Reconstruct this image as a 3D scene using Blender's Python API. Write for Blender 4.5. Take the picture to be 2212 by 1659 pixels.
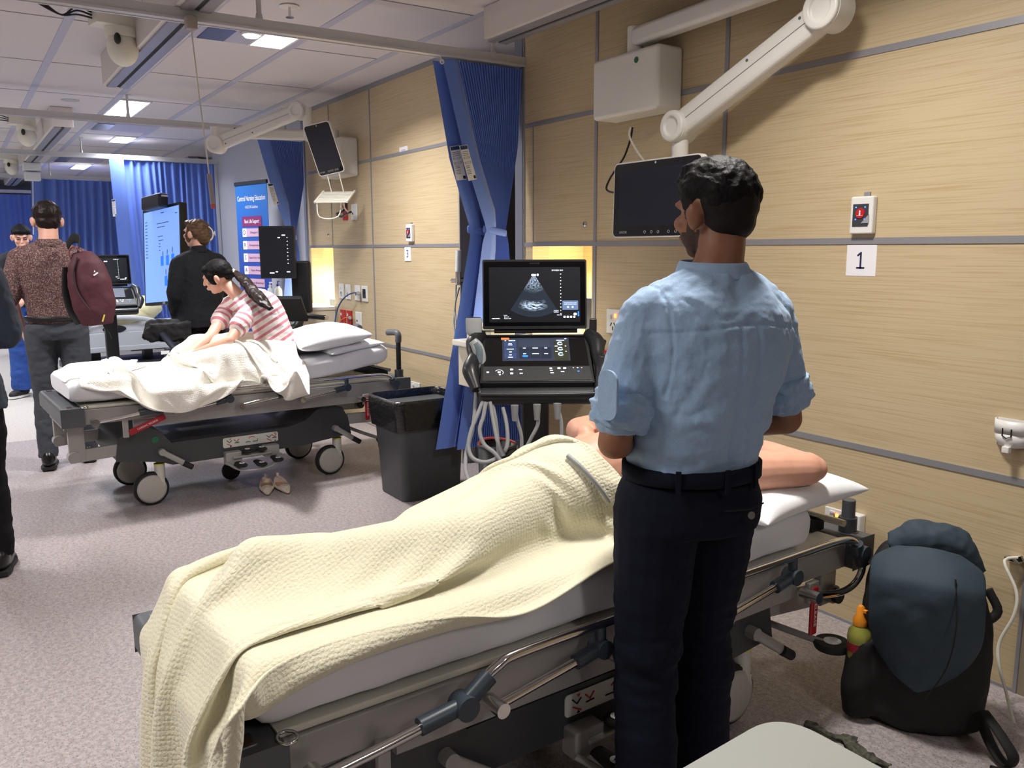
import bpy, bmesh, math, random
import numpy as np
from mathutils import Vector, Matrix, noise
random.seed(7); np.random.seed(7)
for o in list(bpy.data.objects): bpy.data.objects.remove(o)
S = bpy.context.scene; COL = S.collection
PI = math.pi
# ------------------------------------------------------------------ camera
CX, CY, F, H = 1106.0, 829.5, 1816.0, 1.5
YAW, PIT, ROL = [math.radians(a) for a in (-33.32, 9.16, -0.22)]
D = H/0.5195                                     # distance to the panelled wall
_f = np.array([math.cos(YAW)*math.cos(PIT), math.sin(YAW)*math.cos(PIT), -math.sin(PIT)])
_r = np.cross(_f, [0, 0, 1]); _r /= np.linalg.norm(_r); _u = np.cross(_r, _f)
CR = _r*math.cos(ROL)+_u*math.sin(ROL); CU = -_r*math.sin(ROL)+_u*math.cos(ROL); CF = _f
CAM = np.array([0, 0, H])
cam = bpy.data.cameras.new('camera'); cam.sensor_width = 36; cam.lens = F*36/2212; cam.clip_start = .05
co = bpy.data.objects.new('camera', cam); COL.objects.link(co)
co.matrix_world = Matrix([[CR[0], CU[0], -CF[0], 0], [CR[1], CU[1], -CF[1], 0], [CR[2], CU[2], -CF[2], H], [0, 0, 0, 1]])
S.camera = co
def ray(x, y): return CR*(x-CX)/F+CU*(-(y-CY))/F+CF
def surf(x, y, off=.008):
    dg = bpy.context.evaluated_depsgraph_get(); dg.update(); d = norm(ray(x, y)); h = S.ray_cast(dg, Vector(CAM+d*.3), Vector(d)); return np.array(h[1])-d*off
def onz(x, y, z): d = ray(x, y); return CAM+d*((z-H)/d[2])
def ony(x, y, Y=-D): d = ray(x, y); return CAM+d*(Y/d[1])
def onx(x, y, X): d = ray(x, y); return CAM+d*(X/d[0])
def ond(x, y, dep): return CAM+ray(x, y)*dep
# ------------------------------------------------------------------ world, lights, exposure
S.view_settings.view_transform = 'Standard'; S.view_settings.look = 'None'
S.view_settings.gamma = 1; S.view_settings.use_curve_mapping = False
S.view_settings.exposure = 0.2
W = bpy.data.worlds.new('world'); S.world = W; W.use_nodes = True
W.node_tree.nodes['Background'].inputs[0].default_value = (.75, .8, 1, 1)
W.node_tree.nodes['Background'].inputs[1].default_value = .10
ZC = 2.79                                        # ceiling height
def area(name, x, y, sx, sy, power, col=(1, .96, .92), spread=2.5, z=ZC-.012):
    l = bpy.data.lights.new(name, 'AREA'); l.shape = 'RECTANGLE'; l.size = sx; l.size_y = sy
    l.energy = power; l.color = col; l.spread = spread
    o = bpy.data.objects.new(name, l); COL.objects.link(o); o.location = (x, y, z); return o
LAMPS = [  # x0,x1,y0,y1,power, colour
 (5.27, 5.60, -1.90, -1.70, 46, (1, .97, .95)), (8.20, 9.20, -1.58, -1.34, 40, (.9, .93, 1)),
 (10.80, 11.40, -1.90, -1.70, 24, (.9, .93, 1)), (14.6, 15.4, -1.90, -1.70, 50, (.9, .93, 1)),
 (1.50, 1.83, -1.90, -1.70, 30, (1, .95, .88)),
 (1.45, 2.45, 0.60, 0.84, 36, (1, .95, .9)), (5.0, 6.0, 0.60, 0.84, 44, (1, .96, .93)), (9.0, 10.0, 0.60, .84, 50, (.92, .95, 1)), (12.6, 13.6, 0.60, .84, 60, (.92, .95, 1)),  # out-of-frame aisle panels, added to brighten the floor and far curtains
 (-2.2, -1.2, -1.58, -1.34, 16, (1, .95, .9))]  # unseen panel behind the camera, added as extra fill
for i, (a, b, c, d, p, cl) in enumerate(LAMPS):
    area('lamp_light', (a+b)/2, (c+d)/2, b-a, d-c, p, cl)
# ------------------------------------------------------------------ materials
def lin(c):
    c = c/255.0
    return c/12.92 if c <= .04045 else ((c+.055)/1.055)**2.4
def rgb(c): return (lin(c[0]), lin(c[1]), lin(c[2]), 1)
MC = {}
def mat(name, c, rough=.6, metal=0, emit=0, noise_=None, bump=None, alpha=1, trans=0, sheen=0, coat=0, sss=0):
    if name in MC: return MC[name]
    m = bpy.data.materials.new(name); m.use_nodes = True; MC[name] = m
    N = m.node_tree.nodes; L = m.node_tree.links; p = N['Principled BSDF']
    p.inputs['Base Color'].default_value = rgb(c); p.inputs['Roughness'].default_value = rough
    p.inputs['Metallic'].default_value = metal
    if emit: p.inputs['Emission Color'].default_value = rgb(c); p.inputs['Emission Strength'].default_value = emit
    if trans: p.inputs['Transmission Weight'].default_value = trans
    if sheen: p.inputs['Sheen Weight'].default_value = sheen
    if coat: p.inputs['Coat Weight'].default_value = coat
    if sss: p.inputs['Subsurface Weight'].default_value = sss; p.inputs['Subsurface Radius'].default_value = (.02, .008, .004)
    if 'hair' in name or 'trousers' in name: p.inputs['Specular IOR Level'].default_value = .18
    if noise_ or bump:
        tc = N.new('ShaderNodeTexCoord')
    if noise_:      # (scale vec, amount, colour2, detail, lo, hi)
        mp = N.new('ShaderNodeMapping'); mp.inputs['Scale'].default_value = noise_[0]; L.new(tc.outputs['Object'], mp.inputs[0])
        nz = N.new('ShaderNodeTexNoise'); nz.inputs['Scale'].default_value = 1; nz.inputs['Detail'].default_value = noise_[3] if len(noise_) > 3 else 3
        L.new(mp.outputs[0], nz.inputs['Vector'])
        rp = N.new('ShaderNodeMapRange'); rp.inputs[1].default_value = noise_[4] if len(noise_) > 4 else .35; rp.inputs[2].default_value = noise_[5] if len(noise_) > 5 else .65
        rp.inputs[4].default_value = noise_[1]
        L.new(nz.outputs['Fac'], rp.inputs[0])
        mx = N.new('ShaderNodeMix'); mx.data_type = 'RGBA'; mx.inputs[6].default_value = rgb(c); mx.inputs[7].default_value = rgb(noise_[2])
        L.new(rp.outputs[0], mx.inputs[0]); L.new(mx.outputs[2], p.inputs['Base Color'])
    if bump:        # (scale vec, strength, distance)
        mp2 = N.new('ShaderNodeMapping'); mp2.inputs['Scale'].default_value = bump[0]; L.new(tc.outputs['Object'], mp2.inputs[0])
        n2 = N.new('ShaderNodeTexNoise'); n2.inputs['Scale'].default_value = 1; n2.inputs['Detail'].default_value = 4; L.new(mp2.outputs[0], n2.inputs['Vector'])
        b = N.new('ShaderNodeBump'); b.inputs['Strength'].default_value = bump[1]; b.inputs['Distance'].default_value = bump[2]
        L.new(n2.outputs['Fac'], b.inputs['Height']); L.new(b.outputs[0], p.inputs['Normal'])
    return m
def v3(a): return (a, a, a)
wood = mat('wood_veneer', (199, 181, 147), .5, noise_=((3.2, 3.2, 190), .7, (172, 146, 104), 5, .46, .74), bump=((3, 3, 190), .1, .001))
steelgrey = mat('anodised_trim', (150, 150, 156), .4, .3)
ceilm = mat('ceiling_tile', (208, 203, 207), .9, bump=(v3(220), .08, .001))
ceilbar = mat('ceiling_bar', (178, 180, 200), .7)
white = mat('white_plastic', (228, 228, 226), .35)
offwhite = mat('warm_white_plastic', (226, 224, 212), .4)
cream = mat('cream_laminate', (222, 216, 196), .35)
darkplast = mat('charcoal_plastic', (58, 60, 64), .45, bump=(v3(300), .1, .0006))
blackplast = mat('black_plastic', (22, 23, 26), .4)
bumperm = mat('grey_bumper_rubber', (82, 85, 90), .5, bump=(v3(260), .12, .0005))
greymetal = mat('grey_painted_metal', (160, 158, 156), .4, .2)
chrome = mat('chrome', (215, 213, 210), .12, 1)
greyplast = mat('mid_grey_plastic', (150, 152, 156), .45)
redm = mat('red_plastic', (190, 28, 34), .4)
rubber = mat('black_rubber', (24, 24, 25), .7)
screenblack = mat('black_glass', (6, 8, 13), .06, coat=.4)
glow = mat('lamp_diffuser', (255, 252, 248), .5, emit=9)
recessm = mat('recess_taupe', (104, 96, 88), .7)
greywall = mat('grey_wall_paint', (176, 178, 186), .8)
paper = mat('white_paper', (236, 236, 242), .8)
ink = mat('dark_blue_ink', (24, 24, 74), .7)
inkblack = mat('black_ink', (18, 18, 20), .7)
curtm = mat('blue_curtain_fabric', (96, 128, 214), .75, sheen=.3, bump=(v3(500), .15, .0005))
sheetm = mat('white_cotton_sheet', (224, 225, 231), .85, bump=((14, 14, 14), .25, .012))
SPL = ('hair_black', 'hair_dark_brown', 'navy_trousers')
pillowm = mat('white_pillow_cotton', (236, 237, 241), .85, bump=((11, 11, 11), .3, .012))
cablegrey = mat('grey_cable', (150, 152, 154), .5)
whitecable = mat('white_cable', (215, 213, 200), .5)
em = {}
def emat(name, c, s=1.0): return mat(name, c, .4, emit=s)
# ------------------------------------------------------------------ mesh helpers
def norm(v): v = np.array(v, float); return v/max(1e-12, np.linalg.norm(v))
def frame(d, up=(0, 0, 1)):
    d = norm(d); up = np.array(up, float)
    if abs(d@norm(up)) > .98: up = np.array([1., 0, 0])
    a = norm(np.cross(up, d)); return a, np.cross(d, a), d
def rotz(a): c, s = math.cos(a), math.sin(a); return np.array([[c, -s, 0], [s, c, 0], [0, 0, 1.]])
def rotx(a): c, s = math.cos(a), math.sin(a); return np.array([[1, 0, 0], [0, c, -s], [0, s, c.real]])
def roty(a): c, s = math.cos(a), math.sin(a); return np.array([[c, 0, s], [0, 1, 0], [-s, 0, c]])
ROOTS = {}
class MB:
    def __init__(s): s.v = []; s.f = []; s.m = []; s.sm = []
    def add(s, V, Fc, mi=0, smooth=False):
        n = len(s.v); s.v.extend([tuple(map(float, p)) for p in V])
        for f in Fc: s.f.append(tuple(i+n for i in f)); s.m.append(mi); s.sm.append(smooth)
        return s
    def box(s, c, sz, R=None, mi=0):
        h = np.array(sz)/2.0; R = np.eye(3) if R is None else R
        V = [np.array(c)+R@(h*np.array([x, y, z])) for x in (-1, 1) for y in (-1, 1) for z in (-1, 1)]
        return s.add(V, [(0, 1, 3, 2), (4, 6, 7, 5), (0, 4, 5, 1), (2, 3, 7, 6), (0, 2, 6, 4), (1, 5, 7, 3)], mi)
    def bb(s, a, b, mi=0):
        a = np.array(a, float); b = np.array(b, float); return s.box((a+b)/2, np.abs(b-a), mi=mi)
    def rings(s, R, cap=True, mi=0, smooth=True, close=False):
        n = len(R[0]); V = [p for r in R for p in r]; Fc = []
        K = len(R)
        for k in range(K if close else K-1):
            k2 = (k+1) % K
            for i in range(n): j = (i+1) % n; Fc.append((k*n+i, k*n+j, k2*n+j, k2*n+i))
        s.add(V, Fc, mi, smooth)
        if cap and not close: s.add(R[0], [tuple(range(n))[::-1]], mi); s.add(R[-1], [tuple(range(n))], mi)
        return s
    def cyl(s, p0, p1, r0, r1=None, n=16, mi=0, cap=True, smooth=True):
        r1 = r0 if r1 is None else r1; p0 = np.array(p0, float); p1 = np.array(p1, float); a, b, d = frame(p1-p0)
        an = [2*PI*i/n for i in range(n)]
        return s.rings([[p+r*(math.cos(t)*a+math.sin(t)*b) for t in an] for p, r in ((p0, r0), (p1, r1))], cap, mi, smooth)
    def tube(s, P, r, n=8, mi=0, cap=True, flat=None, res=0, close=False):
        P = [np.array(p, float) for p in P]
        if res: P = spline(P, res, close)
        K = len(P); rr = r if hasattr(r, '__len__') else [r]*K
        if len(rr) != K: rr = np.interp(np.linspace(0, 1, K), np.linspace(0, 1, len(rr)), rr)
        T = [norm(P[(k+1) % K if close else min(k+1, K-1)]-P[(k-1) % K if close else max(k-1, 0)]) for k in range(K)]
        a = frame(T[0])[0] if flat is None else None; R = []
        for k in range(K):
            if flat is not None: b = norm(np.array(flat[0], float)-(np.array(flat[0], float)@T[k])*T[k]); a2 = np.cross(b, T[k]); w, h = flat[1], flat[2]
            else: a = norm(a-(a@T[k])*T[k]); a2 = a; b = np.cross(T[k], a); w = h = 1
            R.append([P[k]+rr[k]*(w*math.cos(t)*a2+h*math.sin(t)*b) for t in [2*PI*i/n for i in range(n)]])
        return s.rings(R, cap, mi, True, close)
    def ell(s, c, r, R=None, nu=20, nv=12, mi=0):
        r = np.array(r if hasattr(r, '__len__') else (r, r, r), float); R = np.eye(3) if R is None else R; c = np.array(c, float)
        rs = []
        for j in range(1, nv):
            t = PI*j/nv; rs.append([c+R@(r*np.array([math.sin(t)*math.cos(2*PI*i/nu), math.sin(t)*math.sin(2*PI*i/nu), math.cos(t)])) for i in range(nu)])
        rs = rs[::-1]; s.rings(rs, False, mi)
        n0 = len(s.v)-nu*(nv-1)
        s.v.append(tuple(c-R@np.array([0, 0, r[2]]))); a = len(s.v)-1; s.v.append(tuple(c+R@np.array([0, 0, r[2]]))); b = a+1
        for i in range(nu):
            j = (i+1) % nu
            s.f.append((n0+j, n0+i, a)); s.f.append((n0+nu*(nv-2)+i, n0+nu*(nv-2)+j, b)); s.m += [mi, mi]; s.sm += [True, True]
        return s
    def lathe(s, prof, c, ax=(0, 0, 1), n=24, mi=0, cap=True):
        a, b, d = frame(ax); c = np.array(c, float)
        return s.rings([[c+d*h+r*(math.cos(2*PI*i/n)*a+math.sin(2*PI*i/n)*b) for i in range(n)] for r, h in prof], cap, mi)
    def prism(s, poly, o, ex, ey, ez, t, mi=0, smooth=False):
        o = np.array(o, float); ex, ey, ez = [np.array(q, float) for q in (ex, ey, ez)]
        A = [o+ex*x+ey*y for x, y in poly]; B = [p+ez*t for p in A]
        return s.rings([A, B], True, mi, smooth)
    def grid(s, P, mi=0, smooth=True, closeu=False):
        nu, nv = P.shape[:2]; Fc = [(i*nv+j, ((i+1) % nu)*nv+j, ((i+1) % nu)*nv+j+1, i*nv+j+1) for i in range(nu if closeu else nu-1) for j in range(nv-1)]
        return s.add(P.reshape(-1, 3), Fc, mi, smooth)
    def obj(s, name, m=None, parent=None, bevel=0, seg=2, label=None, solid=0, sub=0, world=False):
        V = np.array(s.v, float)
        if world and parent is not None: V = toloc(parent, V)
        me = bpy.data.meshes.new(name); loc = np.zeros(3)
        if parent is None and len(V): loc = np.array([(V[:, 0].min()+V[:, 0].max())/2, (V[:, 1].min()+V[:, 1].max())/2, V[:, 2].min()]); V = V-loc
        me.from_pydata([tuple(p) for p in V], [], s.f)
        ms = m if isinstance(m, (list, tuple)) else [m]
        for q in ms: me.materials.append(q)
        me.polygons.foreach_set('material_index', s.m); me.polygons.foreach_set('use_smooth', s.sm); me.update()
        o = bpy.data.objects.new(name, me); COL.objects.link(o); o.location = loc
        if parent is not None: o.parent = parent; ROOTS[o.name] = ROOTS[parent.name]
        else: ROOTS[o.name] = Matrix.Translation(loc)
        bmx(o, bevel, seg)
        if solid: q = o.modifiers.new('solid', 'SOLIDIFY'); q.thickness = solid; q.offset = 0
        if sub: q = o.modifiers.new('sub', 'SUBSURF'); q.levels = q.render_levels = sub
        if label: o['label'] = label
        return o
def bmx(o, bevel, seg=2):
    if bevel:
        q = o.modifiers.new('bevel', 'BEVEL'); q.width = bevel; q.segments = seg; q.limit_method = 'ANGLE'; q.angle_limit = .6
        o.data.polygons.foreach_set('use_smooth', [True]*len(o.data.polygons))
        w = o.modifiers.new('wn', 'WEIGHTED_NORMAL')
def toloc(parent, V):
    Mi = np.array(ROOTS[parent.name].inverted()); V = np.array(V, float); return V@Mi[:3, :3].T+Mi[:3, 3]
def spline(P, res, close=False):
    P = [np.array(p, float) for p in P]; n = len(P); out = []
    rng = n if close else n-1
    for i in range(rng):
        p0 = P[(i-1) % n] if close or i > 0 else 2*P[0]-P[1]; p1 = P[i]; p2 = P[(i+1) % n]; p3 = P[(i+2) % n] if close or i < n-2 else 2*P[-1]-P[-2]
        for k in range(res):
            t = k/res; out.append(.5*((2*p1)+(-p0+p2)*t+(2*p0-5*p1+4*p2-p3)*t*t+(-p0+3*p1-3*p2+p3)*t**3))
    if not close: out.append(P[-1])
    return out
def tag(o, label, cat, group=None):
    o['label'] = label; o['category'] = cat
    if group: o['group'] = group
    return o
def thing(name, label, cat, loc=(0, 0, 0), rz=0, group=None):
    o = bpy.data.objects.new(name, None); COL.objects.link(o); o.location = tuple(map(float, loc)); o.rotation_euler = (0, 0, rz); o.empty_display_size = .05
    ROOTS[o.name] = Matrix.Translation(tuple(map(float, loc)))@Matrix.Rotation(rz, 4, 'Z'); return tag(o, label, cat, group)
def struct(o): o['kind'] = 'structure'; return o
def dup(root, loc, rz, label, cat=None, group=None):
    r = root.copy(); COL.objects.link(r); r.location = loc; r.rotation_euler = (0, 0, rz); r['label'] = label
    if group: r['group'] = group
    ROOTS[r.name] = Matrix.Translation(loc)@Matrix.Rotation(rz, 4, 'Z')
    for ch in list(root.children):
        c = ch.copy(); COL.objects.link(c); c.parent = r; ROOTS[c.name] = ROOTS[r.name]
        for g in ch.children: d = g.copy(); COL.objects.link(d); d.parent = c
    return r
def bake(o):
    dg = bpy.context.evaluated_depsgraph_get(); dg.update()
    me = bpy.data.meshes.new_from_object(o.evaluated_get(dg)); return me
def textmesh(txt, size, bold=False):
    if txt == '1':
        h = size*.72; w = .085*size; P = [(-w/2, -h/2), (w/2, -h/2), (w/2, h/2), (-w*.2, h/2), (-size*.19, h*.32), (-size*.15, h*.22), (-w/2, h*.33)]; b = [(-size*.2, -h/2), (size*.2, -h/2), (size*.2, -h/2+w*.9), (-size*.2, -h/2+w*.9)]
        return np.array([(x, y, 0) for x, y in P]+[(x, y, .0003) for x, y in b]), [tuple(range(7)), (7, 8, 9, 10)]
    cu = bpy.data.curves.new('t', 'FONT'); cu.body = txt; cu.size = size; cu.align_x = 'CENTER'; cu.align_y = 'CENTER'; cu.offset = .012*size if bold else 0; cu.resolution_u = 3
    o = bpy.data.objects.new('t', cu); COL.objects.link(o); me = bake(o)
    V = np.array([v.co[:] for v in me.vertices]); Fc = [tuple(p.vertices) for p in me.polygons]
    bpy.data.objects.remove(o); bpy.data.curves.remove(cu); bpy.data.meshes.remove(me); return V, Fc
def addtext(mb, txt, size, o, ex, ey, mi=0, bold=False, wid=None):
    V, Fc = textmesh(txt, size, bold)
    if not len(V): return
    if wid: w = V[:, 0].max()-V[:, 0].min(); V[:, 0] *= wid/w
    mb.add([np.array(o)+np.array(ex)*p[0]+np.array(ey)*p[1] for p in V], Fc, mi)
def rrect(w, h, r, n=5):
    out = []
    for cx, cy, a0 in ((w/2-r, h/2-r, 0), (-w/2+r, h/2-r, 90), (-w/2+r, -h/2+r, 180), (w/2-r, -h/2+r, 270)):
        for k in range(n+1): a = math.radians(a0+90*k/n); out.append((cx+r*math.cos(a), cy+r*math.sin(a)))
    return out
EX, EY, EZ = np.eye(3)
# ------------------------------------------------------------------ room shell
fm = bpy.data.materials.new('speckled_vinyl'); fm.use_nodes = True
N = fm.node_tree.nodes; L = fm.node_tree.links; p = N['Principled BSDF']; p.inputs['Roughness'].default_value = .42
tc = N.new('ShaderNodeTexCoord')
def nz(sc, det=2):
    n = N.new('ShaderNodeTexNoise'); n.inputs['Scale'].default_value = sc; n.inputs['Detail'].default_value = det; L.new(tc.outputs['Object'], n.inputs['Vector']); return n.outputs['Fac']
def rng(s, a, b, c=0, d=1):
    r = N.new('ShaderNodeMapRange'); r.inputs[1].default_value = a; r.inputs[2].default_value = b; r.inputs[3].default_value = c; r.inputs[4].default_value = d; L.new(s, r.inputs[0]); return r.outputs[0]
def mixc(fac, c1, c2):
    m = N.new('ShaderNodeMix'); m.data_type = 'RGBA'; L.new(fac, m.inputs[0])
    for i, c in ((6, c1), (7, c2)):
        if isinstance(c, tuple): m.inputs[i].default_value = rgb(c)
        else: L.new(c, m.inputs[i])
    return m.outputs[2]
c = mixc(rng(nz(55), .38, .62), (172, 163, 162), (150, 141, 142))
c = mixc(rng(nz(160, 3), .58, .66), c, (104, 94, 99))
c = mixc(rng(nz(120, 3), .60, .68), c, (186, 178, 176))
sx = N.new('ShaderNodeSeparateXYZ'); L.new(tc.outputs['Object'], sx.inputs[0])
st = N.new('ShaderNodeMath'); st.operation = 'GREATER_THAN'; st.inputs[1].default_value = 7.62; L.new(sx.outputs[0], st.inputs[0])
c2 = mixc(rng(nz(70), .4, .6), (196, 190, 182), (180, 173, 167))
mm = N.new('ShaderNodeMix'); mm.data_type = 'RGBA'; L.new(st.outputs[0], mm.inputs[0]); L.new(c, mm.inputs[6]); L.new(c2, mm.inputs[7])
L.new(mm.outputs[2], p.inputs['Base Color'])
XA, XB, YA, YB = -3.0, 20.0, -3.6, 3.2
o = MB(); o.bb((XA, YA, -.1), (XB, YB, 0)); f = o.obj('floor', fm); struct(f)
f.data.transform(Matrix.Translation(f.location)); f.location = (0, 0, 0)
struct(MB().bb((XA, YA, ZC), (XB, YB, ZC+.1)).obj('ceiling', ceilm))
gb = MB(); gl = MB()
for y in (-1.95, -1.31, -.67, -.02, .62, 1.26, 1.9): gb.bb((XA, y-.025, ZC-.004), (XB, y+.025, ZC+.01))
gb.bb((XA, -2.61, ZC-.003), (XB, -2.56, ZC+.01))
struct(gb.obj('trim_1', ceilbar))
for k in range(-5, 12):
    x = 5.57+1.295*k; gl.bb((x-.005, -2.56, ZC-.002), (x+.005, YB, ZC+.01))
struct(gl.obj('trim_2', mat('ceiling_joint', (130, 126, 132), .8)))
struct(MB().bb((XA, YB, 0), (XB, YB+.1, ZC)).obj('wall_left', mat('left_wall_paint', (196, 194, 190), .8)))
struct(MB().bb((XA-.1, YA, 0), (XA, YB, ZC)).obj('wall_rear', mat('rear_wall_paint', (90, 92, 98), .7)))
struct(MB().bb((XB, YA, 0), (XB+.1, YB, ZC)).obj('wall_far', greywall))
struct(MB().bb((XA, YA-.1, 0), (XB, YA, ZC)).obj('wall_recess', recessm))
# doors in the rear wall, seen only as a reflection in the bedside screen
for i, y in enumerate((-2.1, -1.15)):
    d = MB(); d.bb((XA, y-.45, 0), (XA+.04, y+.45, 2.1)); do = d.obj('door_%d' % (i+1), mat('door_dark', (52, 56, 66), .5)); struct(do)
    w = MB(); w.bb((XA+.04, y-.1, 1.0), (XA+.05, y+.28, 1.9)); w.obj('pane', mat('door_pane', (120, 125, 135), .3), do, world=True)
# the panelled wall: pieces around the lit niche
def panelwall(name, x0, x1, niche=None, m=wood):
    w = MB(); T = .12
    if niche:
        a, b, z0, z1 = niche
        for A, B in (((x0, 0), (a, ZC)), ((b, 0), (x1, ZC)), ((a, 0), (b, z0)), ((a, z1), (b, ZC))): w.bb((A[0], -D-T, A[1]), (B[0], -D, B[1]))
    else: w.bb((x0, -D-T, 0), (x1, -D, ZC))
    o = w.obj(name, m); o.data.transform(Matrix.Translation(o.location)); o.location = (0, 0, 0); return struct(o)
Z1, Z2, Z3 = .730, 1.523, 2.208                 # heights of the horizontal trims
N1 = (3.60, 4.163, .97, 1.518); N3 = (7.336, 7.90, .97, 1.522)
panelwall('wall_right', 1.29, 4.243, N1); panelwall('wall_right', 5.03, 7.945, N3)
panelwall('wall_right', -3.0, .45); 
panelwall('wall_right', 7.945, 11.35, None, greywall); panelwall('wall_right', 12.6, 16.0); 
def trims(x0, x1, vs, name):
    t = MB()
    for z in (Z1, Z2, Z3): t.bb((x0, -D, z-.012), (x1, -D+.004, z+.012))
    for x, za, zb, w in vs: t.bb((x-w, -D, za), (x+w, -D+.0045, zb))
    t.bb((x0, -D, ZC-.035), (x1, -D+.008, ZC))
    t.bb((x0-.012, -D-.12, 0), (x0, -D+.006, ZC)); t.bb((x1, -D-.12, 0), (x1+.012, -D+.006, ZC))
    t.bb((x0, -D, 0), (x1, -D+.003, .012))
    struct(t.obj(name, steelgrey))
trims(1.29, 4.243, [(3.575, 0, ZC, .011), (2.68, Z1, ZC, .011), (4.155, Z2, Z3, .003)], 'trim_3')
trims(5.03, 7.945, [(6.45, 0, ZC, .009), (7.33, Z2, ZC, .004)], 'trim_4')
trims(12.6, 16.0, [(14, 0, ZC, .011)], 'trim_5')
struct(MB().bb((1.19, -D-.1, 0), (1.278, -D+.002, ZC)).obj('trim_6', mat('recess_side_panel', (150, 138, 118), .6)))
# grey metal posts at the recess edges, recess backs with side panels
po = MB(); po.bb((4.255, -D-.12, 0), (4.335, -D+.01, ZC)); po.bb((7.957, -D-.1, 0), (8.02, -D+.012, ZC)); struct(po.obj('trim_7', mat('post_grey', (126, 130, 146), .5, .2)))
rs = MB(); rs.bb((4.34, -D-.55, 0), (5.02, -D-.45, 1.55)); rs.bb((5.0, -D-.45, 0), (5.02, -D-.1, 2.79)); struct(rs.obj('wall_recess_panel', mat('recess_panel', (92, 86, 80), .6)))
# niches: box with warm lamp
nichem = mat('niche_wood', (214, 196, 154), .55, noise_=((1.6, 1.6, 95), .5, (190, 158, 108), 4, .42, .72))
nichew = mat('niche_side', (236, 232, 222), .6)
for i, (a, b, z0, z1) in enumerate((N1, N3)):
    n = MB(); n.bb((a-.02, -D-.40, z0-.02), (b+.02, -D-.38, z1+.02)); n.bb((a-.02, -D-.38, z0-.02), (b+.02, -D-.12, z0)); n.bb((a-.02, -D-.38, z1), (b+.02, -D-.12, z1+.02))
    n.bb((b, -D-.38, z0), (b+.02, -D-.12, z1), 0)
    n.bb((a-.02, -D-.38, z0), (a, -D-.12, z1), 1)
    struct(n.obj('wall_niche_%d' % (i+1), [nichem, nichew]))
    area('niche_lamp', a+.12, -D-.2, .1, .1, 15, (1, .93, .80), z=z1-.012)
    u = thing('niche_downlight', 'small warm downlight in the top of the %s lit wall niche' % ('nearer' if i == 0 else 'farther'), 'light', (a+.12, -D-.2, z1-.008))
    MB().lathe([(.045, 0), (.045, .007)], (0, 0, 0)).obj('rim', chrome, u); MB().lathe([(.032, -.001), (.032, .0)], (0, 0, 0)).obj('lens', mat('warm_lens', (255, 214, 150), .4, emit=6), u)
# ------------------------------------------------------------------ ceiling lights and service tiles
LL = ['recessed square ceiling light beside the downlight, above the woman sitting on the bed', 'large recessed ceiling light behind the white hanger rod', 'recessed ceiling light beside a small vent, second farthest', 'farthest small lit ceiling light over the blue curtains',
      'recessed ceiling light above the nearest bed', 'added unseen fill panel over the near aisle', 'added unseen fill panel over the middle aisle', 'added unseen fill panel over the far aisle', 'added unseen fill panel over the farthest aisle', 'added unseen fill panel behind the photographer']
for i, (a, b, c, d, pw, cl) in enumerate(LAMPS):
    t = thing('ceiling_light', LL[i], 'light', ((a+b)/2, (c+d)/2, ZC-.01), 0, 'recessed ceiling lights')
    fr = MB(); w, h = b-a, d-c
    for s_ in (-1, 1): fr.box((0, s_*(h/2+.008), .005), (w+.032, .016, .01)); fr.box((s_*(w/2+.008), 0, .005), (.016, h, .01))
    fr.obj('frame', white, t); MB().bb((-w/2, -h/2, .003), (w/2, h/2, .009)).obj('diffuser', glow, t)
for i, (x0, x1, y0, y1) in enumerate(((5.25, 5.61, -1.93, -1.33), (9.75, 10.35, -1.93, -1.33), (13.4, 14.3, -1.93, -1.33))):
    t = thing('service_tile', ['lilac ceiling service tile with dark vent above the sitting woman', 'lilac service tile with dark vent between two far ceiling lights', 'farthest lilac ceiling service tile'][i], 'ceiling panel', ((x0+x1)/2, (y0+y1)/2, ZC-.006))
    MB().bb((x0, y0, ZC-.006), (x1, y1, ZC-.001)).obj('tile', mat('lilac_tile', (176, 176, 198), .6), t, world=True)
    MB().bb((x0+.03, y1-.2, ZC-.012), (x1-.03, y1-.04, ZC-.006)).obj('vent', mat('vent_dark', (70, 86, 130), .3, noise_=((20, 20, 20), .8, (50, 60, 96))), t, world=True)
dl = thing('downlight', 'small bright round downlight next to the square ceiling light', 'light', (5.3, -1.62, ZC-.02))
MB().lathe([(.055, .0), (.06, .01)], (0, 0, -.002)).obj('rim', white, dl); MB().lathe([(.04, -.012), (.045, -.002)], (0, 0, 0)).obj('lens', glow, dl)
sp = thing('sprinkler', 'round white fire sprinkler hanging from a ceiling tile', 'sprinkler', (*onz(625, 12, ZC)[:2], ZC-.03))
MB().lathe([(.055, .022), (.05, .03), (.04, .03)], (0, 0, 0)).obj('rose', white, sp); MB().cyl((0, 0, .03), (0, 0, -.03), .007).lathe([(.022, -.032), (.022, -.028)], (0, 0, 0)).obj('head', chrome, sp)
tag(MB().lathe([(.07, -.006), (.075, 0)], onz(152, 216, ZC)).obj('ceiling_speaker', mat('speaker_grey', (170, 168, 172), .6)), 'flat round grey disc in a ceiling tile left of the large ceiling light', 'speaker')
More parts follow.
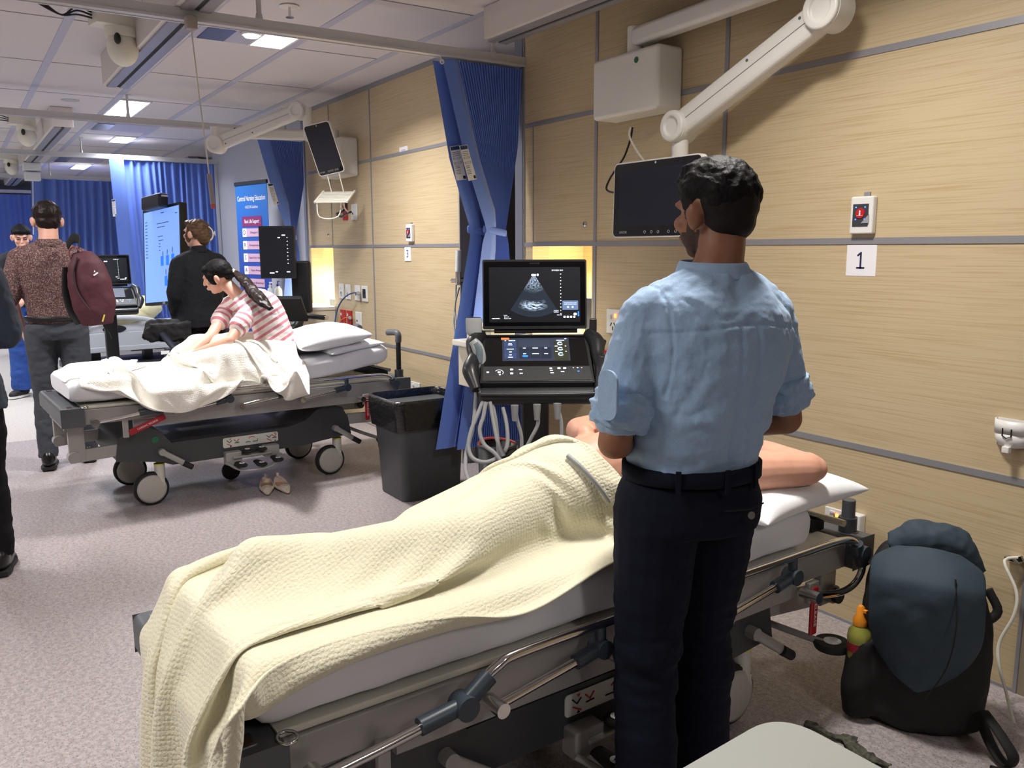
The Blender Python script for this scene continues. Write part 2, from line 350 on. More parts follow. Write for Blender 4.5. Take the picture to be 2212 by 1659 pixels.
# ------------------------------------------------------------------ curtain rails
railm = mat('rail_white_aluminium', (205, 205, 208), .35, .15)
def rail(x, y0, y1, z, label, rods, zt=.05):
    t = thing('curtain_rail', label, 'curtain rail', (x, (y0+y1)/2, z), 0, 'ceiling hung curtain rails')
    r = MB(); r.bb((x-.03, y0, z), (x+.03, y1, z+zt)); r.bb((x-.036, y0, z-.004), (x-.022, y1, z+.008)); r.bb((x+.022, y0, z-.004), (x+.036, y1, z+.008))
    r.obj('track', railm, t, world=True)
    for y in rods:
        q = MB(); q.cyl((x, y, z+zt), (x, y, ZC), .011); q.lathe([(.03, ZC-z-.008), (.032, ZC-z)], (x, y, z)); q.lathe([(.018, zt), (.013, zt+.03)], (x, y, z))
        q.obj('hanger_rod', railm, t, world=True)
    return t
rail(4.26, -D-.1, 1.5, 2.545, 'nearest white curtain rail crossing the top of the picture', [onx(546, 15, 4.26)[1]-.03, onx(558, 15, 4.26)[1], onx(1065, 80, 4.26)[1]])
rail(7.93, -D, 1.5, 2.556, 'white curtain rail passing below the large ceiling light', [onx(276, 240, 7.93)[1], onx(615, 280, 7.93)[1]])
rail(11.12, -D-.1, 1.5, 2.562, 'white rail carrying the wide open blue curtain behind the screen', [onx(175, 320, 11.12)[1]])
rail(14.6, -D, 1.5, 2.558, 'fourth white curtain rail, behind the hoist track ends', [onx(107, 370, 14.6)[1]])
rail(18.3, -D, 1.5, 2.55, 'farthest white curtain rail at the left edge', [])
# ------------------------------------------------------------------ hoist tracks
def track(x0, x1, y, zb, label, w=.09):
    t = thing('hoist_track', label, 'hoist track', ((x0+x1)/2, y, zb), 0, 'white ceiling hoist track boxes')
    MB().bb((x0, y-w, zb+.012), (x1, y+w, ZC-.002)).obj('housing', mat('track_housing', (214, 208, 204), .5), t, .004, world=True)
    b = MB(); b.bb((x0+.01, y-w*.75, zb), (x1-.01, y-.012, zb+.012)); b.bb((x0+.01, y+.012, zb), (x1-.01, y+w*.75, zb+.012)); b.obj('runner', steelgrey, t, world=True)
    MB().bb((x0+.01, y-.011, zb+.006), (x1-.01, y+.011, zb+.012)).obj('slot', rubber, t, world=True)
    MB().lathe([(.012, 0), (.012, .004)], (x1, y+.02, (zb+ZC)/2), (1, 0, 0)).obj('screw', steelgrey, t, world=True)
track(3.6, 6.45, -1.04, 2.585, 'white hoist track box crossing above the nearest curtain rail, beside the domed camera')
track(1.0, 4.1, -2.60, 2.61, 'white hoist track box high beside the wood wall, above the tied curtain', .08)
track(8.9, 13.3, -.95, 2.60, 'white hoist track box with its square end above the backpack man')
track(14.9, 17.2, -.95, 2.60, 'farthest short hoist track over the blue curtains')
tr = thing('hoist_trolley', 'small white hoist trolley block with a cord under the far hoist track', 'hoist', (12.6, -.95, 2.38))
MB().bb((12.5, -1.05, 2.5), (12.72, -.85, 2.6)).obj('block', white, tr, .01, world=True)
MB().bb((12.52, -1.04, 2.38), (12.7, -.86, 2.48)).obj('lower_block', white, tr, .01, world=True)
MB().cyl((12.6, -.95, 2.38), (12.6, -.9, 1.7), .006).obj('cord', white, tr, world=True)
# ------------------------------------------------------------------ ceiling cameras
def ptz(px, py, label, sc=1.0, X=None):
    q = onz(px, py, 2.70) if X is None else onx(px, py, X); x, y = q[:2]
    t = thing('ceiling_camera', label, 'camera', (x, y, 2.6), math.radians(10), 'domed ceiling cameras')
    MB().bb((-.07, -.10, .10), (.07, .12, .185)).bb((-.02, -.02, .18), (.02, .02, .19)).obj('mount_box', offwhite, t, .012)
    MB().lathe([(.085, .10), (.09, .06), (.085, .05)], (0, -.03, 0)).obj('collar', offwhite, t)
    hd = MB().ell((0, -.03, 0), (.082, .082, .1)).obj('head', offwhite, t)
    MB().ell((-.07, .02, .03), (.02, .018, .03)).obj('lens', blackplast, t)
    for k in range(3): MB().tube([(.0, .12, .13+.015*k), (-.02, .2, .13+.02*k), (0, .27, .12), (0, .36, .15+.01*k), (0, .42, .18)], .005, 6, res=6).obj('cable', blackplast, t)
    return t
ptz(250, 60, 'white domed ceiling camera with black cables beside the nearest hoist track')
ptz(52, 300, 'second white ceiling camera with a cable, left of the far hoist track', X=9.7)
ptz(20, 362, 'farthest white ceiling camera at the left edge above the rails', X=13.4)
# ------------------------------------------------------------------ pull cord
def cord(p0, p1, label):
    t = thing('pull_cord', label, 'pull cord', p1)
    MB().box(np.array(p0)+(0, 0, .02), (.05, .05, .06)).obj('switch_box', mat('cord_box', (170, 160, 155), .4), t, .006, world=True)
    d = norm(np.array(p1)-np.array(p0)); h0 = np.array(p1)-d*.14
    MB().tube([p0, (np.array(p0)+h0)/2+(.004, 0, -.0), h0], .0035, 6, res=4).obj('cord', mat('cord_white', (214, 210, 202), .6), t, world=True)
    MB().cyl(h0, p1, .011).obj('handle', mat('cord_handle', (150, 140, 150), .5), t, world=True)
    MB().cyl(np.array(p1), np.array(p1)+d*.022, .010).obj('tip', mat('tip_red', (190, 80, 60), .5), t, world=True)
a = onx(413, 60, 4.20); b = onx(462, 440, 4.20)
cord(a, (a[0]+.02, b[1], b[2]), 'white pull cord with grey handle and red tip hanging from the nearest rail')
# ------------------------------------------------------------------ things on the wall
WY = -D
ledblue = emat('led_blue', (70, 110, 255), 3); ledor = emat('led_orange', (255, 120, 60), 4)
def wallbox(name, lab, cat, p0, p1, m, th=.012, group=None, bev=.003, part='faceplate'):
    a = ony(*p0, WY); b = ony(*p1, WY); x0, x1 = sorted((a[0], b[0])); z0, z1 = sorted((a[2], b[2]))
    t = thing(name, lab, cat, ((x0+x1)/2, WY, z0), 0, group)
    MB().bb((x0, WY, z0), (x1, WY+th, z1)).obj(part, m, t, bev, world=True)
    return t, x0, x1, z0, z1, WY+th
def sock(name, lab, cat, p0, p1, m, kind='aus', **k):
    t, x0, x1, z0, z1, y = wallbox(name, lab, cat, p0, p1, m, **k)
    w = x1-x0; h = z1-z0; b = MB(); cx = (x0+x1)/2
    if kind == 'aus':
        for s_, a in ((-.13, .5), (.13, -.5)): b.box((cx+s_*w, y+.001, z0+h*.38), (.005, .002, .02), roty(a))
        b.box((cx, y+.001, z0+h*.22), (.005, .002, .02)); b.obj('socket_slots', inkblack, t, world=True)
        MB().bb((cx+w*.12, y, z0+h*.6), (cx+w*.3, y+.006, z0+h*.78)).obj('rocker', white, t, .001, world=True)
    elif kind == 'black':
        MB().bb((x0+w*.24, y, z0+h*.22), (x1-w*.24, y+.002, z0+h*.8)).obj('keypad', blackplast, t, world=True)
    elif kind == 'dot':
        MB().lathe([(.009, 0), (.009, .003)], (cx+w*.2, y, z0+h*.4), (0, 1, 0)).obj('port', inkblack, t, world=True)
    return t, x0, x1, z0, z1, y
G1 = 'socket plates beside the far niche'
sock('wall_socket', 'white socket plate nearest the far niche, upper row', 'socket', (734, 612), (745, 645), white, group=G1)
sock('wall_socket', 'white socket plate second from the far niche, upper row', 'socket', (748, 614), (759, 647), white, group=G1)
sock('data_outlet', 'white upper outlet plate with the blue cable plugged in', 'outlet', (768, 616), (780, 650), white, kind='dot', group=G1)
sock('nurse_call_plate', 'white plate with black keypad at the right end of the upper row', 'switch', (783, 617), (796, 652), white, kind='black', group=G1)
sock('wall_socket', 'red socket plate nearest the far niche, lower row', 'socket', (737, 668), (748, 701), redm, group='red socket plates')
sock('wall_socket', 'red socket plate with the orange cable plugged in', 'socket', (751, 670), (762, 703), redm, group='red socket plates')
sock('data_outlet', 'white outlet plate alone below the keypad plate', 'outlet', (770, 673), (783, 707), white, kind='dot', group=G1)
sock('wall_socket', 'red socket plate under the far swivel monitor with cables hanging over it', 'socket', (742, 443), (752, 475), redm, group='red socket plates')
sock('data_outlet', 'white outlet plate beside the upper red socket under the far monitor', 'outlet', (761, 441), (773, 475), white, kind='dot')
sock('wall_socket', 'white double socket low on the wall behind the head of the far bed', 'socket', (890, 823), (909, 848), white)
t, x0, x1, z0, z1, y = sock('wall_socket', 'white socket plate with lit orange switch left of the blue shirt man', 'socket', (1314, 667), (1341, 722), white)
MB().bb((x0+.022, y, z0+.085), (x0+.034, y+.007, z0+.105)).obj('lit_rocker', ledor, t, world=True)
t, x0, x1, z0, z1, y = sock('wall_socket', 'white socket low on the wall behind the near bed head, orange light on', 'socket', (1786, 1092), (1845, 1134), white)
MB().bb(((x0+x1)/2+.0, y, z1-.03), ((x0+x1)/2+.012, y+.006, z1-.018)).obj('lit_rocker', ledor, t, world=True)
t = thing('plug_pack', 'white plug pack pushed into the low socket behind the near bed', 'plug', (x0-.02, WY, z0))
MB().bb((x0-.05, WY, z0-.05), (x0-.005, WY+.04, z1+.01)).obj('body', white, t, .006, world=True)
sock('wall_socket', 'red socket plate half hidden beside the blue shirt sleeve', 'socket', (1309, 755), (1330, 806), redm, group='red socket plates')
# emergency call points
def callpoint(lab, p0, p1):
    t, x0, x1, z0, z1, y = wallbox('emergency_call_point', lab, 'call point', p0, p1, white, th=.028, bev=.006, part='housing', group='emergency call points')
    w = x1-x0; h = z1-z0; cx = (x0+x1)/2+.002
    MB().bb((cx-w*.34, y, z0+h*.2), (cx+w*.34, y+.002, z1-h*.2)).obj('panel', darkplast, t, world=True)
    MB().lathe([(w*.2, 0), (w*.19, .004)], (cx, y+.002, z0+h*.55), (0, 1, 0)).obj('button', redm, t, world=True)
    b = MB(); b.ell((cx, y+.0065, z0+h*.6), (w*.035, .001, w*.04)).bb((cx-w*.03, y+.005, z0+h*.49), (cx+w*.03, y+.007, z0+h*.57)); b.bb((cx-w*.13, y+.005, z0+h*.485), (cx+w*.13, y+.0066, z0+h*.495)); b.obj('figure_symbol', paper, t, world=True)
    for a in (-1, 1):
        for c in (-1, 1): MB().ell((cx+a*w*.2, y+.003, z0+h*(.55+c*.16)), .0028, nu=8, nv=6).obj('indicator_light', ledblue, t, world=True)
    MB().prism([(-.016, -.012), (.016, -.012), (.016, .02), (-.004, .0)], (cx-w*.22, y+.002, z0+h*.37), (-1, 0, 0), (0, 0, 1), (0, 1, 0), .003).obj('cancel_key', greyplast, t, world=True)
    MB().bb((cx-.02, WY, z1), (cx+.006, WY+.006, z1+.016)).obj('tab', steelgrey, t, world=True)
callpoint('white emergency call point with red button on the wall above the paper numbered 1', (1848, 426), (1892, 505))
callpoint('white emergency call point with red button on the wall above the plate numbered 3', (883, 485), (896, 522))
def sign(lab, p0, p1, txt, th, sc):
    t, x0, x1, z0, z1, y = wallbox('number_sign', lab, 'sign', p0, p1, paper, th=th, bev=0, part='sheet')
    b = MB(); addtext(b, txt, (z1-z0)*sc, ((x0+x1)/2+.002, y+.0006, (z0+z1)/2), (-1, 0, 0), (0, 0, 1)); b.obj('lettering', ink, t, world=True)
sign('white paper square printed with the number 1 on the wood wall', (1831, 529), (1891, 597), '1', .0012, .75)
sign('small white plate printed with the number 3 on the far wood wall', (875, 534), (889, 564), '3', .006, .8)
t, x0, x1, z0, z1, y = wallbox('label_card', 'tiny white card label stuck above a trim on the far wood wall', 'label', (863, 319), (881, 330), paper, th=.002, bev=0, part='card')
b = MB(); addtext(b, 'WATERMARKS', .012, ((x0+x1)/2, y+.0006, (z0+z1)/2), (-1, 0, 0), (0, 0, 1), wid=.07); b.obj('lettering', mat('purple_ink', (110, 60, 130), .7), t, world=True)
for px, py, lb in ((1265, 484, 'chrome key lock on the wood cupboard panel above the near niche'), (711, 507, 'chrome key lock on the wood cupboard panel above the far niche')):
    q = ony(px, py, WY); t = thing('key_lock', lb, 'lock', (q[0], WY, q[2]))
    MB().lathe([(.014, 0), (.014, .006), (.011, .012), (.0, .012)], q, (0, 1, 0)).obj('barrel', chrome, t, world=True)
    MB().box(q+(0, .013, 0), (.003, .002, .012)).obj('keyhole', inkblack, t, world=True)
# dispenser cup at the right edge
q = ony(2192, 935, WY); hx, hz = q[0], q[2]
t = thing('cup_holder', 'white half round plastic cup holder on the wall at the right edge', 'holder', (hx, WY, hz-.045))
w = MB(); an = [PI*k/12 for k in range(13)]
P = np.array([[(hx+.058*math.cos(a), WY+.0+.05*math.sin(a)**.8, z if z > hz-.02 else z) for z in (hz+.045, hz+.0)] for a in an])
w.grid(P); P2 = np.array([[(hx+.058*s_*math.cos(a), WY+.05*s_*math.sin(a), z) for s_, z in ((1, hz), (.93, hz-.025), (.75, hz-.042), (.3, hz-.048))] for a in an]); w.grid(P2)
w.obj('cup', white, t, solid=.005, world=True)
MB().bb((hx-.055, WY, hz-.04), (hx+.055, WY+.006, hz+.045)).obj('backplate', white, t, world=True)
MB().tube([(hx+.014, WY+.053, hz+.02), (hx+.014, WY+.053, hz-.005), (hx, WY+.054, hz-.012), (hx-.014, WY+.053, hz-.005), (hx-.014, WY+.053, hz+.02)], .002, 6).obj('mark', inkblack, t, world=True)
MB().bb((hx-.012, WY+.035, hz-.062), (hx+.012, WY+.055, hz-.04)).obj('spout', white, t, .003, world=True)
# white cable on the right
t = thing('hanging_cable', 'white cable hanging down the wood wall at the right edge', 'cable', (1.32, -2.7, 0))
pts = [(2205, 1204), (2176, 1207), (2172, 1222), (2196, 1280), (2190, 1330), (2160, 1385), (2157, 1430), (2172, 1490), (2190, 1560), (2212, 1620), (2240, 1680)]
MB().tube([ony(x, y, WY+.03+.02*i) for i, (x, y) in enumerate(pts)], .0055, 8, res=8).obj('cord', whitecable, t, world=True)
c = ony(2190, 1208, WY+.02); MB().box(c, (.05, .03, .012)).box(c+(-.02, .012, .008), (.03, .012, .02), roty(.5)).obj('clip', chrome, t, .002, world=True)
# cables at the far sockets
def cab(lab, pts, ys, m, r=.005, plug=None):
    t = thing('cable', lab, 'cable', ony(*pts[-1], ys[-1]))
    ys = np.interp(np.linspace(0, 1, len(pts)), np.linspace(0, 1, len(ys)), ys)
    MB().tube([ony(x, y, q) for (x, y), q in zip(pts, ys)], r, 8, res=6).obj('cord', m, t, world=True)
    if plug: MB().cyl(ony(*pts[0], WY+.012), ony(*pts[0], WY+.06), .018, .012).obj('plug', plug, t, world=True)
    return t
cab('blue cable curving down from the white outlet by the far niche', [(774, 633), (762, 633), (745, 642), (730, 665), (723, 700), (721, 735)], [WY+.03, WY+.12, WY+.2], mat('blue_cable', (44, 80, 130), .5), .006, greyplast)
cab('orange cable curving down from the red socket by the far niche', [(756, 687), (745, 687), (735, 695), (730, 710), (729, 735)], [WY+.03, WY+.1, WY+.14], mat('orange_cable', (205, 92, 60), .5), .006, greyplast)
# niche contents
def bottle(lab, c, h, r, body, cap, pump=True, name='pump_bottle'):
    t = thing(name, lab, 'bottle', c)
    MB().lathe([(r*.9, 0), (r, .01), (r, h*.6), (r*.85, h*.7), (r*.4, h*.76), (r*.4, h*.8)], (0, 0, 0)).obj('body', body, t)
    q = MB().cyl((0, 0, h*.8), (0, 0, h*.88), r*.45)
    if pump: q.cyl((0, 0, h*.88), (0, 0, h), .006).box((-.015, 0, h), (.05, .012, .01))
    q.obj('cap', cap, t); return t
nb = (N3[0]+.33, -D-.17, N3[2])
bottle('white pump bottle standing inside the far lit niche', nb, .2, .033, mat('pale_bottle', (236, 224, 200), .4), white)
t = thing('glove_box', 'grey cardboard box with folded white paper in the far lit niche', 'box', (N3[0]+.12, -D-.12, N3[2]))
MB().bb((-.1, -.1, 0), (.12, .08, .07)).obj('carton', mat('grey_carton', (150, 156, 150), .6, noise_=((60, 60, 60), .8, (110, 120, 116))), t, .004)
MB().bb((-.07, -.06, .07), (.09, .0, .2)).obj('towel_stack', mat('cream_paper', (228, 220, 198), .8), t, .03)
# sink units
def sinkunit(x0, x1, lab, y1=-2.36):
    t = thing('sink_cabinet', lab, 'cabinet', ((x0+x1)/2, -D+.2, .72))
    MB().bb((x0, -D+.002, .72), (x1, y1-.03, .95)).obj('body', cream, t, .004, world=True)
    MB().bb((x0-.01, -D+.002, .95), (x1+.02, y1, .985)).obj('worktop', mat('pale_worktop', (232, 230, 220), .3), t, .006, world=True)
    return t
sinkunit(3.58, 4.2, 'cream wall hung cabinet half hidden behind the nearest ultrasound machine')
sinkunit(7.33, 8.15, 'cream wall hung cabinet and worktop below the far niche')
bottle('clear hand wash bottle with blue pump on the far worktop', (7.75, -2.5, .987), .22, .035, mat('cloudy_bottle', (220, 226, 224), .3), mat('blue_cap', (50, 60, 130), .4))
bottle('slim clear spray bottle left of the blue pump bottle', (8.05, -2.52, .987), .2, .028, mat('clear_bottle', (200, 214, 220), .15), mat('clear_cap', (210, 214, 216), .3))
# oxygen flow meter in the recess
q = onx(992, 600, 4.7)
t = thing('flow_meter', 'silver oxygen flow meter with clear tube beside the tied curtain', 'medical gauge', (5.05, -2.78, q[2]-.1))
b = ony(990, 606, -2.80)
MB().cyl(b, (b[0]+.03, -D, b[2]), .02).cyl(b+(0, 0, -.03), b+(0, 0, .06), .018).cyl(b+(.0, 0, 0), ony(976, 606, -2.78), .014).obj('valve', chrome, t, world=True)
MB().cyl(b+(-.0, 0, .06), b+(-.01, 0, .2), .02).obj('gauge_tube', mat('clear_tube', (214, 220, 222), .1), t, world=True)
MB().tube([ony(985, 615, -2.78), ony(984, 650, -2.78), ony(980, 700, -2.76), ony(986, 740, -2.74)], .006, 8, res=6).tube([ony(992, 620, -2.78), ony(983, 660, -2.78), ony(985, 700, -2.76)], .006, 8, res=6).obj('hose', mat('clear_hose', (170, 174, 172), .3), t, world=True)
# small camera box over niche right of machine: grey tablet edge in the near niche
# ------------------------------------------------------------------ swivel monitor arms
def disc(mb, c, ax, r, th=.02):
    mb.lathe([(0, th*.4), (r*.55, th*.4), (r*.62, th), (r*.88, th), (r, th*.7), (r, -th)], c, ax, 28, cap=False)
def lozenge(mb, a, b, w, h, mi=0):
    d = norm(b-a); s_ = norm(np.cross(d, EZ)); u = np.cross(s_, d)
    prof = [(-w/2, -h/2+.015), (-w/2+.012, -h/2), (w/2-.012, -h/2), (w/2, -h/2+.015), (w/2, h/2-.015), (w/2-.012, h/2), (-w/2+.012, h/2), (-w/2, h/2-.015)]
    mb.rings([[p+s_*x+u*z for x, z in prof] for p in (a, b)], True, mi, False); return s_, u
armm = mat('arm_white', (224, 222, 216), .32)
warn = mat('warning_yellow', (222, 200, 60), .5)
def arm(lab, wallx, boxz, post, elbow, knuckle, mon_c, mon_n, mon_w, mon_h, tilt, lit, tray=False, off=(0, 0, 0)):
    t = thing('monitor_arm', lab, 'monitor arm', (wallx, WY, boxz[0]), 0, 'wall mounted swivel monitors')
    x0, x1, d = wallx-.235, wallx+.235, .16
    MB().bb((x0, WY, boxz[0]), (x1, WY+d, boxz[1])).obj('wall_box', armm, t, .02, 3, world=True)
    MB().lathe([(.014, 0), (.014, .002)], (wallx-.09, WY+d, boxz[1]-.05), (0, 1, 0)).obj('green_badge', mat('badge_green', (40, 96, 62), .4), t, world=True)
    p = np.array(post); e = np.array(elbow); k = np.array(knuckle)
    MB().cyl((p[0], p[1], boxz[1]-.02), (p[0], p[1], p[2]+.045), .04, n=24).obj('post', armm, t, .006, world=True)
    ua = MB(); lozenge(ua, p+norm(e-p)*.02, np.array([e[0], e[1], p[2]])-norm(e-p)*.03, .075, .085); ua.cyl((e[0], e[1], p[2]-.06), (e[0], e[1], p[2]+.05), .048, n=24); uo = ua.obj('upper_arm', armm, t, .006, world=True)
    q = (p+e)/2; q[2] = p[2]; d1 = norm(e-p); s_ = np.cross(d1, EZ); s_ = s_ if s_@norm(CAM-q) > 0 else -s_
    w = MB(); w.box(np.array([e[0], e[1], p[2]])-d1*.2+s_*.038, (.11, .003, .05), np.array([d1, s_, EZ]).T); w.obj('warning_label', warn, uo, world=True)
    w = MB(); w.box(np.array([e[0], e[1], p[2]])-d1*.2+s_*.040+EZ*.02, (.11, .002, .012), np.array([d1, s_, EZ]).T); w.lathe([(.014, 0), (.014, .001)], np.array([e[0], e[1], p[2]])-d1*.17+s_*.04-EZ*.006, s_, 12, 1); w.obj('warning_symbol', [inkblack, redm], uo, world=True)
    # spring arm
    da = norm(k-e); ss = norm(np.cross(da, EZ)); ss = ss if ss@norm(CAM-k) > 0 else -ss
    sa = MB(); lozenge(sa, e+da*.03, k-da*.03, .075, .115); sp_ = sa.obj('spring_arm', armm, t, .008, world=True)
    g = MB(); g.box((e+k)/2+ss*.0378, (np.linalg.norm(k-e)*.86, .0012, .0025), np.array([da, ss, np.cross(da, ss)]).T)
    for f_ in (.12, .45): g.lathe([(.006, 0), (.006, .002)], e*(1-f_)+k*f_+ss*.037+np.cross(da, ss)*.03, ss, 12)
    g.obj('seam', mat('seam_grey', (96, 96, 96), .6), sp_, world=True)
    for nm, c, r in (('elbow_joint', e, .075), ('wrist_joint', k, .068)):
        j = MB(); j.cyl(c-ss*.045, c+ss*.045, r, n=32); disc(j, c+ss*.046, ss, r*.98, .018)
        if nm == 'elbow_joint': hh = (p[2]-e[2]); j.cyl((e[0], e[1], e[2]+.03), (e[0], e[1], p[2]-.03) if hh > .1 else (e[0], e[1], e[2]+.09), .05, n=24)
        j.obj(nm, armm, t, .004, world=True)
    mc = np.array(mon_c); n = norm(mon_n); sx_ = norm(np.cross(EZ, n)); uz = np.cross(n, sx_)
    R = np.array([sx_, uz, n]).T@rotz(tilt)
    top = mc-n*.05+R[:, 1]*mon_h*.5
    kk = k+np.array(off)
    MB().cyl(kk+EZ*.05, kk-EZ*(k[2]-mc[2]-mon_h*.3), .037, n=24).cyl(k, kk, .05, .04).cyl((kk[0], kk[1], mc[2]+mon_h*.3), mc-n*.02+R[:, 1]*.06, .035).obj('drop_post', armm, t, world=True)
    bo = MB(); bo.prism(rrect(mon_w, mon_h, .025), mc-n*.03, R[:, 0], R[:, 1], n, .03); mo = bo.obj('monitor', armm, t, .004, world=True)
    MB().prism(rrect(mon_w-.012, mon_h-.012, .02), mc+n*.0005, R[:, 0], R[:, 1], n, .0015).obj('screen_glass', mat('monitor_glass', (10, 12, 18) if lit else (70, 74, 70), .08, coat=.3), mo, world=True)
    iw, ih = mon_w*.86, mon_h*.74; MB().prism(rrect(iw, ih, .004), mc+n*.0021+R[:, 1]*mon_h*.02, R[:, 0], R[:, 1], n, .0006).obj('display', mat('monitor_display', (26, 30, 44) if lit else (104, 108, 100), .1), mo, world=True)
    ic = MB()
    for a in (-.12, -.06, 0, .09, .15): ic.tube([mc+n*.0035+R[:, 0]*(a*mon_w*1.3+mon_w*.06+.006*math.cos(v))+R[:, 1]*(-mon_h*.43+.006*math.sin(v)) for v in np.linspace(0, 2*PI, 11)[:-1]], .0008, 5, close=True)
    addtext(ic, 'LINCOR', .014, mc+n*.0035-R[:, 0]*mon_w*.36-R[:, 1]*mon_h*.43, R[:, 0], R[:, 1])
    ic.lathe([(.005, 0), (.005, .001)], mc+n*.002+R[:, 1]*(mon_h*.455), n, 12); ic.obj('button_icons', mat('icon_grey', (190, 192, 190), .5), mo, world=True)
    if tray:
        tr_ = MB(); c0 = mc-R[:, 1]*(mon_h*.5+.16)+n*.1
        for s_ in (-1, 1): tr_.tube([mc-R[:, 1]*mon_h*.45+R[:, 0]*s_*.05-n*.02, c0+R[:, 0]*s_*.05-n*.08], .005, 6)
        A, B = sx_, norm(n*.9-EZ*.12)
        for v in np.linspace(-.09, .11, 7): tr_.box(c0+B*v, (.26, .02, .008), np.array([A, B, np.cross(A, B)]).T)
        tr_.box(c0-A*.13, (.014, .24, .014), np.array([A, B, np.cross(A, B)]).T); tr_.box(c0+A*.13, (.014, .24, .014), np.array([A, B, np.cross(A, B)]).T)
        tr_.tube([c0+A*.05+B*.0, c0+A*.04+B*.06-EZ*.13, c0-A*.1+B*.1-EZ*.12, c0-A*.12+B*.1], .005, 6, res=4); tr_.obj('keyboard_tray', offwhite, t, world=True)
    return t, k, mc
e1 = ony(1792, 22, -2.72); k1 = ony(1470, 274, -2.70)
arm('white wall mounted swivel monitor arm with dark screen above the blue shirt man', (2.96+3.40)/2, (2.125, 2.41), (3.18, -2.80, 2.485), e1, k1, ony(1414, 428, -2.58), (0, 1, .02), .55, .335, 0, True)
arm('white wall mounted swivel monitor arm with tilted portrait screen above the far bed', 6.93, (2.10, 2.41), (6.99, -2.80, 2.45), onz(469, 312, 2.36), ond(645, 240, 6.8), ond(700, 322, 6.62), (-.72, .62, -.30), .22, .40, .2, False, True, (-.03, -.06, -.02))
def loose(lab, pts, dep, m, r=.004):
    t = thing('cable', lab, 'cable', ony(*pts[-1], dep)); MB().tube([ony(x, y, dep) for x, y in pts], r, 8, res=8).obj('cord', m, t, world=True)
loose('black cable looping from the near wall box down behind the dark monitor', [(1366, 275), (1362, 300), (1350, 335), (1338, 355), (1318, 385), (1310, 408), (1325, 416), (1340, 410)], -2.74, blackplast, .005)
loose('white cable dropping from the near wall box to the dark monitor', [(1362, 275), (1360, 295), (1375, 325), (1393, 350)], -2.72, whitecable, .005)
loose('white cable hanging from the far monitor tray', [(741, 420), (742, 435), (745, 450), (752, 458)], -2.70, whitecable, .006)
loose('black knotted cable bunch hanging over the upper red socket', [(744, 425), (748, 440), (742, 455), (728, 462), (738, 468), (748, 462), (758, 458)], -2.72, blackplast, .010)
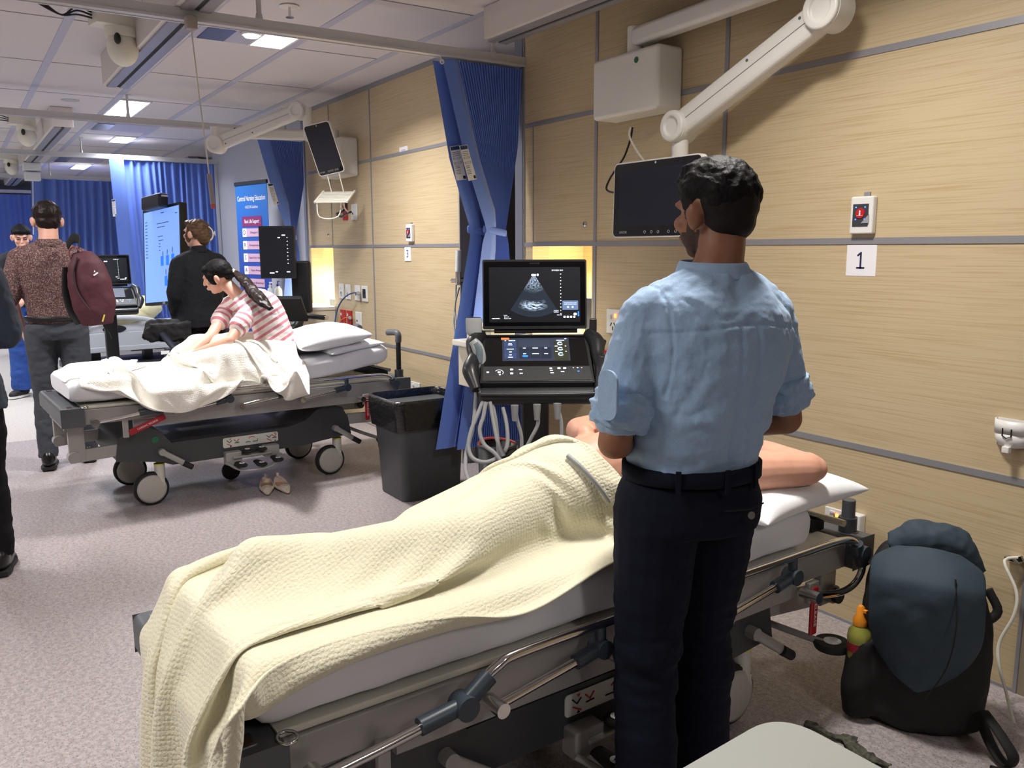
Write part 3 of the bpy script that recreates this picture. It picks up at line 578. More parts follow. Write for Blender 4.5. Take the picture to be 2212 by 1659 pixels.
# ------------------------------------------------------------------ stretcher trolleys (local: x across from the near side, -y towards the head)
def stretcher(lab, loc, rz, dz, tilt=0, footlever=True, hh=.25):
    t = thing('stretcher_trolley', lab, 'stretcher', loc, rz, None)
    BW, BL = .80, 2.12
    def zz(u, z): return z+dz+tilt*(1-u/BL)
    def P(v, u, z, up=True): return (v, -u, zz(u, z) if up else z)
    # base cover
    prof = [(.25, .30), (.27, .43), (.33, .475), (.42, .485), (.50, .45), (.56, .37), (1.28, .37), (1.40, .40), (1.48, .46), (1.58, .485), (1.66, .46), (1.70, .38), (1.72, .27), (1.5, .25), (1.38, .235), (.56, .235), (.5, .26), (.42, .275)]
    b = MB(); A = [(.08, -u, z) for u, z in prof]; B = [(.72, -u, z) for u, z in prof]; b.rings([A, B], True, 0, False); b.obj('base_cover', darkplast, t, .018, 3)
    g = MB(); g.bb((.14, -1.30, .366), (.66, -.56, .375)); g.obj('storage_tray', blackplast, t, .003)
    # castors
    for (v, u) in ((.13, .44), (.67, .44), (.13, 1.58), (.67, 1.58)):
        w = MB(); c = (v, -u, .1); w.lathe([(.06, -.022), (.092, -.022), (.1, -.014), (.1, .014), (.092, .022), (.06, .022)], c, (1, 0, 0), 36)
        wo = w.obj('castor', rubber, t)
        d = MB()
        for s_ in (-1, 1): d.lathe([(.084, .020), (.084, .027), (.07, .031), (.0, .032)], c, (s_, 0, 0), 36, cap=False)
        d.obj('wheel_cover', mat('castor_cover', (176, 173, 168), .45), wo)
        f_ = MB(); f_.cyl((v, -u-.055, .115), (v, -u-.055, .245), .03, n=20).box((v, -u-.05, .12), (.062, .05, .07)); f_.obj('fork', mat('castor_fork', (200, 198, 190), .4), wo, .006)
        MB().cyl((v, -u-.055, .238), (v, -u-.055, .246), .0315, n=20).obj('yellow_ring', mat('yellow_band', (206, 204, 70), .5), wo)
    w = MB(); w.lathe([(.03, -.02), (.055, -.02), (.06, 0), (.055, .02), (.03, .02)], (.4, -1.0, .06), (1, 0, 0), 28).box((.4, -1.0, .12), (.05, .04, .12)); w.obj('centre_wheel', rubber, t)
    # lift links at both ends
    for e, s_ in ((.02, 1), (BL-.06, -1)):
        for v in (.1, .62):
            l = MB(); a = np.array(P(v, e+.06*s_, .46)); m = np.array([v, -(e+.02*s_), .335+dz*.3]); q = np.array([v, -(e+.34*s_), .37])
            l.box((a+m)/2, (.035, .085, np.linalg.norm(a-m)+.06)); l.cyl(m-(.03, 0, 0), m+(.03, 0, 0), .032)
            dd = q-m; l.box((m+q)/2, (.03, np.linalg.norm(dd)+.04, .07), rotx(math.atan2(-dd[2], -dd[1]) if False else -math.atan2(dd[2], abs(dd[1]))*(1 if s_ > 0 else -1)))
            l.obj('lift_link', greymetal, t, .006)
            if e > 1: MB().cyl(m-(.05, 0, 0), m-(.032, 0, 0), .026).obj('end_cap', rubber, t)
        MB().cyl(P(.1, e+.0, .42), P(.62, e+.0, .42), .016).obj('cross_tube', greymetal, t)
    # upper frame
    fr = MB()
    for v in (.03, .74):
        fr.rings([[P(v+a, u, z) for a, z in ((-.0, .45), (.03, .45), (.03, .535), (-.0, .535))] for u in (.1, BL-.1)], True, 0, False)
        fr.rings([[P(v+.004+a, u, z) for a, z in ((.0, .405), (.022, .405), (.022, .455), (.0, .455))] for u in (.35, BL-.35)], True, 0, False)
    for u in (.14, .7, 1.3, BL-.12): fr.rings([[P(v, u+a, z) for a, z in ((-.02, .46), (.02, .46), (.02, .52), (-.02, .52))] for v in (.04, .76)], True, 0, False)
    fr.obj('frame', greymetal, t, .004)
    dk = MB(); dk.rings([[P(v, u, z) for v, z in ((.04, .536), (.72, .536), (.72, .553), (.04, .553))] for u in (.09, BL-.12)], True, 0, False); dk.obj('mattress_platform', mat('platform_cream', (214, 212, 200), .45), t, .004)
    # bumpers
    for nm, u0, u1 in (('foot_bumper', -.02, .10), ('head_bumper', BL-.10, BL+.02)):
        bp = MB(); bp.rings([[P(v, u, z) for u, z in ((u0, .445), (u1, .445), (u1, .55), (u0, .55))] for v in (.0, .80)], True, 0, False); bo = bp.obj(nm, bumperm, t, .022, 4)
        for v in (.05, .75):
            q = MB(); uc = (u0+u1)/2-.01*(1 if u0 < 1 else -1); q.box(P(v, uc, .549), (.045, .03, .006)); q.obj('socket_rim', chrome, bo)
            q = MB(); q.box(P(v, uc, .5525), (.033, .02, .002)); q.obj('socket_hole', mat('rust_hole', (70, 40, 26), .8), bo)
    for v in (.0, .80): MB().tube([P(v*.97+.012+.024*math.cos(a), .10+.02*math.sin(a), .552) for a in np.linspace(0, 2*PI, 15)[:-1]], .0035, 6, close=True).obj('ring', chrome, t)
    # side rails, both sides
    for v0, sg in ((.0, -1), (.80, 1)):
        ro = MB().tube([P(v0+sg*.035, u, z) for u, z in ((.49, .525), (.57, .575), (.67, .59), (1.2, .59), (1.6, .59), (1.86, .59), (1.95, .575), (1.99, .54))], .0125, 12, res=6).obj('side_rail', chrome, t)
        a = MB(); a.tube([P(v0+sg*.035, u, z) for u, z in ((.14, .470), (.28, .485), (.43, .505))], .0125, 12).cyl(P(v0+.0, .14, .468), P(v0+sg*.06, .14, .468), .022).cyl(P(v0+sg*.06, .14, .468), P(v0+sg*.064, .14, .468), .012); a.obj('foot_strut', chrome, ro)
        jm = mat('rail_joint', (52, 62, 72), .35)
        j = MB(); j.cyl(P(v0+sg*.035, .37, .50), P(v0+sg*.035, .47, .512), .020).cyl(P(v0+sg*.012, .48, .512), P(v0+sg*.06, .48, .512), .028, n=20).cyl(P(v0+sg*.035, .48, .512), P(v0+sg*.035, .55, .56), .021); j.obj('joint', jm, ro, .003)
        for u in (.88, 1.26, 1.645):
            q = MB(); q.cyl(P(v0+sg*.035, u, .585), P(v0+sg*.035, u, .545), .014).cyl(P(v0+sg*.012, u, .530), P(v0+sg*.058, u, .530), .024, n=20).cyl(P(v0+sg*.035, u, .53), P(v0+sg*.035, u-.08, .515), .019); q.obj('joint', jm, ro, .003)
            if u < 1.6 or True:
                q = MB(); q.cyl(P(v0+sg*.035, u-.07, .517), P(v0+sg*.035, u-.30, .482), .0115, n=12).cyl(P(v0, u-.31, .479), P(v0+sg*.062, u-.31, .479), .018, n=16); q.obj('strut', chrome, ro)
        MB().tube([P(v0+sg*.035, u, z) for u, z in ((1.99, .53), (2.02, .47), (1.98, .425), (1.90, .415), (1.76, .44))], .0115, 12, res=6).cyl(P(v0, 1.75, .442), P(v0+sg*.062, 1.75, .442), .018, n=16).obj('head_loop', chrome, ro)
        q = MB(); q.cyl(P(v0+sg*.035, 1.975, .56), P(v0+sg*.035, 2.015, .485), .021).cyl(P(v0+sg*.012, 2.0, .525), P(v0+sg*.06, 2.0, .525), .026, n=20); q.obj('joint', jm, ro, .003)
    # push handles at the head end
    for v in (.07, .73):
        q = MB(); q.cyl(P(v, BL-.03, .55), P(v, BL-.03, .55+hh), .017 if hh > .2 else .022); q.obj('handle_post', blackplast if hh > .2 else bumperm, t)
        if hh > .2: MB().tube([P(v, BL-.03, .79), P(v, BL-.03, .84), P(v+(.03 if v < .4 else -.03), BL-.035, .855), P(v+(.11 if v < .4 else -.11), BL-.05, .85)], .022, 12, res=5).obj('push_handle', bumperm, t)
        MB().cyl(P(v, BL-.03, .55), P(v, BL-.03, .60), .03).obj('handle_collar', darkplast, t)
    MB().rings([[P(v, u, z) for u, z in ((BL-.16, .556), (BL-.09, .556), (BL-.09, .60), (BL-.16, .60))] for v in (.12, .68)], True, 0, False).obj('head_bar', blackplast, t, .008)
    MB().cyl(P(.02, BL-.13, .61), P(.78, BL-.13, .61), .012).obj('head_rod', chrome, t)
    # release levers
    if footlever:
     lv = MB(); a = np.array(P(-.01, .33, .39)); b_ = np.array(P(-.01, .50, .455)) ; lv.box((a+b_)/2, (.01, np.linalg.norm(b_-a)+.03, .036), rotx(-math.atan2(b_[2]-a[2], abs(b_[1]-a[1])))); lo = lv.obj('release_lever', mat('lever_red', (160, 20, 34), .4), t, .012, 3)
     q = MB(); R_ = rotx(-math.atan2(b_[2]-a[2], abs(b_[1]-a[1])))
     addtext(q, 'CARDIAC RELEASE', .016, (a+b_)/2+(-.0058, 0, 0), R_@(0, -1, 0), R_@(0, 0, 1), wid=.12); q.obj('lettering', paper, lo)
    lv = MB(); lv.box(P(-.01, 1.80, .37), (.012, .034, .16)); lo = lv.obj('release_lever', mat('lever_red', (160, 20, 34), .4), t, .012, 3)
    q = MB(); addtext(q, 'RELEASE', .016, P(-.0168, 1.80, .365), (0, 0, -1), (0, -1, 0), wid=.09); q.obj('lettering', paper, lo)
    MB().box(P(.0, .30, .42), (.02, .03, .12)).obj('lever_bracket', greymetal, t, .004); MB().box(P(.0, 1.80, .43), (.02, .05, .07)).obj('lever_bracket', greymetal, t, .004)
    # brake / steer pedals on the base
    for v, u, s_ in ((.07, .50, 1), (.07, 1.60, 1), (.73, .50, 1), (.73, 1.60, 1)):
        a = np.array([v+(-.015 if v < .4 else .015), -u, .325]); b_ = a+(-.02 if v < .4 else .02, -.13*s_, -.09)
        q = MB(); q.tube([a, b_], .014, 12, flat=((1, 0, 0), 1.2, .6)).cyl(a-(.01, 0, 0), a+(.03, 0, 0), .02); po_ = q.obj('brake_pedal', greymetal, t)
        MB().cyl(b_+(0, .02, .012), b_+(0, -.03, -.02), .017).obj('pedal_grip', rubber, po_)
    q = MB(); q.tube([(.3, -1.73, .30), (.2, -1.85, .24), (.0, -1.92, .215)], .012, 8, res=4); po_ = q.obj('steer_pedal_arm', greymetal, t)
    q = MB(); q.lathe([(.055, -.012), (.06, 0), (.055, .012)], (0, -1.93, .215), (0, 0, 1)); q2 = q.obj('oval_pedal', rubber, po_)
    MB().lathe([(.028, .0125), (.028, .0135)], (0, -1.93, .215)).obj('pedal_badge', paper, po_)
    # control pedals with pictogram plate
    pl = MB(); pl.prism(rrect(.35, .062, .012), (.0785, -1.035, .323), (0, -1, 0), EZ, (-1, 0, 0), .003); pp = pl.obj('pictogram_plate', mat('plate_white', (205, 207, 200), .5), t)
    ir = MB(); ik = MB()
    for u in (.90, .945, 1.15, 1.185):
        red = u in (.945, 1.185); mb = ir if red else ik
        mb.tube([(.0745, -(u-.016), .338), (.0745, -u, .322), (.0745, -(u+.014), .336 if not red else .340)], .0022, 5); (ik if red else ir).tube([(.0745, -(u-.014), .316), (.0745, -(u+.014), .300 if not red else .318)], .0022, 5)
    ik.tube([(.0745, -1.0, .312), (.0745, -1.03, .312)], .002, 5); ik.tube([(.0745, -1.045, .312), (.0745, -1.075, .312), (.0745, -1.075, .326)], .002, 5); ir.tube([(.0745, -1.02, .334), (.0745, -1.03, .342), (.0745, -1.05, .342), (.0745, -1.06, .334)], .0018, 5)
    for u in (.905, 1.19): ir.prism([(-.006, .004), (.006, .004), (0, -.005)], (.0745, -u, .344), (0, -1, 0), EZ, (-1, 0, 0), .001); ik.prism([(-.006, -.004), (.006, -.004), (0, .005)], (.0745, -u, .299), (0, -1, 0), EZ, (-1, 0, 0), .001)
    ir.obj('red_symbols', redm, pp); ik.obj('black_symbols', inkblack, pp)
    br = MB(); br.bb((.03, -.96, .19), (.09, -.86, .27)).bb((.03, -1.2, .21), (.09, -1.1, .28)).bb((.02, -1.15, .225), (.07, -.9, .245)); br.obj('pedal_bracket', greymetal, t, .008)
    br = MB(); br.tube([(.03, -.86, .21), (-.05, -.93, .17), (-.06, -1.05, .165), (-.05, -1.13, .18), (.03, -1.2, .22)], .014, 8, res=5, flat=((0, 0, 1), 1, .5)); br.obj('pedal_hoop', mat('pedal_grey', (150, 150, 146), .45), t)
    for u, z, x in ((.99, .268, .02), (1.08, .268, .02), (.93, .20, -.045), (1.05, .19, -.055), (1.16, .20, -.04)):
        q = MB(); q.tube([(.05, -u, z), (x, -u, z)], [.02, .034], 12, flat=((0, 0, 1), 1, .45)).ell((x, -u, z), (.036, .034, .014)); q2 = q.obj('foot_pedal', rubber, t)
        MB().lathe([(.016, .0), (.016, .0015)], (x, -u, z+.0135)).obj('pedal_badge', paper, q2)
        MB().prism([(-.008, -.006), (.008, -.006), (0, .008)], (x, -u, z+.0152), (1, 0, 0), (0, 1, 0), EZ, .0006).obj('pedal_arrow', redm if z > .25 else inkblack, q2)
    MB().lathe([(.02, 0), (.02, .002)], (.0785, -.47, .40), (-1, 0, 0)).obj('green_badge', mat('sticker_green', (20, 96, 60), .5), t)
    return t
B1 = (1.50, -.365); DZ1 = 0.0
B3 = (5.07, -.43); DZ3 = .075; RZ3 = math.radians(3)
RZ1 = math.radians(2.5)
bed1 = stretcher('nearest grey stretcher trolley with chrome side rails beside the blue shirt man', (B1[0], B1[1], 0), RZ1, DZ1, 0, False, .11)
bed3 = stretcher('grey stretcher trolley with large castors carrying the sitting woman', (B3[0], B3[1], 0), RZ3, DZ3, .02)
def mattress(lab, root, v0, v1, u0, u1, z0, z1, up=None, seed=0):
    nu, nv = 110, 46; rr = .05; n = 36
    P = np.zeros((nu, n, 3)); rs = np.random.RandomState(seed)
    for i, s in enumerate(np.linspace(0, 1, nu)):
        u = u0+(u1-u0)*s; e = min(s, 1-s)*(u1-u0); k = 1 if e > rr else math.sqrt(max(0, 1-((rr-e)/rr)**2)); w = (v1-v0)/2*(.965+.035*k); h = (z1-z0)/2*(.62+.38*k)
        cz = (z0+z1)/2+(up(u) if up else 0)
        for j in range(n):
            a = 2*PI*j/n; c, q = math.cos(a), math.sin(a); ex = .28
            x = w*abs(c)**ex*np.sign(c); z = h*abs(q)**(ex*1.6)*np.sign(q)
            nn = noise.noise(Vector((u*6+seed, x*7, z*9)))*.006+noise.noise(Vector((u*14, x*3+seed, z*2)))*.0035*(1 if abs(c) > .7 else .6)
            side = abs(c) > .9
            P[i, j] = ((v0+v1)/2+x+nn*np.sign(c)*(1.6 if side else .4), -u, cz+z+nn)
    m = MB()
    Fl = P.reshape(-1, 3); Fc = [(i*n+j, i*n+(j+1) % n, (i+1)*n+(j+1) % n, (i+1)*n+j) for i in range(nu-1) for j in range(n)]
    Mx = np.array(ROOTS[root.name]); V = Fl@Mx[:3, :3].T+Mx[:3, 3]
    m.add(V, Fc, 0, True); m.add(V[:n], [tuple(range(n))[::-1]], 0, True); m.add(V[-n:], [tuple(range(n))], 0, True)
    o = m.obj('mattress', sheetm); return tag(o, lab, 'mattress')
mattress('white sheeted mattress on the nearest stretcher under the lying patient', bed1, .03, .70, .05, 1.84, .556, .70)
mattress('white sheeted mattress on the far stretcher under the sitting woman', bed3, .05, .72, .04, 2.0, .655, .79, lambda u: .075*max(0, (u-1.4)/.6)**1.3, 5)
# ------------------------------------------------------------------ curtains
def curtain(lab, X, left, right, npl, hem, amp, z0, z1, group=None, tie=None, label=None, hook=None, wild=0, seed=0, m=None, part=None):
    t = thing('curtain', lab, 'curtain', (X, (left[0][1]+right[0][1])/2, z0), 0, group)
    nz_ = 56; nc = npl*8; zs = np.linspace(z1, z0, nz_); rs = np.random.RandomState(seed)
    ly = np.interp(-zs, [-a for a, b in left], [b for a, b in left]); ry = np.interp(-zs, [-a for a, b in right], [b for a, b in right])
    ph = np.cumsum(.6+.8*rs.rand(npl*2+2)) if wild else np.arange(npl*2+2.); ph = ph/ph[npl*2]
    P = np.zeros((nz_, nc+3, 3)); wid0 = abs(ly[0]-ry[0])
    for i, z in enumerate(zs):
        w = ry[i]-ly[i]; k = abs(w)/wid0; hw = -min(hem, abs(w)*.5)
        P[i, 0] = (X-amp*.9, ly[i], z); P[i, 1] = (X-amp*1.0, ly[i]+hw*.6, z); P[i, 2] = (X-amp*.8, ly[i]+hw, z)
        for j in range(nc+1):
            s = j/nc; f = np.interp(s, ph[:npl*2+1], np.arange(npl*2+1)); tri = math.cos(PI*f); tri = np.sign(tri)*abs(tri)**.6
            a = amp*(1 if not wild else (.55+.6*noise.noise(Vector((s*9+seed, z*.5, 0)))))
            x = X+a*tri*(.55+.45*k)+(wild*.03*noise.noise(Vector((s*4, z*.8, seed))))
            if j == 0: continue
            P[i, j+2] = (x, ly[i]+hw+(w-hw)*s+wild*.02*noise.noise(Vector((s*6, z*.7, seed+3))), z)
    o = MB().grid(P[::-1]).obj('fabric', m or curtm, t, world=True)
    if tie:
        z, = tie; i = int(np.argmin(abs(zs-z))); ya, yb = ly[i]+.008, ry[i]-.008; b = MB(); q = MB()
        for k in range(24): pass
        b.tube([(X+(amp*.95)*math.sin(a_), (ya+yb)/2+abs(ya-yb)/2*math.cos(a_), z+.012*math.cos(a_)) for a_ in np.linspace(0, 2*PI, 33)[:-1]], 1, 8, close=True, flat=((0, 0, 1), .005, .021)); b.obj('tie_band', curtm, t, world=True)
    if label:
        c, hdr = label; c = [onx(px, py, X-amp-.006) for px, py in c]; l = MB(); l.add(c, [(0, 1, 2, 3)]); lo = l.obj('label_patch', paper, t, world=True)
        A, B, C_, D_ = c; ex = B-A; ey = D_-A; nrm = np.array([-1, 0, 0])*.0015
        def Q(a, b_): return A*(1-a)*(1-b_)+B*a*(1-b_)+C_*a*b_+D_*(1-a)*b_+nrm
        q = MB(); q.add([Q(.06, .02), Q(.94, .02), Q(.94, .12), Q(.06, .12)], [(0, 1, 2, 3)]); q.add([Q(.7, .88), Q(.95, .88), Q(.95, .97), Q(.7, .97)], [(0, 1, 2, 3)], 1); q.obj('header_band', [mat('label_blue', (36, 66, 110), .6), inkblack], lo, world=True)
        q = MB(); w = np.linalg.norm(ex); exn, eyn = norm(ex), -norm(ey); h = np.linalg.norm(ey)
        for b_, s_ in ((.36, '05 12 24'), (.50, '05 12 29')): addtext(q, s_, h*.10, Q(.5, b_), exn, eyn, wid=w*.78)
        for b_ in (.18, .23, .28, .58, .63, .70, .75, .80): q.add([Q(.12, b_), Q(.6 if b_ > .55 else .85, b_), Q(.6 if b_ > .55 else .85, b_+.012), Q(.12, b_+.012)], [(0, 1, 2, 3)])
        q.obj('lettering', mat('label_ink', (70, 72, 78), .7), lo, world=True)
    if hook:
        g = MB(); p = onx(*hook, X-amp-.004); g.lathe([(.006, 0), (.014, .002), (.014, -.002), (.006, -.002)], p, (-1, 0, 0), cap=False); g.tube([p, p+(.01, .01, .04), p+(.02, .02, .07)], .003, 6); g.obj('hook', white, t, world=True)
    return t
X1 = 4.26; Yx = lambda px, py, X=X1: onx(px, py, X)[1]
zt1 = 2.53; ztie = 1.60
curtain('folded blue curtain tied beside the nearest recess, front one of the pair', X1-.0, [(zt1, Yx(952, 132)), (2.0, Yx(1002, 380)), (1.63, Yx(1046, 480)), (1.60, Yx(1048, 495)), (1.55, Yx(1040, 520)), (.32, Yx(984, 955))],
        [(zt1, -2.872), (2.1, Yx(1118, 330)), (1.63, Yx(1092, 478)), (1.60, Yx(1090, 495)), (1.55, Yx(1096, 510)), (.32, Yx(1128, 975))], 24, .10, .018, .32, zt1, 'pair of tied blue curtains', (ztie,),
        ([(992, 315), (1009, 312), (1030, 387), (1012, 391)], 1), (955, 133))
curtain('blue curtain edge tied at the far side of its twin, left one of the pair', X1+.075, [(zt1, Yx(932, 143, X1+.075)), (2.0, Yx(968, 330, X1+.075)), (1.60, Yx(1014, 494, X1+.075)), (1.55, Yx(1012, 515, X1+.075)), (.32, Yx(938, 948, X1+.075))],
        [(zt1, -2.85), (1.60, -2.70), (.32, -2.86)], 20, .12, .018, .32, zt1, 'pair of tied blue curtains', (ztie,), ([(971, 317), (992, 313), (1008, 388), (986, 390)], 1))
X2 = 7.93
curtain('blue curtain tied back beside the tall banner', X2, [(2.50, Yx(554, 300, X2)), (2.0, Yx(590, 430, X2)), (1.62, Yx(622, 508, X2)), (1.55, Yx(620, 520, X2)), (.35, Yx(600, 800, X2))],
     [(2.50, -2.86), (2.1, Yx(656, 400, X2)), (1.62, Yx(637, 508, X2)), (1.5, Yx(645, 540, X2)), (.35, -2.84)], 20, .12, .020, .35, 2.50, None, (1.62,), ([(578, 397), (589, 395), (603, 441), (592, 443)], 1))
X3 = 11.12
curtain('wide open blue curtain hanging behind the large touch screen', X3, [(2.555, Yx(234, 346, X3)), (1.2, Yx(258, 560, X3)), (.28, Yx(281, 757, X3))], [(2.555, -2.86), (.28, -2.84)], 13, .16, .050, .28, 2.555, None, None,
     ([(241, 431), (249, 430), (252, 467), (244, 468)], 1), None, 1, 3)
X4 = 14.6
curtain('blue curtain hanging behind the backpack man', X4, [(2.55, Yx(66, 388, X4)), (.28, Yx(75, 700, X4))], [(2.55, -2.86), (.28, -2.86)], 15, .16, .06, .28, 2.55, None, None, None, None, 1, 8)
X5 = 18.3
curtain('farthest blue curtain at the left edge behind everyone', X5, [(2.52, .9), (.28, .9)], [(2.52, -1.9), (.28, -1.9)], 14, .16, .05, .28, 2.52, None, None, None, None, 1, 12)
# ------------------------------------------------------------------ draped cloth: a small position-based cloth solver
def sdf_push(X, cols, r):
    hit = np.zeros(len(X), bool)
    for c in cols:
        if c[0] == 'cap':
            a, b, ra, rb = [np.array(q, float) for q in c[1:5]]; d = b-a; L2 = d@d
            t = np.clip(((X-a)@d)/L2, 0, 1) if L2 > 0 else np.zeros(len(X)); q = a+t[:, None]*d; rr = ra+(rb-ra)*t; v = X-q; l = np.linalg.norm(v, axis=1)+1e-9; pen = rr+r-l; k = pen > 0
            X[k] += v[k]/l[k, None]*pen[k, None]; hit |= k
        else:
            ce, h, rd = np.array(c[1], float), np.array(c[2], float)-c[3], c[3]; v = X-ce; q = np.abs(v)-h; o = np.maximum(q, 0); l = np.linalg.norm(o, axis=1); ins = np.minimum(q.max(1), 0); sd = l+ins-rd-r; k = sd < 0
            ko = k & (l > 1e-6); X[ko] += (np.sign(v[ko])*o[ko]/l[ko, None])*(-sd[ko, None])
            ki = k & ~ko
            if ki.any(): vi = np.where(ki)[0]; X[vi, 2] = ce[2]+h[2]+rd+r
            hit |= k
    return hit
def drape(P, du, dv, cols, steps=220, iters=10, r=.006, g=.0009, fric=.75, damp=.97, bend=.35, shear=.4, floor=.01, pins=None, rel=10**9):
    nu, nv = P.shape[:2]; X = P.reshape(-1, 3).copy(); O = X.copy(); idx = np.arange(nu*nv).reshape(nu, nv); C = []
    def addc(A, B, L, k):
        A, B = A.ravel(), B.ravel(); C.append((A, B, L, k))
    for s in (0, 1):
        addc(idx[s:-1:2, :], idx[s+1::2, :][:len(idx[s:-1:2, :])], du, 1); addc(idx[:, s:-1:2], idx[:, s+1::2][:, :idx[:, s:-1:2].shape[1]], dv, 1)
    dg = math.hypot(du, dv)
    for s in (0, 1):
        a = idx[s:-1:2, :-1]; b = idx[s+1::2, 1:][:len(a)]; addc(a, b, dg, shear); a = idx[s:-1:2, 1:]; b = idx[s+1::2, :-1][:len(a)]; addc(a, b, dg, shear)
    for s in range(4):
        a = idx[s:-2:4, :]; b = idx[s+2::4, :][:len(a)]; addc(a, b, 2*du, bend); a = idx[:, s:-2:4]; b = idx[:, s+2::4][:, :a.shape[1]]; addc(a, b, 2*dv, bend)
    for st in range(steps):
        V = (X-O)*damp; O = X.copy(); X = X+V; X[:, 2] -= g
        for it in range(iters):
            for A, B, L, k in C:
                d = X[B]-X[A]; l = np.sqrt((d*d).sum(1))+1e-9; c = (.5*k*(l-L)/l)[:, None]*d
                X[A] += c; X[B] -= c
            if pins is not None and st < rel: X[pins[0]] = pins[1]
            if it % 3 == 2 or it == iters-1:
                h = sdf_push(X, cols, r); k = X[:, 2] < floor; X[k, 2] = floor; h |= k
        X[h] = O[h]+(X[h]-O[h])*(1-fric)+np.array([0, 0, 1])*((X[h]-O[h])[:, 2:3]*fric)
    return X.reshape(nu, nv, 3)
def waffle(name, c, c2=None):
    m = bpy.data.materials.new(name); m.use_nodes = True; N = m.node_tree.nodes; L = m.node_tree.links; p = N['Principled BSDF']
    p.inputs['Base Color'].default_value = rgb(c); p.inputs['Roughness'].default_value = .9; p.inputs['Sheen Weight'].default_value = .25
    uv = N.new('ShaderNodeUVMap'); mp = N.new('ShaderNodeMapping'); mp.inputs['Scale'].default_value = (1, 1, 1); L.new(uv.outputs[0], mp.inputs[0])
    vo = N.new('ShaderNodeTexVoronoi'); vo.inputs['Scale'].default_value = 95; vo.inputs['Randomness'].default_value = .35; L.new(mp.outputs[0], vo.inputs['Vector'])
    nz_ = N.new('ShaderNodeTexNoise'); nz_.inputs['Scale'].default_value = 180; L.new(mp.outputs[0], nz_.inputs['Vector'])
    ad = N.new('ShaderNodeMath'); ad.operation = 'ADD'; L.new(vo.outputs['Distance'], ad.inputs[0]); L.new(nz_.outputs['Fac'], ad.inputs[1])
    b = N.new('ShaderNodeBump'); b.inputs['Strength'].default_value = .6; b.inputs['Distance'].default_value = .004; b.invert = True; L.new(ad.outputs[0], b.inputs['Height']); L.new(b.outputs[0], p.inputs['Normal'])
    return m
blanketm = waffle('cream_cellular_blanket', (222, 217, 192)); blanketw = waffle('white_cellular_blanket', (240, 237, 228))
def clothobj(name, P, root, m, thick, du, dv, parent=None, sub=2):
    nu, nv = P.shape[:2]; Mx = np.array(ROOTS[root.name]); V = P.reshape(-1, 3)@Mx[:3, :3].T+Mx[:3, 3]
    o = MB().add(V, [(i*nv+j, (i+1)*nv+j, (i+1)*nv+j+1, i*nv+j+1) for i in range(nu-1) for j in range(nv-1)], 0, True).obj(name, m, parent, world=parent is not None)
    uvl = o.data.uv_layers.new(name='UVMap'); li = np.array([l.vertex_index for l in o.data.loops]); uvl.data.foreach_set('uv', np.c_[(li//nv)*du, (li % nv)*dv].ravel())
    q = o.modifiers.new('sub', 'SUBSURF'); q.levels = q.render_levels = sub; q = o.modifiers.new('solid', 'SOLIDIFY'); q.thickness = thick; q.offset = 1
    return o
def frame_cols(dz, mt, v0=.03, v1=.70):
    return [('box', ((v0+v1)/2, -1.02, mt-.07), ((v1-v0)/2, .98, .07), .035), ('box', (.40, -1.05, .49+dz), (.42, 1.07, .06), .02), ('box', (-.03, -1.2, .565+dz), (.036, .75, .06), .015)]
def smooth(P, n=2, k=.5):
    for _ in range(n):
        Q = P.copy(); Q[1:-1] = P[1:-1]*(1-k)+k*.5*(P[:-2]+P[2:]); P = Q; Q = P.copy(); Q[:, 1:-1] = P[:, 1:-1]*(1-k)+k*.5*(P[:, :-2]+P[:, 2:]); P = Q
    return P
# lying patient, in stretcher coordinates (v, -u, z)
def VU(v, u, z): return (v, -u, z)
PAT = [('cap', VU(.33, 1.07, .805), VU(.44, 1.07, .795), .145, .13), ('cap', VU(.36, .98, .80), VU(.24, .66, .775), .11, .082), ('cap', VU(.44, .96, .78), VU(.38, .62, .76), .10, .07),
       ('cap', VU(.24, .66, .775), VU(.40, .30, .75), .075, .05), ('cap', VU(.40, .30, .755), VU(.41, .18, .785), .055, .045), ('cap', VU(.35, 1.32, .825), VU(.36, 1.12, .82), .145, .145)]
def bpx(root, px, v=None, z=None, Y=None):
    """room point -> stretcher coordinates; the pixel ray is met with a side plane (v), a height (z) or the plane Y"""
    M_ = np.array(ROOTS[root.name].inverted()); o = M_[:3, :3]@CAM+M_[:3, 3]; d = M_[:3, :3]@ray(*px)
    t = (v-o[0])/d[0] if v is not None else ((z-o[2])/d[2] if z is not None else (Y-o[1])/d[1]); return o+d*t
def edge(pts, n):
    P = np.array(spline(pts, 10)); L = np.r_[0, np.cumsum(np.linalg.norm(np.diff(P, axis=0), axis=1))]; s = np.linspace(0, L[-1], n); return np.array([np.interp(s, L, P[:, k]) for k in range(3)]).T, L[-1]
def pinned(E0, E1, nv, folds_, seed, LV, amp=.05, bow=.12, up=(0, 0, 1)):
    """start surface between the pinned near edge E0 and a free far edge E1, pre-folded so its width is LV"""
    nu = len(E0); P = np.zeros((nu, nv, 3)); t = np.linspace(0, 1, nv)
    for i in range(nu):
        w = np.linalg.norm(E1[i]-E0[i]); ex = max(0, (LV/max(w, .05))**2-1); a = w/(PI*folds_)*math.sqrt(ex*2)*.72
        ph = 1.2*noise.noise(Vector((i*.05, seed, 0)))+.5; env = np.clip(t*5, 0, 1)
        for j in range(nv):
            s = t[j]; P[i, j] = E0[i]*(1-s)+E1[i]*s; P[i, j, 2] += bow*math.sin(PI*s)+abs(a)*env[j]*(math.sin(folds_*PI*s+ph)**2)+amp*noise.noise(Vector((i*.12, s*7, seed)))*env[j]
    return P
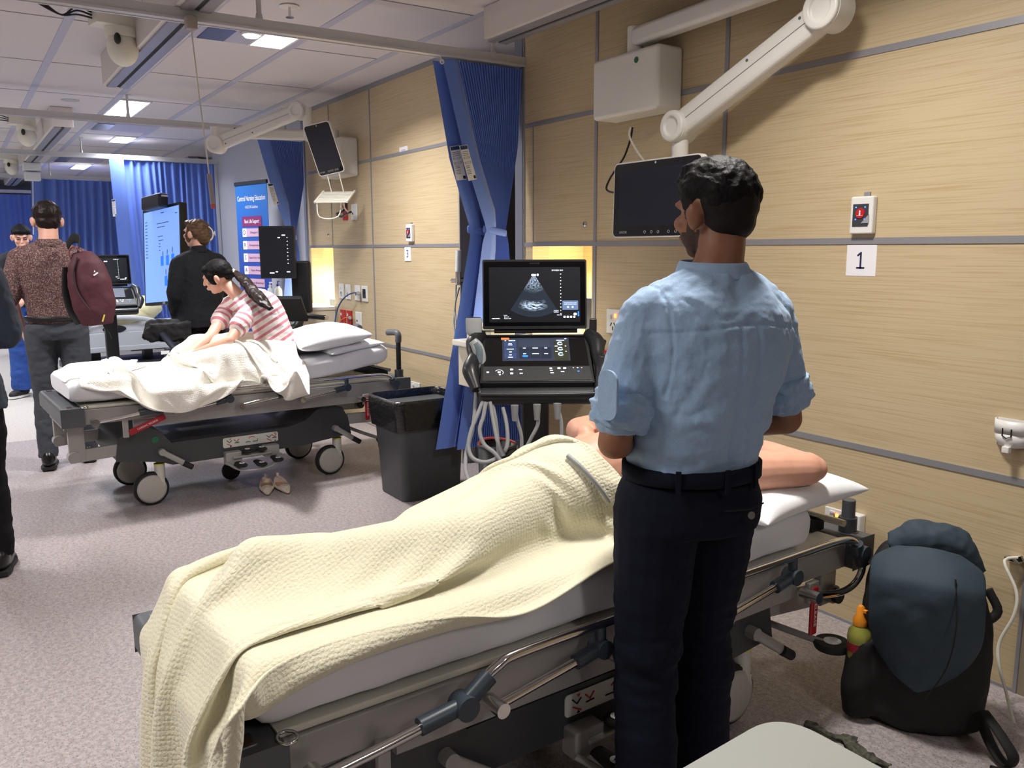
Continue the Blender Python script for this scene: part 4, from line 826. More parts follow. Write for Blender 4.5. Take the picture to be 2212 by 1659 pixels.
def quadgrid(c00, c01, c10, c11, nu, nv, amp, seed, bow=0):
    a, b, c, d = [np.array(q, float) for q in (c00, c01, c10, c11)]; P = np.zeros((nu, nv, 3)); rs = np.random.RandomState(seed)
    for i in range(nu):
        for j in range(nv):
            s, t = i/(nu-1), j/(nv-1); P[i, j] = a*(1-s)*(1-t)+b*(1-s)*t+c*s*(1-t)+d*s*t
            P[i, j, 2] += amp*noise.noise(Vector((s*5, t*11, seed)))+bow*math.sin(PI*t)
    return P
nu, nv = 104, 66
E0, LU = edge([VU(-.0, 1.22, .71), VU(.02, 1.10, .712), bpx(bed1, (1319, 1214), z=.712), bpx(bed1, (1145, 1319), v=-.012), bpx(bed1, (966, 1331), z=.712), bpx(bed1, (747, 1378), z=.712), bpx(bed1, (590, 1440), z=.712), bpx(bed1, (520, 1520), Y=.02), bpx(bed1, (470, 1600), Y=.055), bpx(bed1, (452, 1680), Y=.06)+A3(0, 0, 0) if False else bpx(bed1, (452, 1680), Y=.06)], nu)
E1, _ = edge([VU(.98, 1.24, .90), VU(.95, 1.0, .90), VU(.92, .7, .88), VU(.85, .4, .86), VU(.62, .22, .86), VU(.56, .05, .84), VU(.60, -.06, .70), VU(.66, -.08, .40), VU(.72, -.08, .18)], nu)
LV = 1.20; P0 = pinned(E0, E1, nv, 4.5, 4, LV, .06, .16)
pi_ = np.arange(nu)*nv
HE, _ = edge([VU(0, 1.22, .71), VU(.13, 1.19, .735), VU(.19, 1.16, .86), VU(.30, 1.10, .955), VU(.42, 1.06, .955), VU(.53, 1.04, .85), VU(.60, 1.04, .735), VU(.74, 1.04, .71), VU(.77, 1.04, .60)], nv)
P0[0] = HE; P0[1:8] = P0[1:8]*np.linspace(.1, .9, 7)[:, None, None]+HE[None]*np.linspace(.9, .1, 7)[:, None, None]
pins1 = (np.r_[pi_, np.arange(1, nv)], np.r_[E0, HE[1:]])
P1 = drape(P0, LU/(nu-1), LV/(nv-1), PAT+frame_cols(0, .70), 150, 8, pins=pins1, fric=.85, bend=.22)
blk = clothobj('blanket', smooth(P1, 1, .35), bed1, blanketm, .006, LU/(nu-1), LV/(nv-1)); tag(blk, 'cream cellular blanket draped over the lying patient and hanging off the stretcher foot', 'blanket')
# ------------------------------------------------------------------ pillows
def pillow(lab, c, R, w, l, h, seed=0, m=None, pinch=.12, parent=None):
    n = 40; P = np.zeros((n, n, 3)); Q = np.zeros((n, n, 3))
    for i in range(n):
        for j in range(n):
            x, y = -1+2*i/(n-1), -1+2*j/(n-1); x2 = x*(1-pinch*(1-y*y)**1)*1.0; y2 = y*(1-pinch*(1-x*x))
            e = ((1-abs(x)**2.6)*(1-abs(y)**2.6)); z = h/2*max(0, e)**.42
            nn = noise.noise(Vector((x*2.2+seed, y*2.2, seed)))*.02+noise.noise(Vector((x*7+seed, y*2.5, 3)))*.007
            z1_ = z*(1+nn*6) if e > 0 else 0
            P[i, j] = (x2*w/2, y2*l/2, z1_); Q[i, j] = (x2*w/2, y2*l/2, -z*.8)
    R = np.array(R); b = MB(); b.grid(P@R.T+np.array(c)); b.grid((Q@R.T+np.array(c))[::-1])
    o = b.obj('pillow', m or pillowm); q = o.modifiers.new('weld', 'WELD'); q.merge_threshold = .0006; q = o.modifiers.new('sub', 'SUBSURF'); q.levels = q.render_levels = 1
    return tag(o, lab, 'pillow')
def bedpt(root, v, u, z): M_ = ROOTS[root.name]; return np.array(M_@Vector((v, -u, z)))
pillow('white pillow under the arm of the lying patient', bedpt(bed1, .28, 1.76, .725), rotz(RZ1+.02)@rotx(-.02), .66, .54, .14, 2)
pillow('white pillow with an open case at the head of the far stretcher', bedpt(bed3, .36, 1.66, .905), rotz(RZ3-.12)@rotx(-.13), .70, .50, .17, 9)
pillow('lower white pillow folded beneath the other pillow on the far stretcher', bedpt(bed3, .36, 1.78, .845), rotz(RZ3)@rotx(-.13), .64, .40, .09, 14)
# ------------------------------------------------------------------ far stretcher blanket over the sitting woman's legs
WL = [('cap', VU(.30, 1.38, .81), VU(.15, .92, .835), .10, .085), ('cap', VU(.15, .91, .83), VU(.38, .66, .79), .08, .058)]
nu2, nv2 = 84, 56
vq = -.085
E0, LU2 = edge([bpx(bed3, (640, 800), z=.80), bpx(bed3, (605, 835), v=-.01), bpx(bed3, (570, 830), v=.0), bpx(bed3, (530, 822), v=-.01), bpx(bed3, (500, 850), v=vq), bpx(bed3, (450, 872), v=vq), bpx(bed3, (395, 892), v=vq), bpx(bed3, (330, 882), v=vq), bpx(bed3, (280, 855), v=vq), bpx(bed3, (245, 838), v=-.0), bpx(bed3, (200, 815), z=.80)], nu2)
E1, _ = edge([VU(.30, 1.36, .98), VU(.28, 1.28, 1.0), VU(.26, 1.16, 1.02), VU(.26, 1.0, 1.03), VU(.28, .88, .98), VU(.36, .75, .92), VU(.62, .62, .90), VU(.68, .5, .90), VU(.66, .35, .88), VU(.56, .26, .86)], nu2)
LV2 = .80; P0 = pinned(E0, E1, nv2, 4, 21, LV2, .07, .05)
P3 = drape(P0, LU2/(nu2-1)*1.02, LV2/(nv2-1), WL+frame_cols(DZ3+.01, .79, .05, .72), 140, 8, pins=(np.arange(nu2)*nv2, E0), fric=.85, bend=.2)
b3 = clothobj('blanket', smooth(P3, 1, .35), bed3, blanketw, .006, LU2/(nu2-1), LV2/(nv2-1)); tag(b3, 'white cellular blanket crumpled over the legs of the sitting woman', 'blanket')
# folded towel-like blanket at the foot
P0 = quadgrid(VU(.30, .38, .98), VU(.62, .52, 1.0), VU(.22, .10, .90), VU(.52, .13, .95), 40, 34, .10, 33)
P4 = drape(P0, .55/39, .5/33, frame_cols(DZ3+.01, .79, .05, .72)+[('box', (.42, -.27, .80), (.14, .13, .03), .02)], 140, 9)
b4 = clothobj('folded_blanket', smooth(P4, 1), bed3, mat('white_fleece', (236, 232, 230), .95, sheen=.3), .012, .55/39, .5/33); tag(b4, 'small folded white blanket lying near the foot of the far stretcher', 'blanket')
# ------------------------------------------------------------------ people
skin_tan = mat('skin_tan', (142, 96, 70), .5, sss=.06, noise_=(v3(30), .4, (124, 80, 58)))
skin_fair = mat('skin_fair', (222, 172, 150), .5, sss=.08, noise_=(v3(22), .35, (206, 146, 126)))
skin_mid = mat('skin_mid', (198, 144, 118), .5, sss=.08)
hair_black = mat('hair_black', (13, 12, 13), .62, bump=((60, 60, 25), 1, .006))
hair_dark = mat('hair_dark_brown', (34, 26, 24), .4, bump=((30, 30, 90), .8, .004))
hair_brown = mat('hair_brown', (104, 80, 58), .45, noise_=((20, 20, 60), .8, (66, 48, 36)), bump=((30, 30, 90), .8, .004))
def ballcap(mb, a, b, ra, rb, n=14):
    a = np.array(a, float); b = np.array(b, float); mb.ell(a, ra, nu=n, nv=10); mb.ell(b, rb, nu=n, nv=10); mb.cyl(a, b, ra*.999, rb*.999, n=n)
def limb(mb, pts, rad, n=16, res=4):
    P = spline(pts, res); rr = np.interp(np.linspace(0, len(rad)-1, len(P)), np.arange(len(rad)), rad); mb.tube(P, list(rr), n); mb.ell(P[0], rr[0]*.99, nu=n, nv=10); mb.ell(P[-1], rr[-1]*.99, nu=n, nv=10)
def remesh(mb, vox, it=6, k=.5):
    o = mb.obj('tmp', None); o.data.materials.clear(); q = o.modifiers.new('r', 'REMESH'); q.mode = 'VOXEL'; q.voxel_size = vox
    if it: q = o.modifiers.new('s', 'SMOOTH'); q.factor = k; q.iterations = it
    me = bake(o); n = len(me.vertices); V = np.zeros(n*3); me.vertices.foreach_get('co', V); V = V.reshape(-1, 3)+np.array(o.location); Fc = [tuple(p.vertices) for p in me.polygons]
    N_ = np.zeros(n*3); me.vertices.foreach_get('normal', N_); N_ = N_.reshape(-1, 3)
    bpy.data.objects.remove(o); bpy.data.meshes.remove(me); return V, Fc, N_
def mk(name, V, Fc, ms, loc=None, rz=0, parent=None, label=None, mi=None):
    me = bpy.data.meshes.new(name); me.from_pydata([tuple(p) for p in V], [], Fc)
    for q in (ms if isinstance(ms, (list, tuple)) else [ms]): me.materials.append(q)
    me.polygons.foreach_set('use_smooth', [True]*len(Fc))
    if mi is not None: me.polygons.foreach_set('material_index', mi)
    o = bpy.data.objects.new(name, me); COL.objects.link(o)
    if parent is None: o.location = tuple(map(float, loc)); o.rotation_euler = (0, 0, rz); ROOTS[o.name] = Matrix.Translation(tuple(map(float, loc)))@Matrix.Rotation(rz, 4, 'Z')
    else: o.parent = parent; ROOTS[o.name] = ROOTS[parent.name]
    if label: o['label'] = label
    return o
def A3(*a): return np.array(a, float)
def headR(yaw, pitch=0, roll=0): return rotz(math.radians(yaw))@rotx(math.radians(pitch))@roty(math.radians(roll))
STAND = dict(spine=[A3(0, 0, .84), A3(0, -.005, 1.02), A3(0, -.015, 1.24), A3(0, -.02, 1.43)], hipax=A3(1, 0, 0), shax=A3(1, 0, 0),
    shL=A3(-.168, -.01, 1.345), shR=A3(.168, -.01, 1.345), elL=A3(-.225, -.03, 1.10), elR=A3(.225, -.03, 1.10), wrL=A3(-.24, .05, .86), wrR=A3(.24, .05, .86),
    hipL=A3(-.09, 0, .88), hipR=A3(.09, 0, .88), knL=A3(-.10, .02, .48), knR=A3(.10, .02, .48), anL=A3(-.11, -.01, .08), anR=A3(.11, -.01, .08), head=A3(0, .02, 1.58), hR=np.eye(3), k=1.0, fem=0)
def torso(mb, S, inf=0, secs=None, t0=0, t1=1, n=28):
    sp_ = S['spine']; P = spline(sp_, 8); K = len(P); k = S['k']
    secs = secs or ([(0, .150, .105), (.12, .168, .118), (.3, .142, .108), (.5, .150, .108), (.68, .168, .115), (.82, .178, .108), (.90, .165, .092), (.96, .115, .075), (1, .065, .062)] if not S['fem'] else
                    [(0, .150, .11), (.12, .168, .12), (.3, .125, .095), (.5, .132, .098), (.68, .148, .112), (.82, .158, .098), (.90, .145, .084), (.96, .10, .068), (1, .052, .052)])
    R = []
    for s in np.linspace(t0, t1, 26):
        f = s*(K-1); i = min(int(f), K-2); c = P[i]*(1-(f-i))+P[i+1]*(f-i); T = norm(P[min(i+1, K-1)]-P[max(i-0, 0)])
        ax = norm(S['hipax']*(1-s)+S['shax']*s); ax = norm(ax-(ax@T)*T); fw = np.cross(T, ax)
        rx = np.interp(s, [q[0] for q in secs], [q[1] for q in secs])*k+inf; ry = np.interp(s, [q[0] for q in secs], [q[2] for q in secs])*k+inf
        R.append([c+ax*rx*np.sign(math.cos(a))*abs(math.cos(a))**.85+fw*ry*np.sign(math.sin(a))*abs(math.sin(a))**.9 for a in [2*PI*j/n for j in range(n)]])
    mb.rings(R)
    if t1 >= .99:
        nb = sp_[-1]
        for s_ in 'LR': ballcap(mb, nb*.8+S['sh'+s_]*.2-A3(0, 0, .012)*k, S['sh'+s_]*.86+nb*.14, .048*k+inf, .050*k+inf)
def headprims(mb, S):
    c, R, k = S['head'], S['hR'], S['k']; q = lambda *p: c+R@(A3(*p)*k)
    mb.ell(q(0, -.012, .018), A3(.076, .094, .088)*k, R); mb.ell(q(0, .030, -.045), A3(.058, .060, .066)*k, R); mb.ell(q(0, .058, -.088), A3(.026, .026, .020)*k, R)
    mb.ell(q(0, .078, .022), A3(.05, .012, .014)*k, R); ballcap(mb, q(0, .086, .01), q(0, .103, -.022), .008*k, .0115*k); mb.ell(q(0, .092, -.055), A3(.024, .012, .009)*k, R); mb.ell(q(0, .09, -.064), A3(.02, .011, .007)*k, R)
    for s_ in (-1, 1):
        mb.ell(q(s_*.04, .065, -.025), A3(.022, .02, .02)*k, R)
        e = R@roty(s_*.15)@rotz(-s_*.45); mb.ell(q(s_*.083, -.008, -.018), A3(.010, .019, .032)*k, e); mb.ell(q(s_*.076, .0, -.03), A3(.012, .012, .02)*k, R)
    nb = S['spine'][-1]; limb(mb, [nb-A3(0, 0, .03)*0, (nb+q(0, -.02, -.06))/2+R@A3(0, -.004, 0), q(0, -.02, -.05)], [.062*k if not S['fem'] else .052*k, .056*k if not S['fem'] else .046*k, .056*k if not S['fem'] else .048*k])
def hand(mb, w, d, nrm, k=1, curl=35, side=1, spread=.0, thumb=40, fist=False):
    d = norm(d); nrm = norm(nrm-(nrm@d)*d); a = np.cross(nrm, d)*side      # a points to the thumb side
    mb.tube([w-d*.02*k, w+d*.02*k, w+d*.055*k, w+d*.088*k], [.026*k, .032*k, .039*k, .036*k], 14, flat=(nrm, 1, .40), res=3)
    for i, (o, L) in enumerate(((.030, .074), (.010, .082), (-.010, .077), (-.029, .06))):
        p = w+d*(.084-.004*i)*k+a*o*k; dd = d+a*(o*spread*8); dd = norm(dd); P = [p-dd*.015*k, p]; c = 0
        for j, f in enumerate((.45, .32, .23)):
            c += math.radians(curl)*(1.0 if j else .8); v = dd*math.cos(c)+nrm*math.sin(c); P.append(P[-1]+v*L*f*k)
        mb.tube(P, [.0095*k, .0092*k, .0088*k, .0082*k, .0068*k], 10, res=3); mb.ell(P[-1], .0068*k, nu=10, nv=8)
    t = math.radians(thumb); p = w+d*.02*k+a*.026*k; v = norm(d*math.cos(t)+a*math.sin(t)+nrm*.25); v2 = norm(v*.8+d*.35+nrm*(.35 if curl > 30 else .05)); P = [p, p+v*.035*k, p+v*.035*k+v2*.03*k, p+v*.035*k+v2*.054*k]
    mb.tube(P, [.014*k, .0115*k, .010*k, .008*k], 10, res=3); mb.ell(P[-1], .008*k, nu=10, nv=8)
def body(S, hands=None, thin=1.0, only_up=False):
    mb = MB(); k = S['k']; torso(mb, S, -.012*k); headprims(mb, S)
    for s_ in 'LR':
        ua = [S['sh'+s_], (S['sh'+s_]+S['el'+s_])/2, S['el'+s_]]; fa = [S['el'+s_], S['el'+s_]*.65+S['wr'+s_]*.35, S['wr'+s_]]; f_ = .88 if S['fem'] else 1
        limb(mb, ua, [.048*k*f_, .045*k*f_, .038*k*f_]); limb(mb, fa, [.038*k*f_, .038*k*f_, .025*k*f_])
        hd = (hands or {}).get(s_); dd = norm(S['wr'+s_]-S['el'+s_])
        if hd: hand(mb, S['wr'+s_], hd[0] if hd[0] is not None else dd, hd[1], k*(.92 if S['fem'] else 1), *hd[2:])
        if not only_up:
            limb(mb, [S['hip'+s_], (S['hip'+s_]+S['kn'+s_])/2, S['kn'+s_]], [.082*k, .070*k, .050*k]); limb(mb, [S['kn'+s_], S['kn'+s_]*.68+S['an'+s_]*.32, S['an'+s_]], [.050*k, .050*k, .035*k])
    return mb
def folds(V, N_, amp, sc, seed=0, mask=None, st=(1, 1, 1)):
    out = V.copy(); st = np.array(st)
    for i in range(len(V)):
        p = V[i]*sc*st; a = noise.noise(Vector(p+seed)); b = noise.noise(Vector(p*2.3+seed+7)); r = (1-abs(a)*2)**3 if abs(a) < .5 else 0
        d = amp*(a*1.1+b*.5-.35*r); out[i] += N_[i]*d*(1 if mask is None else mask[i])
    return out
def recn(V, Fc):
    me = bpy.data.meshes.new('n'); me.from_pydata([tuple(p) for p in V], [], Fc); N_ = np.zeros(len(V)*3); me.vertices.foreach_get('normal', N_); bpy.data.meshes.remove(me); return N_.reshape(-1, 3)
def cutmesh(V, Fc, keep):
    keep = np.asarray(keep); F2 = [f for f in Fc if all(keep[i] for i in f)]; used = sorted({i for f in F2 for i in f}); mp = {j: i for i, j in enumerate(used)}
    return V[used], [tuple(mp[i] for i in f) for f in F2]
def shirt(S, parent, m, name='shirt', sleeve=1.0, fsleeve=0, inf=.014, vox=.007, amp=.006, hem=0, secs=None, collar=True, cm=None, loose=0, seed=0, top=1, armr=(.068, .066, .062)):
    mb = MB(); k = S['k']; torso(mb, S, inf*k, secs, hem, top)
    for s_ in 'LR':
        a, e, w = S['sh'+s_], S['el'+s_], S['wr'+s_]
        if sleeve >= 1:
            limb(mb, [a, (a+e)/2, e], [armr[0]*k*.9, armr[1]*k, armr[2]*k])
            if fsleeve: limb(mb, [e, e*(1-fsleeve)+w*fsleeve], [armr[2]*k, (armr[2]-.015*fsleeve)*k], res=6)
        else: limb(mb, [a, a*(1-sleeve)+e*sleeve], [armr[0]*k, (armr[1]+.006)*k], res=6)
    V, Fc, N_ = remesh(mb, vox, 5); V = folds(V, N_, amp, 9, seed, st=(1, 1, .55)); V = folds(V, N_, amp*.45, 24, seed+3)
    o = mk(name, V, Fc, m, parent=parent); return o, V, N_
def trousers(S, parent, m, vox=.008, amp=.007, seed=0, r=(.098, .088, .068, .066, .060), hem=.05, waist=.22):
    mb = MB(); k = S['k']; torso(mb, S, .010*k, None, -.0, waist)
    for s_ in 'LR':
        h, n_, a = S['hip'+s_], S['kn'+s_], S['an'+s_]+A3(0, 0, hem-.05)
        limb(mb, [h, (h+n_)/2, n_], [r[0]*k, r[1]*k, r[2]*k]); P = [n_, (n_+a)/2, a]; mb.tube(spline(P, 5), [r[2]*k, r[3]*k, r[4]*k], 18); mb.ell(n_, r[2]*k*.99)
    V, Fc, N_ = remesh(mb, vox, 5); V = folds(V, N_, amp, 8, seed, st=(.5, .5, 1.4)); V = folds(V, N_, amp*.4, 22, seed+5)
    return mk('trousers', V, Fc, m, parent=parent)
def shoe(S, parent, m, side, toe=A3(0, 1, 0), sole=None):
    a = S['an'+side]; k = S['k']; f = norm(A3(toe[0], toe[1], 0)); s_ = np.cross(f, EZ); mb = MB(); g = A3(a[0], a[1], a[2]-.075)
    mb.ell(g+f*.05+EZ*.045, A3(.044, .135, .04)*k, np.array([s_, f, EZ]).T); mb.ell(g-f*.02+EZ*.07, A3(.042, .06, .06)*k, np.array([s_, f, EZ]).T); mb.ell(g+f*.13+EZ*.032, A3(.040, .055, .03)*k, np.array([s_, f, EZ]).T)
    V, Fc, _ = remesh(mb, .007, 4); V[:, 2] = np.maximum(V[:, 2], g[2]+.006); o = mk('shoe', V, Fc, m, parent=parent)
    q = MB(); q.prism([(x*.049*k, y) for x, y in ((-.7, -.085), (.7, -.085), (.95, -.03), (.85, .05), (1.0, .12), (.7, .18), (0, .2), (-.7, .18), (-1, .12), (-.85, .05), (-.95, -.03))], g, s_, f, EZ, .02); q.obj('sole', sole or rubber, o, .004); return o
def hairmesh(S, parent, m, prims, vox=.006, it=3, amp=.004, sc=38, st=(1, 1, 1), seed=0, name='hair'):
    c, R, k = S['head'], S['hR'], S['k']; mb = MB()
    for p, r in prims: mb.ell(c+R@(A3(*p)*k), A3(*r)*k, R)
    V, Fc, N_ = remesh(mb, vox, it); V = folds(V, N_, amp, sc, seed, st=st); return mk(name, V, Fc, m, parent=parent)
def person(label, loc, face, S, skin, hands=None, vox=.007, grp=None, only_up=False):
    V, Fc, N_ = remesh(body(S, hands, only_up=only_up), vox, 3)
    o = mk('person', V, Fc, skin, loc, math.radians(face-90)); return tag(o, label, 'person', grp)
def mod(**k): d = {a: (b.copy() if hasattr(b, 'copy') and not isinstance(b, list) else (list(b) if isinstance(b, list) else b)) for a, b in STAND.items()}; d.update(k); return d
def scaled(S, k):
    S = dict(S); S['k'] = k
    for a, b in S.items():
        if a in ('hipax', 'shax', 'hR', 'k', 'fem'): continue
        S[a] = [q*k for q in b] if isinstance(b, list) else b*k
    return S
# ---- the man in the blue shirt
S1 = mod(shL=A3(-.178, -.01, 1.345), shR=A3(.165, -.01, 1.345), elL=A3(-.262, -.03, 1.065), elR=A3(.225, -.02, 1.08), wrL=A3(-.13, .15, 1.015), wrR=A3(.06, .20, 1.03), hipL=A3(-.125, 0, .88),
    knL=A3(-.15, .0, .47), anL=A3(-.165, -.05, .08), hipR=A3(.05, .02, .88), knR=A3(.075, .08, .50), anR=A3(.085, .10, .08), head=A3(.03, .035, 1.588), hR=headR(16, -6), spine=[A3(-.04, 0, .84), A3(-.035, -.005, 1.02), A3(-.015, -.02, 1.24), A3(.005, -.015, 1.44)])
man = person('person in a light blue rolled-sleeve shirt standing with his back turned beside the nearest stretcher', (1.40, -1.475, 0), -12, S1, skin_tan, {'L': (A3(.8, .55, -.1), A3(0, 0, -1), 30, 1), 'R': (A3(-.5, .85, 0), A3(0, 0, -1), 30, -1)}, .006)
shm = mat('chambray_shirt', (152, 178, 208), .85, noise_=(v3(420), .5, (128, 156, 190), 2), bump=((34, 34, 20), .45, .008), sheen=.15)
secs1 = [(0, .165, .115), (.12, .155, .110), (.22, .150, .110), (.3, .146, .112), (.45, .158, .120), (.62, .182, .132), (.78, .190, .128), (.88, .172, .108), (.95, .11, .08), (1, .070, .066)]
mb = MB(); torso(mb, S1, .012, secs1, .16, 1)
for s_ in 'LR':
    a, e, w = S1['sh'+s_], S1['el'+s_], S1['wr'+s_]; limb(mb, [a, a*.72+e*.28, (a+e)/2, e*.78+a*.22], [.062, .069, .069, .062])
V, Fc, N_ = remesh(mb, .005, 6)
z = V[:, 2]
# stretched folds: long drags from shoulder blade, horizontal creases at the waist, gathers at the elbow
V, Fc = cutmesh(V, Fc, V[:, 2] > .972); N_ = recn(V, Fc); z = V[:, 2]; V = folds(V, N_, .010, 7.0, 2, st=(1.1, 1, .6)); V = folds(V, N_, .0075, 14, 11, st=(.6, .6, 1.2), mask=np.clip((1.24-z)/.12, .35, 1)); V = folds(V, N_, .0030, 32, 5)
dseam = z-(1.335-.10*np.abs(V[:, 0])); g = np.exp(-(dseam/.004)**2)*.0035*((V[:, 1] < .0) & (np.abs(V[:, 0]) < .2)); V -= N_*g[:, None]
for s_ in (-1, 1):
    d = np.abs(s_*V[:, 0]-(.163+.15*np.maximum(0, 1.30-z)**1.3)); g = np.exp(-(d/.004)**2)*.004*((z > 1.17)); V -= N_*g[:, None]
dv = np.abs(V[:, 0]-.0); g = np.exp(-((dv-.022)/.005)**2)*.004*((z < 1.33) & (z > 1.0) & (V[:, 1] < 0)); V -= N_*g[:, None]
mk('shirt', V, Fc, shm, parent=man)
q = MB(); an = np.linspace(0, 2*PI, 40)
c0 = S1['spine'][-1]+A3(0, .008, -.012); rr = [(0, .082, .080), (.018, .076, .075), (.036, .071, .071), (.041, .074, .074), (.038, .079, .079), (.014, .086, .085), (.004, .092, .090)]
q.grid(np.array([[c0+A3(rx*math.cos(a), ry*math.sin(a)+.10*h, h+.004*math.sin(a)) for a in an] for h, rx, ry in rr])); q.obj('collar', shm, man, solid=.003, sub=1)
q = MB(); q.tube([A3(-.028, -.128, 1.372), A3(0, -.138, 1.318), A3(.028, -.128, 1.372)], .0016, 6); q.obj('back_loop_stitching', mat('stitch', (104, 132, 166), .8), man)
for s_ in 'LR':      # rolled cuffs
    a, e, w = S1['sh'+s_], S1['el'+s_], S1['wr'+s_]; d = norm(e-a); c = a*.27+e*.73; q = MB()
    q.tube([c-d*.035, c-d*.03, c+d*.0, c+d*.030, c+d*.034], [.064, .070, .0725, .069, .060], 28, res=4); q.tube([c+d*.022, c+d*.04, c+d*.047], [.062, .066, .056], 28, res=3)
    V, Fc, N_ = remesh(q, .0045, 3); V = folds(V, N_, .007, 26, 4, st=(1, 1, 2.2)); V = folds(V, N_, .0025, 60, 9); mk('rolled_cuff', V, Fc, shm, parent=man)
q = MB(); q.prism(rrect(.055, .11, .025), A3(-.302, -.078, 1.185)+A3(0, 0, 0), norm(A3(.35, -1, 0)), norm(A3(.0, 0, 1)), norm(A3(-1, -.35, 0)), .006); q.obj('cuff_tab', shm, man, .002)
trm = mat('navy_trousers', (16, 19, 34), .9, bump=((30, 30, 30), .3, .006))
mb = MB(); torso(mb, S1, .013, [(0, .165, .115), (.12, .172, .122), (.20, .158, .115), (.3, .15, .112)], 0, .235)
for s_, (h, n_, a) in {'L': (S1['hipL'], S1['knL'], S1['anL']), 'R': (S1['hipR'], S1['knR'], S1['anR'])}.items():
    limb(mb, [h, h*.6+n_*.4, n_], [.108, .096, .076]); mb.tube(spline([n_, (n_+a)/2, a+A3(0, 0, .0), a-A3(0, 0, .05)], 5), [.076, .078, .074, .078], 20); mb.ell(n_, .075)
V, Fc, N_ = remesh(mb, .006, 5); kz = np.exp(-((V[:, 2]-.47)/.13)**2)+np.exp(-((V[:, 2]-.12)/.07)**2)*1.2+.5
V = folds(V, N_, .008, 8, 3, st=(.5, .5, 1.6), mask=kz); V = folds(V, N_, .003, 24, 6, st=(.5, .5, 1.4), mask=kz); V[:, 2] = np.maximum(V[:, 2], .03)
to = mk('trousers', V, Fc, trm, parent=man)
q = MB(); P = [[c for c in S1['spine'][1]+A3(0, 0, h)+A3((.170+o)*math.cos(a)-.002, (.138+o)*math.sin(a), 0)] for h, o in ((-.056, -.004), (-.054, .004), (-.022, .004), (-.019, -.008)) for a in an]
q.grid(np.array(P).reshape(4, 40, 3)); q.obj('waistband', trm, to)
for x in (-.11, -.0, .09): MB().box(A3(x-.037, -.005-.146*math.sqrt(max(0, 1-(x/.178)**2)), .980), (.012, .006, .055), rotz(x*4.5)).obj('belt_loop', trm, to)
MB().lathe([(.009, 0), (.009, .003), (.006, .004)], A3(.03, -.150, .895), (.0, -1, .1)).obj('pocket_button', mat('grey_button', (110, 108, 104), .4), to)
MB().tube([A3(-.04, -.147, .912), A3(.03, -.146, .908), A3(.08, -.128, .912)], .002, 6).obj('pocket_seam', mat('seam_black', (8, 9, 14), .9), to)
shoe(S1, man, mat('black_leather', (14, 14, 15), .3), 'L', A3(-.1, 1, 0)); shoe(S1, man, mat('black_leather', (14, 14, 15), .3), 'R', A3(.15, 1, 0))
hairmesh(S1, man, mat('hair_faded', (30, 26, 25), .6, bump=(v3(400), .6, .002)), [((0, -.034, .012), (.0775, .080, .082)), ((0, -.048, -.032), (.066, .052, .05)), ((.072, .016, .022), (.008, .022, .03)), ((-.072, .016, .022), (.008, .022, .03))], .005, 3, .001, name='faded_sides')
hairmesh(S1, man, hair_black, [((0, -.012, .046), (.082, .098, .078)), ((0, -.05, .03), (.081, .066, .068)), ((.0, .050, .078), (.055, .04, .028)), ((0, .02, .092), (.06, .06, .032))], .004, 2, .0042, 46, (1, .45, 1), 3)
q = MB(); c, R = S1['head'], S1['hR']
q.ell(c+R@A3(0, .028, -.055), A3(.0595, .0600, .058), R); q.ell(c+R@A3(0, .058, -.088), A3(.028, .028, .022), R)
man.data.materials.append(mat('beard_stubble', (70, 48, 38), .8, noise_=(v3(260), .8, (44, 32, 28))))
for p_ in man.data.polygons:
    l_ = R.T@(np.array(p_.center)-c)
    if (l_[2] < -.048 and l_[2] > -.12 and l_[1] > .004 and not (abs(l_[0]) < .022 and l_[1] > .09 and l_[2] > -.07)) or (abs(l_[0]) > .055 and -.06 < l_[2] < .0 and .012 < l_[1] < .04): p_.material_index = 1
# ---- generic helpers for the others
def std_hair(S, o, m, long_=False): return hairmesh(S, o, m, [((0, -.025, .030), (.083, .092, .086)), ((0, -.05, -.025), (.072, .055, .055)), ((0, .03, .085), (.055, .05, .028))], .007, 3, .004, 40)
# ---- backpack man by the far stretcher
S2 = scaled(mod(elL=A3(-.24, -.02, 1.11), wrL=A3(-.20, .12, .90), elR=A3(.235, .02, 1.12), wrR=A3(.14, .22, 1.02), hR=headR(8, -10), head=A3(0, .03, 1.585), anR=A3(.12, .12, .08)), 1.075)
man2 = person('person in a brown patterned shirt with a maroon backpack on one shoulder, seen from behind', (6.50, -.55, 0), -8, S2, skin_fair, {'L': (None, A3(1, 0, 0), 25, -1), 'R': (None, A3(0, 0, -1), 30, 1)})
pat = bpy.data.materials.new('sprig_print_shirt'); pat.use_nodes = True; N = pat.node_tree.nodes; L = pat.node_tree.links; p = N['Principled BSDF']; p.inputs['Roughness'].default_value = .85
tc = N.new('ShaderNodeTexCoord'); vo = N.new('ShaderNodeTexVoronoi'); vo.feature = 'DISTANCE_TO_EDGE'; vo.inputs['Scale'].default_value = 170; L.new(tc.outputs['Object'], vo.inputs['Vector'])
r_ = N.new('ShaderNodeMapRange'); r_.inputs[1].default_value = .05; r_.inputs[2].default_value = .14; L.new(vo.outputs[0], r_.inputs[0])
nz2 = N.new('ShaderNodeTexNoise'); nz2.inputs['Scale'].default_value = 150; L.new(tc.outputs['Object'], nz2.inputs['Vector']); r2 = N.new('ShaderNodeMapRange'); r2.inputs[1].default_value = .42; r2.inputs[2].default_value = .5; L.new(nz2.outputs['Fac'], r2.inputs[0])
